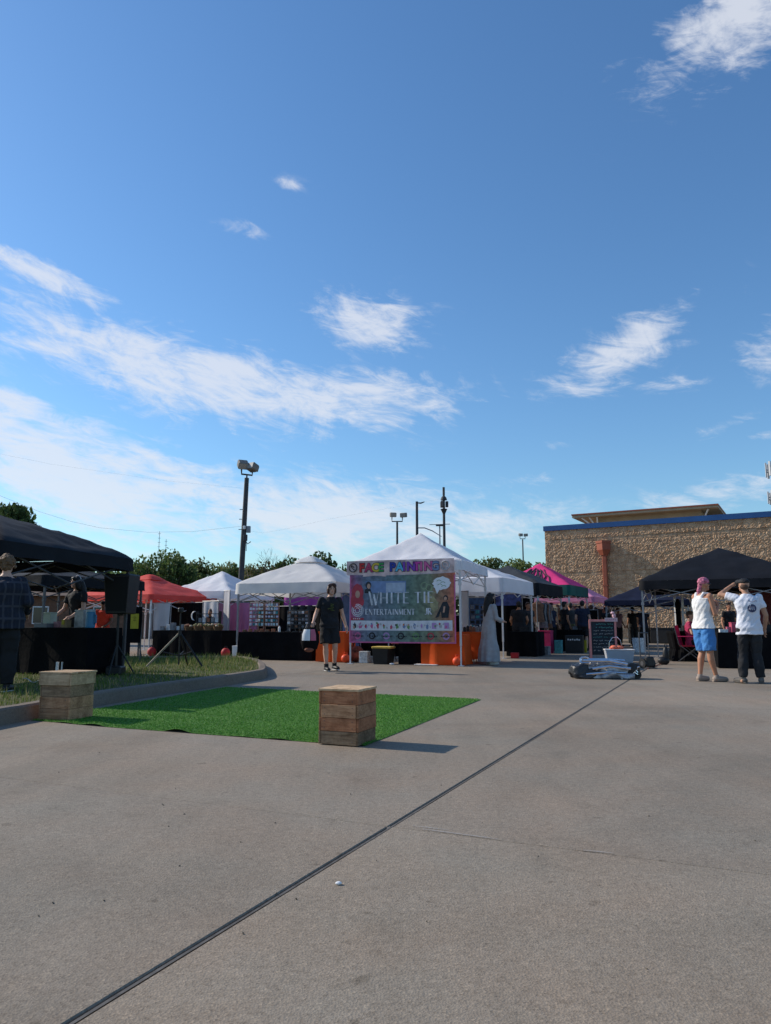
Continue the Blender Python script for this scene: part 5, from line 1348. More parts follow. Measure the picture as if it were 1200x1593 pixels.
l, r_ = on_table('cream', .05, -.6); bottle(l, r_, 'small white squeeze bottle on the cream stall table', 'bottle', m_white, .035, .16)
for k in range(6):
    l, r_ = on_table('cream', -.9+.16*k, -.7); carton(l, r_, f'little wooden block at the front of the cream stall table, {ORD[k]} from the left', 'display block', m_goods[1] if k % 2 else m_goods[0], (.09, .07, .06+.02*(k % 2)), 'wooden display blocks')
# white storage boxes by the drape
for k, (px, py, lb) in enumerate(((349, 1020, 'white plastic box on the ground at the drape foot'), (372, 1024, 'grey white plastic tub beside the cream canopy leg'))):
    p = G(px, py); carton(tuple(p), rad(-22), lb, 'box', m_white, (.36-.1*k, .3, .34), name='storage_box')
for px, py, lb in ((236, 1021, 'dark red weight bag at the white leg of the red canopy'), (351, 1023, 'dark red weight bag in front of the white drape box')):
    p = G(px, py); t = thing('weight_bag', lb, 'weight bag', tuple(p), 0); b = MB(); b.ell((0, 0, .13), (.13, .11, .14), 14, 10); b.build('bag', m_red, t, smooth=True); b = MB(); b.path([(-.05, 0, .25), (-.03, 0, .31), (.03, 0, .31), (.05, 0, .25)], .012, 5); b.build('handle', m_black, t)
# orange weights at the front legs of the face painting tent
for px, py, lb in ((538, 1031, 'orange weight ball at the left front leg of the face painting tent'), (712, 1036, 'orange weight ball at the right front leg of the face painting tent')):
    p = G(px, py); t = thing('weight_ball', lb, 'weight', tuple(p), .3); b = MB(); b.ell((0, 0, .105), (.115, .105, .105), 16, 10); b.build('ball', m_redball, t, smooth=True)
    b = MB(); b.path([(-.04, 0, .19), (-.03, 0, .25), (.03, 0, .25), (.04, 0, .19)], .012, 5); b.build('handle', m_redball, t)
# things under the banner
p = P(597, 968, 17.6)
t = thing('storage_tote', 'black storage tote with yellow lid under the big banner', 'tote', (p.x, p.y, 0), -T1rot)
b = MB(); b.loft([(0, 0, 0, .26, .19), (.36, 0, 0, .31, .23)], 4); o = b.build('body', m_black, t); o.rotation_euler = (0, 0, math.pi/4); o.scale = (1, 1, 1)
b = MB(); b.box((0, 0, .385), (.48, .37, .05), bev=.012); b.build('lid', mat('yellow_lid', (.62, .45, .10), .5), t)
p = P(568, 968, 18.0); carton((p.x, p.y, 0), -T1rot, 'white paper box left of the yellow lidded tote', 'box', m_goods[7], (.22, .2, .28))
p = P(555, 968, 18.4); t = thing('duffel_bag', 'dark red floral bag slumped on the ground behind the left tent leg', 'bag', (p.x, p.y, 0), .2); b = MB(); b.ell((0, 0, .2), (.2, .14, .2), 16, 10); b.build('bag', mat('floral_red', (.22, .05, .03), .8, .8, 9), t, smooth=True); b = MB(); b.path([(-.1, 0, .36), (-.06, 0, .48), (.06, 0, .48), (.1, 0, .36)], .014, 5); b.build('handle', m_black, t)
p = P(625, 968, 18.6); t = thing('folding_chair', 'dark red folding chair behind the yellow lidded tote', 'chair', (p.x, p.y, 0), -.3)
b = MB(); b.box((0, 0, .45), (.42, .40, .03), bev=.01); b.build('seat', mat('dull_red', (.20, .03, .03), .6), t); b = MB(); b.box((0, .2, .70), (.42, .025, .26), bev=.01); b.build('backrest', mat('dull_red', (.20, .03, .03), .6), t)
for sx in (-1, 1):
    b = MB(); b.path([(sx*.2, -.18, 0), (sx*.2, .2, .85)], .012, 5); b.build('leg', m_darkleg, t); b = MB(); b.path([(sx*.2, .2, 0), (sx*.2, -.15, .45)], .012, 5); b.build('leg', m_darkleg, t)
p = P(664, 968, 17.1)
b = MB(); b.box((0, 0, .012), (.55, .25, .02), bev=.005); tag(b.build('paper_sheet', m_goods[7], loc=(p.x, p.y, 0), rot=(0, 0, -T1rot)), 'white card lying on the ground under the middle of the banner', 'paper')
p = P(610, 968, 17.2); b = MB(); b.ell((0, 0, .02), (.06, .04, .025), 10, 6); tag(b.build('paper_scrap', m_goods[7], loc=(p.x, p.y, 0)), 'white scrap on the ground before the yellow lidded tote', 'paper')
# goods on the orange side table
for k in range(6):
    l, r_ = on_table('orange_side', -.5+.5*(k % 3), -.8+.5*(k//3)+.2); bottle(l, r_, f'dark paint bottle on the orange side table, {ORD[k]} counting from front left', 'bottle', m_goods[(6, 0, 4)[k % 3]], .04, .14+.03*(k % 2), group='paint bottles on the orange side table')
l, r_ = on_table('orange_side', .2, .55); rack(l, r_, 'dark card rack at the back of the orange side table', .5, .62, 4, 5, [m_goods[6], m_goods[4], m_goods[5], m_goods[6]], .06, 21, m_darkleg)
# stalls on the right of the row
l, r_ = on_table('black_man', 0, 0); carton(l, r_, 'dark cash box on the small black table', 'box', m_goods[6], (.3, .22, .14))
rg = random.Random(14)
def clothes_rail(label, p0, p1, h, pal_, n, seed, length=.55):
    rg = random.Random(seed); d = Vector((p1.x-p0.x, p1.y-p0.y, 0)); L_ = d.length; t = thing('clothes_rail', label, 'clothes rail', (p0.x, p0.y, 0), math.atan2(d.y, d.x))
    b = MB(); b.path([(0, 0, 0), (0, 0, h), (L_, 0, h), (L_, 0, 0)], .015, 6); b.path([(0, -.22, .02), (0, .22, .02)], .015, 5); b.path([(L_, -.22, .02), (L_, .22, .02)], .015, 5); b.build('rail', m_greyleg, t)
    for k in range(n):
        x = L_*(k+.5)/n; ln = length*rg.uniform(.8, 1.25); b = MB()
        b.loft([(h-.04-ln, x, 0, .035, .22), (h-.04-ln*.5, x, 0, .03, .17), (h-.12, x, 0, .03, .20), (h-.05, x, 0, .015, .06)], 8, True, .1, 3, k); b.path([(x, 0, h-.06), (x, 0, h+.005)], .006, 4); b.build('garment', pal_[rg.randrange(len(pal_))], t)
    return t
clothes_rail('rail of pale tags and dark garments under the charcoal canopy', P(848, 968, 26.3), P(885, 968, 28.2), 1.62, [m_goods[3], m_goods[0], m_goods[6], m_goods[3], m_goods[4]], 13, 3)
clothes_rail('rail of dark garments and scarves at the pink canopy', P(893, 968, 29.5), P(925, 968, 31.2), 1.70, [m_goods[6], m_goods[6], m_goods[4], m_goods[0]], 11, 5, .8)
clothes_rail('rail with hanging pouches under the pale pink canopy near the wall', P(928, 968, 31.5), P(955, 968, 32.8), 1.62, [m_goods[6], m_goods[0], m_goods[6]], 5, 6, .55)
p = P(848, 968, 23.6); carton((p.x, p.y, 0), rad(-27), 'deep pink storage bin on a crate below the charcoal canopy', 'bin', mat('deep_pink', (.40, .02, .10), .6), (.42, .35, .72), name='storage_bin')
p = P(868, 968, 23.4); carton((p.x, p.y, 0), rad(-27), 'small teal tub on the ground right of the deep pink bin', 'tub', m_goods[5], (.22, .2, .42), name='storage_tub')
p = P(845, 968, 22.4); carton((p.x, p.y, 0), rad(-27), 'grey cardboard box on the ground in front of the deep pink bin', 'box', m_goods[4], (.34, .3, .26))
l, r_ = on_table('stall_5', 0, 0)
for k in range(8):
    l, r_ = on_table('stall_5', -.8+.22*k, -.3+.5*(k % 2)); carton(l, r_, f'small dark good on the table below the charcoal canopy, {ORD[k]} from the left', 'box', m_goods[(4, 6, 0, 5, 6, 2, 4, 3)[k]], (.14, .12, .12+.04*(k % 3)), 'dark goods below the charcoal canopy')
# menu board: pink A-frame
p = G(940, 1027)
mb_ = thing('menu_board', 'pink framed chalkboard A-frame sign with white and teal writing', 'sign board', (p.x, p.y, 0), rad(-12))
m_pinkw = mat('pink_painted_wood', (.62, .26, .25), .6, .12, 9); m_chalk = mat('chalkboard', (.018, .030, .042), .8, .3, 6)
W_, Hb = .64, 1.05
for x, w, nm in ((-W_/2, .055, 'frame_post'), (W_/2, .055, 'frame_post')):
    b = MB(); b.box((x, 0, Hb/2), (w, .04, Hb), bev=.006); b.build(nm, m_pinkw, mb_)
    b = MB(); b.path([(x, .03, Hb*.96), (x, .42, .0)], .022, 4); b.build('rear_leg', m_pinkw, mb_)
b = MB(); b.box((0, -.002, Hb-.03), (W_-.06, .036, .055), bev=.005); b.build('frame_rail', m_pinkw, mb_)
b = MB(); b.box((0, .004, Hb*.535), (W_-.056, .018, Hb*.82)); b.build('board_panel', m_chalk, mb_)
m_c1 = mat('white_chalk', (.55, .58, .58), .9, .2, 40); m_c2 = mat('teal_chalk', (.12, .42, .40), .9, .2, 40)
rg = random.Random(6)
for row in range(9):
    b = MB(); x = -.25+(.06 if row < 2 else 0)+rg.uniform(0, .03); z = .93-.085*row
    while x < .24:
        L_ = rg.uniform(.02, .05); hh = .026 if row < 2 else .016
        b.path([(x, -.008, z), (x+L_*.3, -.008, z+hh*rg.uniform(-1, 1)), (x+L_*.6, -.008, z+hh*rg.uniform(-1, 1)), (x+L_, -.008, z)], .006 if row < 2 else .0042, 4)
        x += L_+(.012 if rg.random() < .75 else .05)
    b.build('chalk_line', m_c2 if row in (0, 1, 4) else m_c1, mb_)
b = MB(); b.box((.22, -.03, 1.045), (.32, .016, .10)); b.build('tag_sign', mat('pale_pink_card', (.62, .48, .52), .6), mb_)
b = MB()
for k in range(5): b.path([(.11+.05*k, -.040, 1.03), (.125+.05*k, -.040, 1.065), (.14+.05*k, -.040, 1.03)], .005, 4)
b.build('tag_marks', m_ppink, mb_)
b = MB(); b.ell((.30, .0, 1.15), (.05, .04, .06), 10, 8); b.ell((.27, .0, 1.22), (.055, .05, .035), 10, 8); b.tube((.30, 0, 1.05), (.30, 0, 1.12), .03); b.build('flower_topper', mat('flower_pink', (.72, .45, .52), .6, .4, 20), mb_)
# clear tub with coral cloth
p = G(967, 1031)
t = thing('plastic_tub', 'translucent white plastic tub with coral cloth heaped inside', 'tub', (p.x, p.y+.15, 0), rad(-8))
b = MB(); w0, w1 = .29, .335
b.add([(-w0, -.16, 0), (w0, -.16, 0), (w0, .16, 0), (-w0, .16, 0), (-w1, -.2, .30), (w1, -.2, .30), (w1, .2, .30), (-w1, .2, .30), (-w1+.02, -.185, .30), (w1-.02, -.185, .30), (w1-.02, .185, .30), (-w1+.02, .185, .30), (-w0+.02, -.145, .02), (w0-.02, -.145, .02), (w0-.02, .145, .02), (-w0+.02, .145, .02)],
      [(0, 3, 2, 1), (0, 1, 5, 4), (1, 2, 6, 5), (2, 3, 7, 6), (3, 0, 4, 7), (4, 5, 9, 8), (5, 6, 10, 9), (6, 7, 11, 10), (7, 4, 8, 11), (8, 9, 13, 12), (9, 10, 14, 13), (10, 11, 15, 14), (11, 8, 12, 15), (12, 13, 14, 15)])
b.build('tub_body', mat('milky_plastic', (.58, .62, .68), .35, .06, 5, trans=.3), t)
b = MB(); b.box((0, 0, .31), (w1*2+.03, .43, .024), bev=.01); b.build('rim', m_white, t)
b = MB(); rg = random.Random(3)
for k in range(9): b.ell((rg.uniform(-.22, .12), rg.uniform(-.1, .1), .33+rg.uniform(0, .05)), (rg.uniform(.06, .1), .07, .04), 10, 6)
tag(b.build('coral_cloth', mat('coral_cloth', (.62, .16, .10), .85, .25, 14), loc=(p.x, p.y+.15, 0), rot=(0, 0, rad(-8)), smooth=True), 'coral orange cloth heaped on the plastic tub', 'cloth')
t = thing('wire_hoop', 'thin wire hoop handle standing up from the plastic tub', 'hoop', (p.x-.08, p.y+.15, .33)); b = MB(); b.path([(-.16+.02*0, 0, 0), (-.15, 0, .16), (-.07, 0, .27), (.05, 0, .29), (.13, 0, .2), (.16, 0, .0)], .008, 5); b.build('wire', m_chrome, t)
# folded silver canopy bundle
p = G(945, 1056)
t = thing('folded_bundle', 'bundle of shiny silver tubes in a black bag lying on the concrete by the joint', 'bundle', (p.x, p.y+.12, 0), rad(-6))
rg = random.Random(9); b = None
for k in range(12):
    yy = -.20+.095*(k % 5); zz = .09+.085*(k//5)+.05*math.sin(k % 5)+rg.uniform(-.02, .02)
    b = MB(); b.path([(-.34+rg.uniform(-.10, .12), yy, zz+rg.uniform(-.02, .06)), (.05, yy+rg.uniform(-.02, .02), zz+.03), (.43+rg.uniform(-.12, .05), yy+rg.uniform(-.03, .03), zz+rg.uniform(-.03, .02))], .024, 8); b.build('silver_tube', m_chrome, t)
m_foil = mat('silver_foil_cloth', (.34, .35, .38), .38, .75, 7, metal=.6, bump=.7, bscale=16)
b = MB(); vs = []
for i in range(30):
    for j in range(25):
        x = -.30+.76*i/29; a = math.pi*j/24; rr = (.19+.05*mnoise.noise(Vector((x*4, a*2, 4)))+.022*math.sin(a*13+2.2*mnoise.noise(Vector((x*3, 0, 2))))+.012*mnoise.noise(Vector((x*16, a*6, 1))))*(.80+.20*math.sin(math.pi*min(1, max(0, (x+.36)/.5))*.5))
        vs.append((x, -math.cos(a)*rr*1.05, .012+(math.sin(a)**.7)*rr*1.30*(1-.35*max(0, x-.1))))
b.add(vs, [(i*25+j, (i+1)*25+j, (i+1)*25+j+1, i*25+j+1) for i in range(29) for j in range(24)]); b.build('silver_wrap', m_foil, t, smooth=True)
b = MB(); b.path([(-.55, -.02, .12), (-.46, -.05, .12), (-.36, -.07, .11), (-.26, -.1, .085)], [.05, .115, .11, .06], 14)
b.ell((-.43, -.02, .13), (.19, .18, .15), 24, 16); b.ell((-.26, -.12, .08), (.26, .09, .085), 24, 14); b.ell((-.40, .08, .20), (.12, .10, .09), 20, 12); b.v = [tuple(Vector(v)+Vector((.6, .6, .8))*(.10*mnoise.noise(Vector(v)*7)+.035*mnoise.noise(Vector(v)*22))) for v in b.v]; b.v = [(x, y, max(.004, z)) for x, y, z in b.v]; b.build('black_bag', mat('shiny_black_nylon', (.03, .032, .036), .35, .3, 8, bump=1.0, bscale=14), t, smooth=True)
b = MB(); b.path([(-.34+.085*math.cos(a*.52), -.03+.03*math.sin(a*.52), .30+.06*math.sin(a*.52)) for a in range(13)], .022, 7); b.build('hoop', m_chrome, t)
b = MB(); b.path([(-.22, -.15, .12), (-.12, -.17, .19), (-.02, -.17, .17), (.04, -.17, .08)], .016, 5); b.build('strap', m_chrome, t)
for k, (x, y, r_) in enumerate(((.52, -.1, .075), (.55, .12, .075))):
    b = MB(); b.tube((x, y-.03, r_), (x, y+.03, r_), r_, n=18); b.tube((x, y-.036, r_), (x, y+.036, r_), r_*.45, n=12); b.build('wheel', m_black, t)
b = MB(); b.box((.50, 0, .15), (.16, .30, .22), bev=.03); b.ell((.44, -.12, .15), (.10, .07, .13), 10, 8); b.build('end_joint', m_black, t)
for k in range(4): b = MB(); b.path([(.40+.05*k, -.17, .05+.05*k), (.46+.03*k, -.19, .12+.03*k), (.52, -.17, .08+.04*k)], .012, 5); b.build('bracket', m_chrome, t)
# cord from bundle to ground joint
b = MB(); b.path([G(968, 1056, .01), G(972, 1052, .012), G(978, 1047, .02)], .010, 5); tag(b.build('pale_stick', m_white, None), 'short pale stick on the concrete at the end of the silver bundle', 'stick')
# hand cart wheel with pole
p = G(1004, 1040)
t = thing('hand_trolley', 'upright black two-wheeled trolley right of the silver bundle', 'trolley', (p.x, p.y+.06, 0), rad(20))
for sx in (-.03, .20):
    b = MB(); b.tube((sx-.02, 0, .105), (sx+.02, 0, .105), .105, n=22); o = b.build('wheel', m_black, t); b = MB(); b.tube((sx-.024, 0, .105), (sx+.024, 0, .105), .05, n=14); b.build('hub', m_darkleg, o)
b = MB(); b.path([(-.03, .06, .1), (-.03, .08, .75)], .014, 6); b.path([(.20, .06, .1), (.20, .08, .75)], .014, 6); b.path([(-.03, .08, .75), (.20, .08, .75)], .014, 6); b.path([(-.03, .065, .3), (.20, .065, .3)], .011, 6); b.build('frame', m_darkleg, t)
b = MB(); b.box((.085, -.08, .012), (.26, .16, .014)); b.build('toe_plate', m_darkleg, t)
b = MB(); b.box((.085, -.07, .14), (.20, .12, .22), bev=.03); tag(b.build('black_pouch', m_black, None, loc=tuple(t.location), rot=(0, 0, rad(20))), 'black pouch strapped on the foot of the two-wheeled trolley', 'pouch')
# weight bag and cord by canopy leg
p = G(1033, 1034)
t = thing('weight_bag', 'slumped black sandbag at the leg of the big black canopy', 'weight bag', (p.x, p.y, 0)); b = MB(); b.ell((0, 0, .09), (.14, .10, .10), 14, 10); b.ell((.06, 0, .22), (.075, .07, .20), 14, 10); b.build('bag', m_black, t, smooth=True); b = MB(); b.path([(.03, 0, .40), (.05, 0, .47), (.1, 0, .47), (.1, 0, .40)], .012, 5); b.build('handle', m_black, t)
b = MB(); pc_ = [G(1008, 1040, .01), G(1014, 1038, .012), G(1022, 1035, .012), G(1028, 1033, .02)]; b.path(pc_, .011, 5); tag(b.build('red_strap', mat('dull_red_strap', (.35, .10, .08), .8)), 'dull red strap lying between trolley wheel and black sandbag', 'strap')
# white bucket far
p = P(992, 968, 24.5); bk = thing('bucket', 'grey white bucket below the navy canopy', 'bucket', (p.x, p.y, .0)); b = MB(); b.loft([(0, 0, 0, .17, .17), (.44, 0, 0, .20, .20), (.46, 0, 0, .21, .21)], 18); b.build('body', m_goods[7], bk); b = MB(); b.path([(-.2, 0, .42), (-.12, -.1, .30), (.12, -.1, .30), (.2, 0, .42)], .008, 5); b.build('handle', m_darkleg, bk)
b = MB(); 
# low black planters along the wall
for k in range(5):
    q = wp(wall_s(1000)+1.0*k+.2, -2.6, 0); t = thing('planter', f'low black planter at the foot of the block wall, {ORD[k]} from the left', 'planter', (q.x, q.y, 0), -TB, 'black planter boxes along the wall'); b = MB(); b.box((0, 0, .35), (.95, .5, .7), bev=.03); b.build('box', m_black, t); b = MB(); b.box((0, 0, .71), (.99, .54, .05), bev=.01); b.build('rim', m_black, t)
# pale rack under the big black canopy
p0, p1 = P(1052, 968, 20.3), P(1078, 968, 19.9)
t = thing('garment_rack', 'white tubular rack beside the black round table at the right', 'rack', (p0.x, p0.y, 0), math.atan2(p1.y-p0.y, p1.x-p0.x)); L_ = (p1-p0).length
for x in (0, L_*.45, L_): b = MB(); b.box((x, 0, .86), (.045, .045, 1.72)); b.build('post', m_leg, t)
b = MB(); b.box((L_/2, 0, 1.70), (L_*1.9, .03, .03)); b.box((L_/2, 0, .06), (L_, .03, .03)); b.build('rail', m_leg, t)
b = MB()
for k in range(5):
    b.box((L_*.45+L_*.55*(k+.5)/5, 0, 1.13), (.014, .014, .5))
for z in (.9, 1.05, 1.2, 1.36): b.box((L_*.72, 0, z), (L_*.55, .012, .012))
b.build('wire_grid', m_leg, t)
b = MB(); b.loft([(.75, L_*.2, -.02, .05, .12), (1.2, L_*.2, -.02, .05, .10), (1.5, L_*.2, -.02, .04, .14), (1.62, L_*.2, -.02, .015, .04)], 8); tag(b.build('hanging_garment', m_blackfab, loc=tuple(t.location), rot=tuple(t.rotation_euler)), 'black garment hanging on the white tubular rack', 'garment')
carton((RT[0]-.12, RT[1]-.1, RT[2]), 0, 'little white cup box on the black round table', 'box', m_white, (.07, .07, .07)); carton((RT[0]+.10, RT[1]-.05, RT[2]), 0, 'black sample case on the round table', 'case', m_black, (.2, .16, .14))
# goods on the right long table
rg = random.Random(19)
for k in range(11):
    u = -.86+.16*k; l, r_ = on_table('right', u, -.35+.5*(k % 2)); carton(l, r_, f'small boxed good on the right black table, {ORD[k]} from the left', 'box', m_goods[(7, 8, 4, 8, 7, 6, 4, 3, 6, 8, 4)[k]], (.17, .14, .07+.05*(k % 3)), 'boxed goods on the right table')
l, r_ = on_table('right', -.55, .2); carton(l, r_, 'wide rose red carton on the right table between woman and man', 'box', mat('rose_card', (.42, .07, .12), .6), (.34, .26, .22))
# pink camp chair
p = G(1082, 1031)
cch = thing('camp_chair', 'magenta fabric camp chair seen from behind next to the woman in blue shorts', 'chair', (p.x+.05, p.y+.3, 0), rad(60))
m_mag = mat('magenta_fabric', (.42, .02, .10), .8, .2, 6)
b = MB(); vs = []
for i in range(7):
    for j in range(7): x = -.26+.52*i/6; vs.append((x, .24+.10*(j/6)-.05*math.cos(x*6), .42+.48*j/6))
b.add(vs, [(i*7+j, (i+1)*7+j, (i+1)*7+j+1, i*7+j+1) for i in range(6) for j in range(6)]); b.build('backrest', m_mag, cch, smooth=True)
b = MB(); vs = [(-.26+.52*i/6, -.25+.5*j/6, .42-.05*math.sin(math.pi*i/6)) for i in range(7) for j in range(7)]; b.add(vs, [(i*7+j, (i+1)*7+j, (i+1)*7+j+1, i*7+j+1) for i in range(6) for j in range(6)]); b.build('seat', m_mag, cch, smooth=True)
for sx in (-1, 1):
    b = MB(); b.path([(sx*.27, -.26, .02), (sx*.27, .25, .44), (sx*.27, .34, .92)], .012, 5); b.build('leg', m_darkleg, cch); b = MB(); b.path([(sx*.27, .28, .02), (sx*.27, -.26, .44), (sx*.28, -.27, .62)], .012, 5); b.build('leg', m_darkleg, cch)
    b = MB(); b.box((sx*.285, .0, .63), (.06, .52, .02), bev=.008); b.build('armrest', m_mag, cch)
# dark seat at the round table
CH = cch

# more of the shaded stalls at centre right
mk('stall_6', P(930, 968, 28.2), rad(-27), 1.3, .7, .74, m_blackfab, 'table under black cloth below the hot pink canopy', 'black cloth on the table below the hot pink canopy', seed=41)
mk('stall_7', P(958, 968, 31.6), rad(-27), 1.2, .7, .74, m_blackfab, 'table under black cloth below the pale pink canopy', 'black cloth on the table below the pale pink canopy', seed=42)
for k in range(7):
    l, r_ = on_table('stall_6', -.8+.26*k, -.3+.5*(k % 2)); carton(l, r_, f'small good on the table below the hot pink canopy, {ORD[k]} from the left', 'box', m_goods[(0, 8, 7, 5, 6, 4, 3)[k]], (.15, .12, .12+.06*(k % 3)), 'goods below the hot pink canopy')
for k in range(6):
    l, r_ = on_table('stall_7', -.8+.30*k, -.3+.5*(k % 2)); carton(l, r_, f'small good on the table below the pale pink canopy, {ORD[k]} from the left', 'box', m_goods[(4, 7, 1, 6, 8, 3)[k]], (.16, .12, .12+.06*(k % 3)), 'goods below the pale pink canopy')
p = P(893, 968, 23.9)
t = thing('price_board', 'black sign crate with pale smeared marks before the charcoal canopy table', 'sign', (p.x, p.y, 0), rad(-22)); b = MB(); b.box((0, 0, .28), (.56, .30, .56), bev=.01); b.build('board', m_black, t)
b = MB()
for k in range(6): b.box((-.18+.07*k, -.156, .43-.01*(k % 2)), (.045, .006, .05))
b.build('marks', m_goods[7], t)
p = P(905, 968, 24.2); carton((p.x, p.y, 0), rad(-20), 'yellow carton on the ground right of the black sign crate', 'box', m_yellow, (.26, .22, .40))
p = P(925, 968, 25.6); carton((p.x, p.y, 0), rad(-20), 'brown cardboard box on the ground left of the chalkboard', 'box', m_card, (.32, .26, .30))
p = P(800, 968, 20.3); carton((p.x, p.y, 0), rad(-20), 'low orange red crate on the ground by the leg of the joined white tent', 'crate', m_red, (.20, .2, .15))
clothes_rail('rail of dark shirts along the right side of the joined white tent', P(836, 968, 23.0), P(852, 968, 24.6), 1.66, [m_goods[6], m_goods[4], m_goods[6], m_goods[0]], 9, 8, .7)
# ================================================================== PEOPLE
m_hairb = mat('black_hair', (.012, .010, .010), .5, .3, 40, bump=.6, bscale=60); m_hairbr = mat('brown_hair', (.075, .040, .024), .55, .35, 40, bump=.6, bscale=60); m_haircurl = mat('tawny_curly_hair', (.16, .095, .055), .7, .45, 30, bump=1.0, bscale=40)
m_shoe_b = mat('black_shoe', (.015, .015, .016), .5, .2, 20); m_sole = mat('white_sole', (.60, .60, .60), .6, .1, 20); m_eye = mat('eye', (.03, .02, .015), .2, .1, 10); m_lip = mat('lips', (.40, .13, .11), .5, .1, 20)
def cloth(n, c, v=.18): return mat(n, c, .85, v, 6, bump=.35, bscale=22)
DEF = dict(hipL=(.09, 0, .90), hipR=(-.09, 0, .90), kneeL=(.10, -.02, .49), kneeR=(-.10, -.02, .49), ankL=(.105, .02, .085), ankR=(-.105, .02, .085), toeL=(.13, -.15, .03), toeR=(-.13, -.15, .03),
           shL=(.175, .0, 1.415), shR=(-.175, .0, 1.415), elL=(.235, .035, 1.13), elR=(-.235, .035, 1.13), wrL=(.245, -.05, .885), wrR=(-.245, -.05, .885), haL=(.245, -.09, .80), haR=(-.245, -.09, .80), head=(0, -.02, 1.625))
TORSO = [(.80, .130, .095), (.86, .165, .115), (.92, .175, .122), (.99, .160, .112), (1.06, .145, .104), (1.14, .148, .106), (1.23, .160, .112), (1.32, .172, .115), (1.385, .170, .104), (1.43, .125, .085), (1.47, .070, .066), (1.50, .055, .058)]
def person(label, loc, rz, H=1.72, pose=None, skin=m_skin, shirt=None, pants=None, hair=m_hairb, hair_style='short', shoes=m_shoe_b, sleeve=.55, hem=.86, pant_len=1.0, pant_w=1.25, dress=None, build=1.0, bust=0.0, lean=(0, 0), headturn=0.0, vox=.011, detail=True, shirt_loose=1.12, hip_z=None, sleeveless=False, bare_feet=False, sock=None, nod=0.0, hipw=1.0):
    s = H/1.75; J = {k: Vector(v) for k, v in DEF.items()}
    dz = 0
    if hip_z is not None:
        dz = hip_z/s-.90
        for k in J:
            if not k.startswith(('knee', 'ank', 'toe')): J[k].z += dz
    if pose:
        for k, v in pose.items(): J[k] = Vector(v)
    def sh(v):
        k = max(0.0, v.z-(.93+dz)); return Vector((v.x+lean[0]*k, v.y+lean[1]*k, v.z))*s
    root = thing('person', label, 'person', loc, rz)
    tor = [(z+dz, rx*build*(hipw if z < 1.0 else 1), ry*build) for z, rx, ry in TORSO]
    hd = J['head']
    Mh = Matrix.Rotation(headturn, 3, 'Z') @ Matrix.Rotation(nod, 3, 'X')
    def limb(b, pts, rs, n=12): b.path(pts, rs, n)
    # ---- body: one continuous surface
    b = MB(); b.loft([(z, 0, 0, rx, ry) for z, rx, ry in tor], 22)
    if bust: b.ell((.075, -.085, 1.27+dz), (.075, .07, .075)); b.ell((-.075, -.085, 1.27+dz), (.075, .07, .075))
    b.path([(0, .005, 1.44+dz), tuple(hd+Vector((0, .02, -.07)))], [.058, .052], 12)
    def hp(x, y, z): return hd+Mh @ Vector((x, y, z))
    b.ell(hd+Mh @ Vector((0, .008, .02)), (.074, .092, .098), 16, 12, Mh); b.ell(hp(0, -.022, -.05), (.056, .064, .062), 14, 10, Mh)
    b.path([hp(0, -.080, .02), hp(0, -.100, -.012), hp(0, -.084, -.028)], [.010, .016, .012], 8)
    for sx in (-1, 1): b.ell(hp(sx*.076, .012, -.002), (.012, .022, .032), 8, 6, Mh)
    b.ell(hp(0, -.075, -.085), (.024, .018, .016), 8, 6, Mh)
    for S_ in 'LR':
        a, e, w, h_ = J['sh'+S_], J['el'+S_], J['wr'+S_], J['ha'+S_]
        b.ell(a, (.058*build, .056*build, .060)); limb(b, [a, a.lerp(e, .4), e], [.054*build, .050*build, .039*build]); b.ell(e, .040*build)
        limb(b, [e, e.lerp(w, .3), w], [.040*build, .041*build, .027])
        d = (h_-w).normalized(); b.ell(w.lerp(h_, .55), (.030, .030, .030)); limb(b, [w, w.lerp(h_, .5), h_], [.026, .034, .028], 10)
        hpz, kn, an, to = J['hip'+S_], J['knee'+S_], J['ank'+S_], J['toe'+S_]
        b.ell(hpz, (.092*build, .098*build, .10)); limb(b, [hpz, hpz.lerp(kn, .35), kn], [.092*build*hipw, .083*build*hipw, .055*build], 14); b.ell(kn, .056*build)
        back = (an-kn).cross(Vector((1, 0, 0))).normalized(); back = back if back.y > 0 else -back
        limb(b, [kn, kn.lerp(an, .3)+back*.018, kn.lerp(an, .7)+back*.006, an], [.053*build, .058*build, .042*build, .035], 14)
        b.path([an+Vector((0, .035, -.045)), an.lerp(to, .45)+Vector((0, 0, -.012)), to], [.036, .038, .026], 10)
    b.v = [tuple(sh(Vector(v))) for v in b.v]
    o = b.build('body', skin, root); modmesh(o, [('REMESH', dict(mode='VOXEL', voxel_size=vox)), ('SMOOTH', dict(factor=.5, iterations=5))])
    # fingers join the same mesh
    bm = bmesh.new(); bm.from_mesh(o.data); f = MB()
    for S_, sg in (('L', 1), ('R', -1)):
        w, h_ = J['wr'+S_], J['ha'+S_]; d = (h_-w).normalized(); side = d.cross(Vector((0, 0, 1)) if abs(d.z) < .8 else Vector((1, 0, 0))).normalized(); nn = d.cross(side)
        for k in range(4):
            o_ = side*(-.024+.016*k); L_ = (.060, .072, .068, .052)[k]
            f.path([sh(h_-d*.02+o_), sh(h_+d*L_*.5+o_*1.1+nn*.006), sh(h_+d*L_*.85+o_*1.1+nn*.020), sh(h_+d*L_+o_*1.05+nn*.034)], [.0092, .0085, .0078, .0062], 6)
        f.path([sh(w.lerp(h_, .3)-side*.028), sh(w.lerp(h_, .7)-side*.052+nn*.012), sh(h_-side*.046+nn*.026)], [.012, .0100, .0080], 6)
    vv = [bm.verts.new(v) for v in f.v]
    for q in f.f: bm.faces.new([vv[i] for i in q])
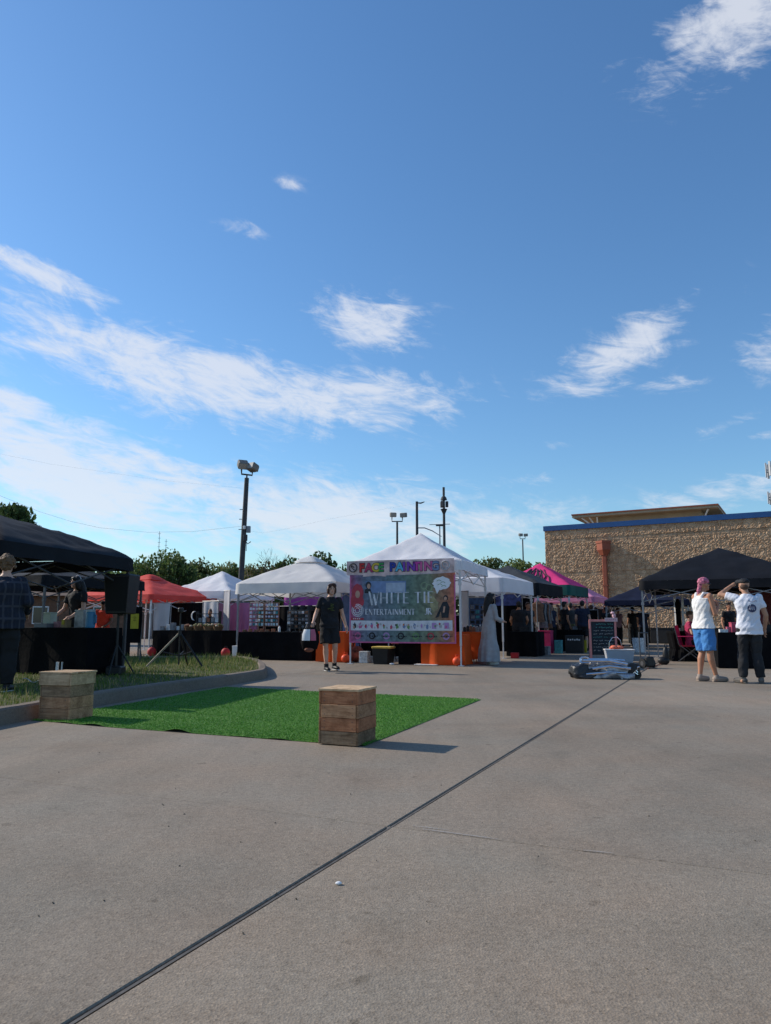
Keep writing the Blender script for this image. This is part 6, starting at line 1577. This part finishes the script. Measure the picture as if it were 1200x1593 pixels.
    bm.to_mesh(o.data); bm.free(); o.data.polygons.foreach_set('use_smooth', [True]*len(o.data.polygons))
    if not o.data.materials: o.data.materials.append(skin)
    hs = lambda v: sh(Vector(v))
    def puff(name, b, m, vx=vox*1.0, it=4, noise=.010, sc=9.0):
        b.v = [tuple(sh(Vector(v))) for v in b.v]; q = b.build(name, m, root); modmesh(q, [('REMESH', dict(mode='VOXEL', voxel_size=vx)), ('SMOOTH', dict(factor=.5, iterations=it))])
        me = q.data; me.update()
        nrm = [n.vector.copy() for n in me.vertex_normals]
        for v, vn in zip(me.vertices, nrm):
            k = mnoise.noise(Vector((v.co.x*sc, v.co.y*sc, v.co.z*sc*1.3)))*.7+mnoise.noise(Vector((v.co.x*sc*2.3+v.co.z*sc*1.5, v.co.y*sc*2.2, v.co.z*sc*1.1)))*.45
            v.co += vn*noise*k
        me.polygons.foreach_set('use_smooth', [True]*len(me.polygons))
        if not me.materials: me.materials.append(m)
        return q
    if detail:
        for sx in (-1, 1):
            b = MB(); b.ell(hs(hp(sx*.030, -.083, .010)), (.013*s, .008*s, .008*s), 10, 6); b.build('eye', m_eye, root)
            b = MB(); b.path([hs(hp(sx*.016, -.088, .033)), hs(hp(sx*.032, -.086, .038)), hs(hp(sx*.050, -.074, .032))], [.004*s, .005*s, .003*s], 5); b.build('eyebrow', hair, root)
        b = MB(); b.ell(hs(hp(0, -.081, -.052)), (.022*s, .010*s, .007*s), 10, 6); b.build('mouth', m_lip, root)
    if shirt is not None:
        b = MB(); L = shirt_loose
        rg_ = [(z, rx, ry) for z, rx, ry in tor if z > hem+dz+.015 and z < (1.40 if sleeveless else 1.45)+dz]
        r0 = rg_[0]
        b.loft([(hem+dz, 0, 0, r0[1]*L*1.04+.010, r0[2]*L*1.04+.012)]+[(z, 0, 0, max(rx, .150*build)*L+.006 if z < 1.40+dz else rx*1.06+.008, max(ry, .106*build)*L+.008 if z < 1.40+dz else ry*1.06+.010) for z, rx, ry in rg_]+([] if sleeveless else [(1.475+dz, 0, .004, .078, .074)]), 24)
        if bust: b.ell((.075, -.088, 1.27+dz), (.082, .075, .08)); b.ell((-.075, -.088, 1.27+dz), (.082, .075, .08))
        if sleeveless:
            for sx in (-1, 1): b.path([(sx*.105, -.09, 1.36+dz), (sx*.10, -.03, 1.455+dz), (sx*.085, .04, 1.468+dz), (sx*.05, .09, 1.37+dz)], .034, 8)
            b.ell((0, .06, 1.36+dz), (.11, .06, .08))
        else:
            for S_ in 'LR':
                a, e, w = J['sh'+S_], J['el'+S_], J['wr'+S_]
                if sleeve <= 1: end = a.lerp(e, sleeve); b.ell(a, (.068*build, .066*build, .068)); b.path([a.lerp(Vector((0, 0, a.z)), .25), a, end], [.060*build, .068*build, .066*build], 14)
                else:
                    b.ell(a, (.068*build, .066*build, .068)); b.ell(e, .056*build); b.path([a.lerp(Vector((0, 0, a.z)), .25), a, e, e.lerp(w, sleeve-1)], [.062*build, .070*build, .056*build, .040*build], 14)
        puff('shirt', b, shirt, it=3, noise=.018)
    if pants is not None:
        b = MB(); tuck = hem > .88; top = (1.01 if tuck else .96)+dz; xo = .012 if tuck else .006
        b.loft([(z, 0, 0, rx*1.05+xo, ry*1.06+xo) for z, rx, ry in tor if z < top-.01]+[(top, 0, 0, .166*build*hipw+xo, .116*build+xo)], 22)
        for S_ in 'LR':
            hpz, kn, an = J['hip'+S_], J['knee'+S_], J['ank'+S_]; w = pant_w
            if pant_len <= 1: end = hpz.lerp(kn, pant_len); b.ell(hpz, .106*build*hipw); b.path([hpz+Vector((0, 0, .02)), hpz.lerp(end, .5), end], [.104*build*hipw, .098*build*hipw*(.6+.4*w), .080*build*w], 16)
            else:
                end = kn.lerp(an, pant_len-1); b.ell(hpz, .104*build*hipw); b.ell(kn, .066*build*w); b.path([hpz+Vector((0, 0, .02)), hpz.lerp(kn, .5), kn, kn.lerp(end, .4)+Vector((0, .012, 0)), end], [.103*build*hipw, .090*build*w*.95, .070*build*w, .072*build*w, .060*w], 16)
        puff('shorts' if pant_len < 1.2 else 'trousers', b, pants, it=3, noise=.016, sc=8)
    if dress is not None:
        m_, zb, wb = dress; b = MB()
        b.loft([(zb, 0, .02, wb, wb*.8), (zb+.3, 0, .015, wb*.95, wb*.76), (.62, 0, .01, .215, .17), (.92, 0, 0, .20, .155), (1.08, 0, 0, .175, .132), (1.25, 0, 0, .182, .135), (1.37, 0, 0, .182, .118), (1.43, 0, 0, .13, .09), (1.475, 0, 0, .078, .074)], 30)
        for S_ in 'LR':
            a, e, w = J['sh'+S_], J['el'+S_], J['wr'+S_]; b.ell(a, .068); b.ell(e, .058); b.path([a, e, e.lerp(w, .75)], [.068, .058, .066], 14)
        q = puff('dress', b, m_, it=3, noise=.010)
        for v in q.data.vertices:
            if v.co.z < 1.0*s:
                a = math.atan2(v.co.y, v.co.x); k = (1.0*s-v.co.z); v.co.x += math.cos(a)*.018*k*math.sin(a*9); v.co.y += math.sin(a)*.018*k*math.sin(a*9)
    # shoes
    if not bare_feet:
        for S_ in 'LR':
            an, to = J['ank'+S_], J['toe'+S_]; d = (to-an); d.z = 0; d = d.normalized(); q = MB(); up = Vector((0, 0, 1)); c0 = an-d*.055
            zb_ = max(.002, an.z-.083)
            q.path([c0+up*(zb_+.045-c0.z), an+up*(zb_+.05-an.z), an+d*.10+up*(zb_+.042-an.z), an+d*.175+up*(zb_+.036-an.z), an+d*.20+up*(zb_+.03-an.z)], [.036, .047, .046, .038, .016], 12)
            q.path([an+up*(zb_+.05-an.z), an+up*(zb_+.115-an.z)], [.043, .042], 12)
            q.v = [tuple(sh(Vector(v))) for v in q.v]; q.build('shoe', shoes, root, smooth=True)
            q = MB(); q.path([c0-d*.012+up*(zb_+.012-c0.z), an+d*.09+up*(zb_+.012-an.z), an+d*.20+up*(zb_+.012-an.z)], [.035, .048, .022], 12, sx=1); q.v = [tuple(sh(Vector((x, y, zb_+.012+(z-(zb_+.012))*.28)))) for x, y, z in q.v]; q.build('sole', m_sole if shoes is m_shoe_b else shoes, root)
            if sock: q = MB(); q.path([an, an.lerp(J['knee'+S_], .16)], [.046, .046], 12); q.v = [tuple(sh(Vector(v))) for v in q.v]; q.build('sock', sock, root)
    # hair
    if hair_style:
        b = MB()
        def he(x, y, z, r, M=Mh): b.ell(hp(x, y, z), r, 14, 10, M)
        if hair_style in ('short', 'bob', 'long', 'curly', 'bun'):
            he(0, .022, .045, (.084, .096, .088)); he(0, .045, .0, (.078, .075, .085))
        if hair_style == 'short': he(0, -.035, .095, (.066, .05, .030))
        if hair_style == 'bob':
            for sx in (-1, 1): he(sx*.070, .0, -.012, (.030, .055, .085)); he(sx*.045, -.055, .075, (.045, .030, .040))
            he(0, .055, -.03, (.075, .055, .085)); he(.02, -.045, .10, (.06, .045, .03))
        if hair_style == 'long':
            for sx in (-1, 1): he(sx*.065, .015, -.04, (.034, .055, .11)); he(sx*.042, -.05, .082, (.045, .032, .034))
            b.path([hp(0, .06, .02), hp(0, .095, -.12), hp(0, .12, -.30), hp(.01, .13, -.46)], [.085, .088, .078, .035], 14)
        if hair_style == 'curly':
            rg_ = random.Random(5)
            for k in range(46):
                a = rg_.random()*6.28; e_ = rg_.uniform(-.3, 1.45); d = Vector((math.cos(a)*math.cos(e_), math.sin(a)*math.cos(e_)+.12, math.sin(e_)))
                if d.y < -.75 and d.z < .5: continue
                q = hp(d.x*.092, d.y*.105+.012, d.z*.112+.012); b.ell(q, rg_.uniform(.022, .034), 8, 6)
        if hair_style == 'bun': he(0, .06, .12, (.045, .045, .042))
        if hair_style == 'cap': he(0, .008, .058, (.083, .100, .062)); b.path([hp(0, -.07, .062), hp(0, -.13, .052), hp(0, -.165, .044)], [.050, .050, .030], 12)
        if hair_style == 'bandana': he(0, .012, .055, (.086, .102, .078)); he(0, .085, .0, (.045, .035, .038)); b.path([hp(0, .09, -.01), hp(.01, .115, -.10), hp(.015, .12, -.17)], [.030, .036, .014], 10)
        puff({'cap': 'cap', 'bandana': 'head_scarf'}.get(hair_style, 'hair'), b, hair, vx=vox*.85, it=2, noise=.006 if hair_style not in ('curly',) else .012, sc=30)
    return root, J, sh, s

# 1. person in black tee walking out in front of the tent
c_blk = cloth('black_cotton', (.014, .014, .017), .3); c_blk2 = cloth('black_shorts_cloth', (.013, .013, .015), .3)
p = G(512, 1044)
r1, J, sh, s = person('person in black t-shirt and black shorts walking before the tents with a round bag', tuple(p), rad(8), 1.765,
    pose=dict(hipL=(.085, 0, .90), kneeL=(.115, -.05, .485), ankL=(.115, .10, .10), toeL=(.175, -.05, .03), kneeR=(-.075, -.06, .49), ankR=(-.055, -.04, .085), toeR=(-.02, -.20, .03),
              elR=(-.275, .02, 1.15), wrR=(-.33, -.16, .99), haR=(-.345, -.22, .93), elL=(.26, .06, 1.14), wrL=(.335, .02, .90), haL=(.36, -.01, .82), head=(.02, -.03, 1.625)),
    shirt=c_blk, pants=c_blk2, hair=mat('dark_brown_hair', (.05, .022, .018), .5, .4, 40), hair_style='bob', sleeve=.62, hem=.84, pant_len=.86, pant_w=1.5, sock=cloth('black_sock', (.015, .015, .016)), lean=(.02, .0), headturn=rad(8), vox=.009, shirt_loose=1.16)
# print on the tee
b = MB(); rg = random.Random(2)
for k in range(5): b.path([sh(Vector((-.06+.11*rg.random(), -.158, 1.20+.03*k))), sh(Vector((.0, -.162, 1.215+.03*k))), sh(Vector((.05+.03*rg.random(), -.158, 1.20+.03*k)))], .006, 4)
b.build('shirt_print', mat('olive_print', (.10, .12, .03), .8), r1)
# bag hanging from the right hand
hx = Matrix.Rotation(rad(8), 4, 'Z'); hw = p+(hx @ sh(J['haR']))
t = thing('round_bag', 'round black bag with white and pink panels carried by the person in black tee', 'bag', (hw.x-.05, hw.y-.02, hw.z-.30), rad(30))
b = MB(); b.loft([(-.21, 0, 0, .10, .09), (-.19, 0, 0, .15, .13), (-.05, 0, 0, .19, .165), (.10, 0, 0, .185, .16), (.20, 0, 0, .14, .12), (.24, 0, 0, .08, .07)], 26); b.build('bag_body', m_blackfab, t, smooth=True)
b = MB()
for (a0, a1, nm, mm) in ((3.4, 4.35, 'white_panel', m_white), (4.4, 5.0, 'pink_panel', mat('dusky_pink', (.45, .12, .18), .7))):
    b = MB(); vs = []; n = 9
    for j, (z, r_) in enumerate(((-.02, .195), (.10, .189), (.20, .144))):
        for i in range(n+1): a = a0+(a1-a0)*i/n; vs.append((math.cos(a)*(r_+.006), math.sin(a)*(r_*.865+.006), z))
    b.add(vs, [(j*(n+1)+i, j*(n+1)+i+1, (j+1)*(n+1)+i+1, (j+1)*(n+1)+i) for j in range(2) for i in range(n)]); b.build(nm, mm, t, smooth=True)
b = MB(); b.path([(-.10, 0, .20), (-.06, .01, .30), (.05, .02, .32), (.10, .02, .20)], .012, 6); b.build('handle', m_black, t)
b = MB(); b.ell((-.06, -.10, -.20), (.10, .06, .045), 12, 8); b.build('base_pocket', mat('brown_leather', (.18, .06, .035), .6), t, smooth=True)
# 2. woman with tank top and blue shorts
c_tank = cloth('white_ribbed_cotton', (.72, .71, .71), .05); c_blue = cloth('bright_blue_denim', (.055, .20, .48), .18)
p = G(1100, 1060)
r2, J, sh, s = person('woman in white tank top, blue shorts and pink head scarf standing in profile', tuple(p), rad(108), 1.735,
    pose=dict(kneeL=(.09, -.03, .49), ankL=(.085, .06, .085), toeL=(.10, -.12, .03), kneeR=(-.12, .0, .49), ankR=(-.115, -.10, .085), toeR=(-.16, -.28, .03),
              elR=(-.225, -.05, 1.12), wrR=(-.12, -.22, 1.25), haR=(-.06, -.235, 1.33), elL=(.23, -.10, 1.15), wrL=(.10, -.24, 1.20), haL=(.02, -.26, 1.22), head=(0, -.05, 1.62)),
    skin=m_skint, shirt=c_tank, pants=c_blue, hair=mat('pink_paisley_scarf', (.42, .13, .20), .8, .75, 28), hair_style='bandana', sleeveless=True, hem=.88, pant_len=.95, pant_w=1.34, shoes=mat('beige_slip_on', (.30, .24, .20), .7), bust=1, lean=(0, -.03), nod=rad(-4), vox=.009, hipw=1.06, build=1.0, shirt_loose=1.13)
b = MB(); hd = J['head']
for sx in (-1, 1): b.path([sh(hd+Vector((sx*.028, -.094, .012))), sh(hd+Vector((sx*.055, -.085, .014))), sh(hd+Vector((sx*.078, .01, .016)))], [.016, .015, .005], 6)
b.build('sunglasses', m_black, r2)
# 3. man in white tee, seen from behind, hand raised to his brow
c_wt = cloth('white_cotton_tee', (.68, .70, .78), .06); c_jean = cloth('black_denim', (.018, .019, .022), .35)
p = G(1172, 1063)
r3, J, sh, s = person('man in white t-shirt with round back emblem shading his eyes with a raised hand', tuple(p), rad(162), 1.70,
    pose=dict(kneeL=(.12, -.02, .49), ankL=(.15, .05, .085), toeL=(.25, -.08, .03), kneeR=(-.09, -.03, .49), ankR=(-.12, .03, .085), toeR=(-.15, -.14, .03),
              elL=(.40, -.12, 1.475), wrL=(.20, -.22, 1.63), haL=(.12, -.235, 1.67), elR=(-.27, -.01, 1.12), wrR=(-.26, -.15, .90), haR=(-.255, -.20, .82), head=(.03, -.03, 1.625)),
    skin=mat('skin_olive', (.42, .23, .15), .55, .08, 14), shirt=c_wt, pants=c_jean, hair=mat('black_cap_cloth', (.014, .014, .016), .7, .3, 30), hair_style='cap', sleeve=.60, hem=.80, pant_len=1.96, pant_w=1.14, shoes=mat('grey_sneaker', (.12, .11, .10), .7, .3), headturn=rad(38), vox=.009, shirt_loose=1.14, build=1.02)
b = MB(); hd = J['head']; b.ell(sh(hd+Vector((0, .055, -.03))), (.068*s, .05*s, .05*s), 12, 8); b.build('hair', m_hairbr, r3, smooth=True)
# round emblem on the back (dark disc with pale marks) and the faint line of print at the shoulders
b = MB(); n = 26
def bk(x, z): return sh(Vector((x, .150-.55*x*x-.25*max(0, z-1.28)**1.2, z)))
cx, cz = -.045, 1.235
b.add([bk(cx+.068*math.cos(2*math.pi*i/n), cz+.068*math.sin(2*math.pi*i/n)) for i in range(n)]+[bk(cx, cz)], [(i, (i+1) % n, n) for i in range(n)]); b.build('back_emblem', mat('navy_ink', (.05, .06, .12), .8, .4, 60), r3)
b = MB(); 
for k in range(3): b.path([bk(cx-.035+.03*k, cz-.03)+Vector((0, .004, 0)), bk(cx-.03+.03*k, cz+.03)+Vector((0, .004, 0)), bk(cx-.015+.03*k, cz-.02)+Vector((0, .004, 0))], .005, 4)
b.build('emblem_marks', mat('pale_ink', (.5, .5, .58), .8), r3)
b = MB(); b.path([bk(cx-.085+.017*k, cz+.115+.012*math.sin(k)) for k in range(9)], .006, 4); b.build('shoulder_print', mat('grey_ink', (.28, .28, .36), .8), r3)
# 4. person in grey dress
c_dress = cloth('pale_grey_linen', (.34, .33, .34), .12)
p = G(762, 1034)
person('woman with long dark hair in a loose ankle-length grey dress beside the orange table', tuple(p), rad(120), 1.66, pose=dict(elL=(.22, -.10, 1.14), wrL=(.20, -.30, 1.08), haL=(.19, -.37, 1.08), elR=(-.22, -.06, 1.13), wrR=(-.18, -.28, 1.05), haR=(-.17, -.35, 1.05), ankL=(.10, -.06, .085), toeL=(.12, -.22, .03)),
       dress=(c_dress, .07, .30), hair=m_hairb, hair_style='long', shoes=mat('white_sneaker', (.62, .62, .62), .6), lean=(0, -.06), vox=.011)
# 5. plaid person, near left
m_plaid = bpy.data.materials.new('plaid_flannel'); m_plaid.use_nodes = True
def plaid(m):
    nt = m.node_tree; N = nt.nodes; L = nt.links; b = N['Principled BSDF']; tc = N.new('ShaderNodeTexCoord'); sp = N.new('ShaderNodeSeparateXYZ'); L.new(tc.outputs['Object'], sp.inputs[0])
    ad = N.new('ShaderNodeMath'); ad.operation = 'ADD'; L.new(sp.outputs[0], ad.inputs[0]); L.new(sp.outputs[1], ad.inputs[1])
    def stripe(sock, per, w):
        a = N.new('ShaderNodeMath'); a.operation = 'PINGPONG'; a.inputs[1].default_value = per; L.new(sock, a.inputs[0]); c = N.new('ShaderNodeMath'); c.operation = 'LESS_THAN'; c.inputs[1].default_value = w; L.new(a.outputs[0], c.inputs[0]); return c.outputs[0]
    s1 = stripe(ad.outputs[0], .062, .013); s2 = stripe(sp.outputs[2], .075, .013); s3 = stripe(ad.outputs[0], .031, .004)
    mx = N.new('ShaderNodeMath'); mx.operation = 'MAXIMUM'; L.new(s1, mx.inputs[0]); L.new(s2, mx.inputs[1]); mh = N.new('ShaderNodeMath'); mh.operation = 'MULTIPLY_ADD'; mh.inputs[1].default_value = .3; L.new(s3, mh.inputs[0]); L.new(mx.outputs[0], mh.inputs[2])
    r = N.new('ShaderNodeValToRGB'); r.color_ramp.elements[0].color = (.022, .026, .040, 1); r.color_ramp.elements[1].color = (.050, .052, .066, 1); L.new(mh.outputs[0], r.inputs[0]); L.new(r.outputs[0], b.inputs['Base Color']); b.inputs['Roughness'].default_value = .9; b.inputs['Specular IOR Level'].default_value = .1
plaid(m_plaid)
p = G(-4, 1077, Z_ISL)
person('person with curly hair in dark plaid shirt seen from behind at the left edge', (p.x, p.y, Z_ISL), rad(192), 1.69, pose=dict(elR=(-.30, .02, 1.14), wrR=(-.24, -.20, 1.0), haR=(-.21, -.27, .97), elL=(.27, -.02, 1.13), wrL=(.20, -.24, 1.02), haL=(.18, -.30, 1.0)),
       shirt=m_plaid, pants=cloth('black_trouser', (.013, .013, .015)), hair=m_haircurl, hair_style='curly', sleeve=1.9, hem=.80, pant_len=1.96, shirt_loose=1.3, build=1.18, vox=.011)
# 6. woman in black behind the left table
p = P(121, 968, 13.6)
r6, J, sh, s = person('woman in black top with dark hair and pale headband leaning over the left table', (p.x, p.y, Z_ISL), rad(-25), 1.70, pose=dict(elL=(.24, -.08, 1.13), wrL=(.16, -.30, .98), haL=(.12, -.38, .95), elR=(-.24, -.10, 1.12), wrR=(-.22, -.32, 1.0), haR=(-.21, -.40, .97)),
       shirt=c_blk, pants=c_blk2, hair=m_hairb, hair_style='long', sleeve=.6, hem=.84, pant_len=1.9, lean=(0, -.10), vox=.012, headturn=rad(-30))
b = MB(); hd = J['head']; b.path([sh(hd+Vector((.095*math.cos(a), .03, .03+.112*math.sin(a)))) for a in (0, .4, .8, 1.2, 1.57, 1.95, 2.35, 2.75, 3.14)], .010, 6); b.build('headband', mat('pale_band', (.48, .46, .46), .5), r6)
# 7. man in red shirt with cap behind
p = P(160, 968, 20.0)
person('man in bright red-orange t-shirt and black cap working at a far table on the left', (p.x, p.y, 0), rad(12), 1.56, pose=dict(elL=(.26, -.04, 1.12), wrL=(.14, -.24, 1.0), haL=(.08, -.30, .98), elR=(-.27, -.04, 1.12), wrR=(-.24, -.20, .93), haR=(-.22, -.27, .88)),
       skin=m_skind, shirt=cloth('red_orange_tee', (.62, .045, .02), .12), pants=c_blk2, hair=m_blackfab, hair_style='cap', sleeve=.65, hem=.82, pant_len=1.9, vox=.014, lean=(0, -.06), build=1.12)
mk('red_man', P(180, 968, 19.3), rad(-20), 1.5, .6, .62, m_blackfab, 'low table under black cloth in front of the man in red-orange tee', 'black cloth on the low table before the man in red-orange tee', seed=31)
rg = random.Random(44)
for k in range(6):
    l, r_ = on_table('red_man', -.7+.28*k, -.2+.4*(k % 2)); carton(l, r_, f'small food container before the man in red-orange tee, {ORD[k]} from the left', 'container', m_goods[(7, 4, 7, 5, 8, 4)[k]], (.16, .12, .08+.04*(k % 2)), 'containers before the man in red-orange tee')
# 8. dark-haired person sitting at the red stall
p = P(327, 968, 21.9)
person('person with dark bun in black standing behind the basket table of the red stall', (p.x, p.y, 0), rad(-35), 1.36, pose=dict(elL=(.24, -.06, 1.12), wrL=(.16, -.26, 1.05), haL=(.12, -.33, 1.03)), skin=m_skint, shirt=c_blk, pants=c_blk2, hair=m_hairbr, hair_style='bun', hem=.84, pant_len=1.9, vox=.014, headturn=rad(30))
# 9. man in black at the small table
p = P(808, 968, 22.6)
person('man in black t-shirt seen from behind at the small black table', (p.x, p.y, 0), rad(170), 1.62, pose=dict(elL=(.27, -.03, 1.13), wrL=(.24, -.22, 1.0), haL=(.22, -.29, .97), elR=(-.27, -.03, 1.13), wrR=(-.24, -.22, 1.0), haR=(-.22, -.29, .97)), skin=m_skint, shirt=c_blk, pants=c_blk2, hair=m_hairb, hair_style='short', hem=.80, pant_len=1.9, build=1.25, vox=.013, detail=False)
# 10. person in teal shirt, reddish hair
p = P(838, 968, 24.4)
person('person with reddish hair in teal shirt right of the man in black', (p.x, p.y, 0), rad(150), 1.68, skin=m_skin, shirt=cloth('teal_grey_tee', (.10, .24, .22)), pants=c_blk2, hair=mat('reddish_hair', (.22, .03, .03), .5, .3, 40), hair_style='bob', hem=.84, pant_len=1.9, vox=.014, detail=False)
# 11. cluster of shoppers in the shade of the row
c_navy = cloth('navy_shirt', (.016, .02, .042)); c_grey = cloth('charcoal_shirt', (.03, .03, .034))
for px, Y, rz, H_, sh_, hr, lb, kw in ((907, 25.0, 165, 1.72, c_navy, m_hairb, 'shopper in navy shirt and shorts with bare calves in front of the hot pink canopy', dict(pant_len=.9)),
        (888, 26.5, 200, 1.68, c_grey, m_hairb, 'shopper in charcoal shirt in the shade left of the navy shirt', dict(pant_len=1.9)),
        (868, 27.2, 140, 1.62, c_blk, m_hairbr, 'shopper in black deep under the charcoal canopy', dict(pant_len=1.9)),
        (985, 30.0, 185, 1.60, c_blk, m_hairb, 'distant person in black standing under the navy canopy before the block wall', dict(pant_len=1.9)),
        (1001, 29.0, 160, 1.62, c_navy, m_hairbr, 'distant person in navy beside the canopy leg near the block wall', dict(pant_len=1.9)),
        (962, 30.5, 20, 1.58, cloth('grey_pink_top', (.28, .17, .19)), m_hairb, 'distant person in grey pink top seen above the chalkboard', dict(pant_len=1.9)),
        (858, 25.3, 30, 1.64, c_navy, m_hairb, 'shopper in navy facing out beside the pale clothes rail', dict(pant_len=1.9)),
        (879, 25.6, 110, 1.70, c_blk, m_hairb, 'tall shopper in black turning sideways before the pale clothes rail', dict(pant_len=1.9)),
        (898, 27.6, 350, 1.60, cloth('dull_rose_top', (.16, .05, .06)), m_hairbr, 'shopper in dull rose top facing out beneath the hot pink canopy', dict(pant_len=1.9)),
        (921, 29.2, 150, 1.66, c_grey, m_hairbr, 'shopper in charcoal standing left of the chalkboard, far back', dict(pant_len=1.9)),
        (943, 31.0, 200, 1.62, c_blk, m_hairb, 'distant shopper in black below the pale pink canopy', dict(pant_len=1.9)),
        (822, 22.9, 20, 1.60, c_grey, m_hairbr, 'seller in charcoal half hidden behind the small black table', dict(pant_len=1.9)),
        (1182, 19.0, 0, 1.60, cloth('maroon_tee', (.15, .03, .035)), m_hairb, 'person in maroon tee behind the right table, beside the man in white tee', dict(pant_len=1.9)),
        (1135, 21.5, 10, 1.55, c_blk, m_hairb, 'person in black top standing behind the right table between woman and man', dict(pant_len=1.9))):
    p = P(px, 968, Y); person(lb, (p.x, p.y, 0), rad(rz), H_, shirt=sh_, pants=c_blk2, hair=hr, hair_style='short', hem=.84, vox=.015, detail=False, skin=m_skint if px != 907 else m_skin, pose=dict(wrL=(.20, -.16, .93), haL=(.18, -.22, .88)), **kw)
# 12. person sitting in the magenta chair
e = CH.location
person('person sitting in the magenta camp chair, pale legs with white sneakers', (e.x, e.y, 0), CH.rotation_euler.z, 1.62, hip_z=.47, pose=dict(kneeL=(.11, -.44, .50), kneeR=(-.11, -.44, .50), ankL=(.12, -.42, .085), ankR=(-.12, -.50, .085), toeL=(.14, -.60, .03), toeR=(-.14, -.68, .03),
       elL=(.27, -.08, .76), wrL=(.18, -.30, .72), haL=(.14, -.37, .72), elR=(-.27, -.08, .76), wrR=(-.18, -.30, .72), haR=(-.14, -.37, .72)), shirt=cloth('magenta_top', (.36, .03, .09)), pants=c_blk2, hair=m_hairbr, hair_style='short', shoes=mat('white_sneaker', (.62, .62, .62), .6), hem=.84, pant_len=.8, vox=.013, detail=False)

bpy.data.scenes.remove(WS)
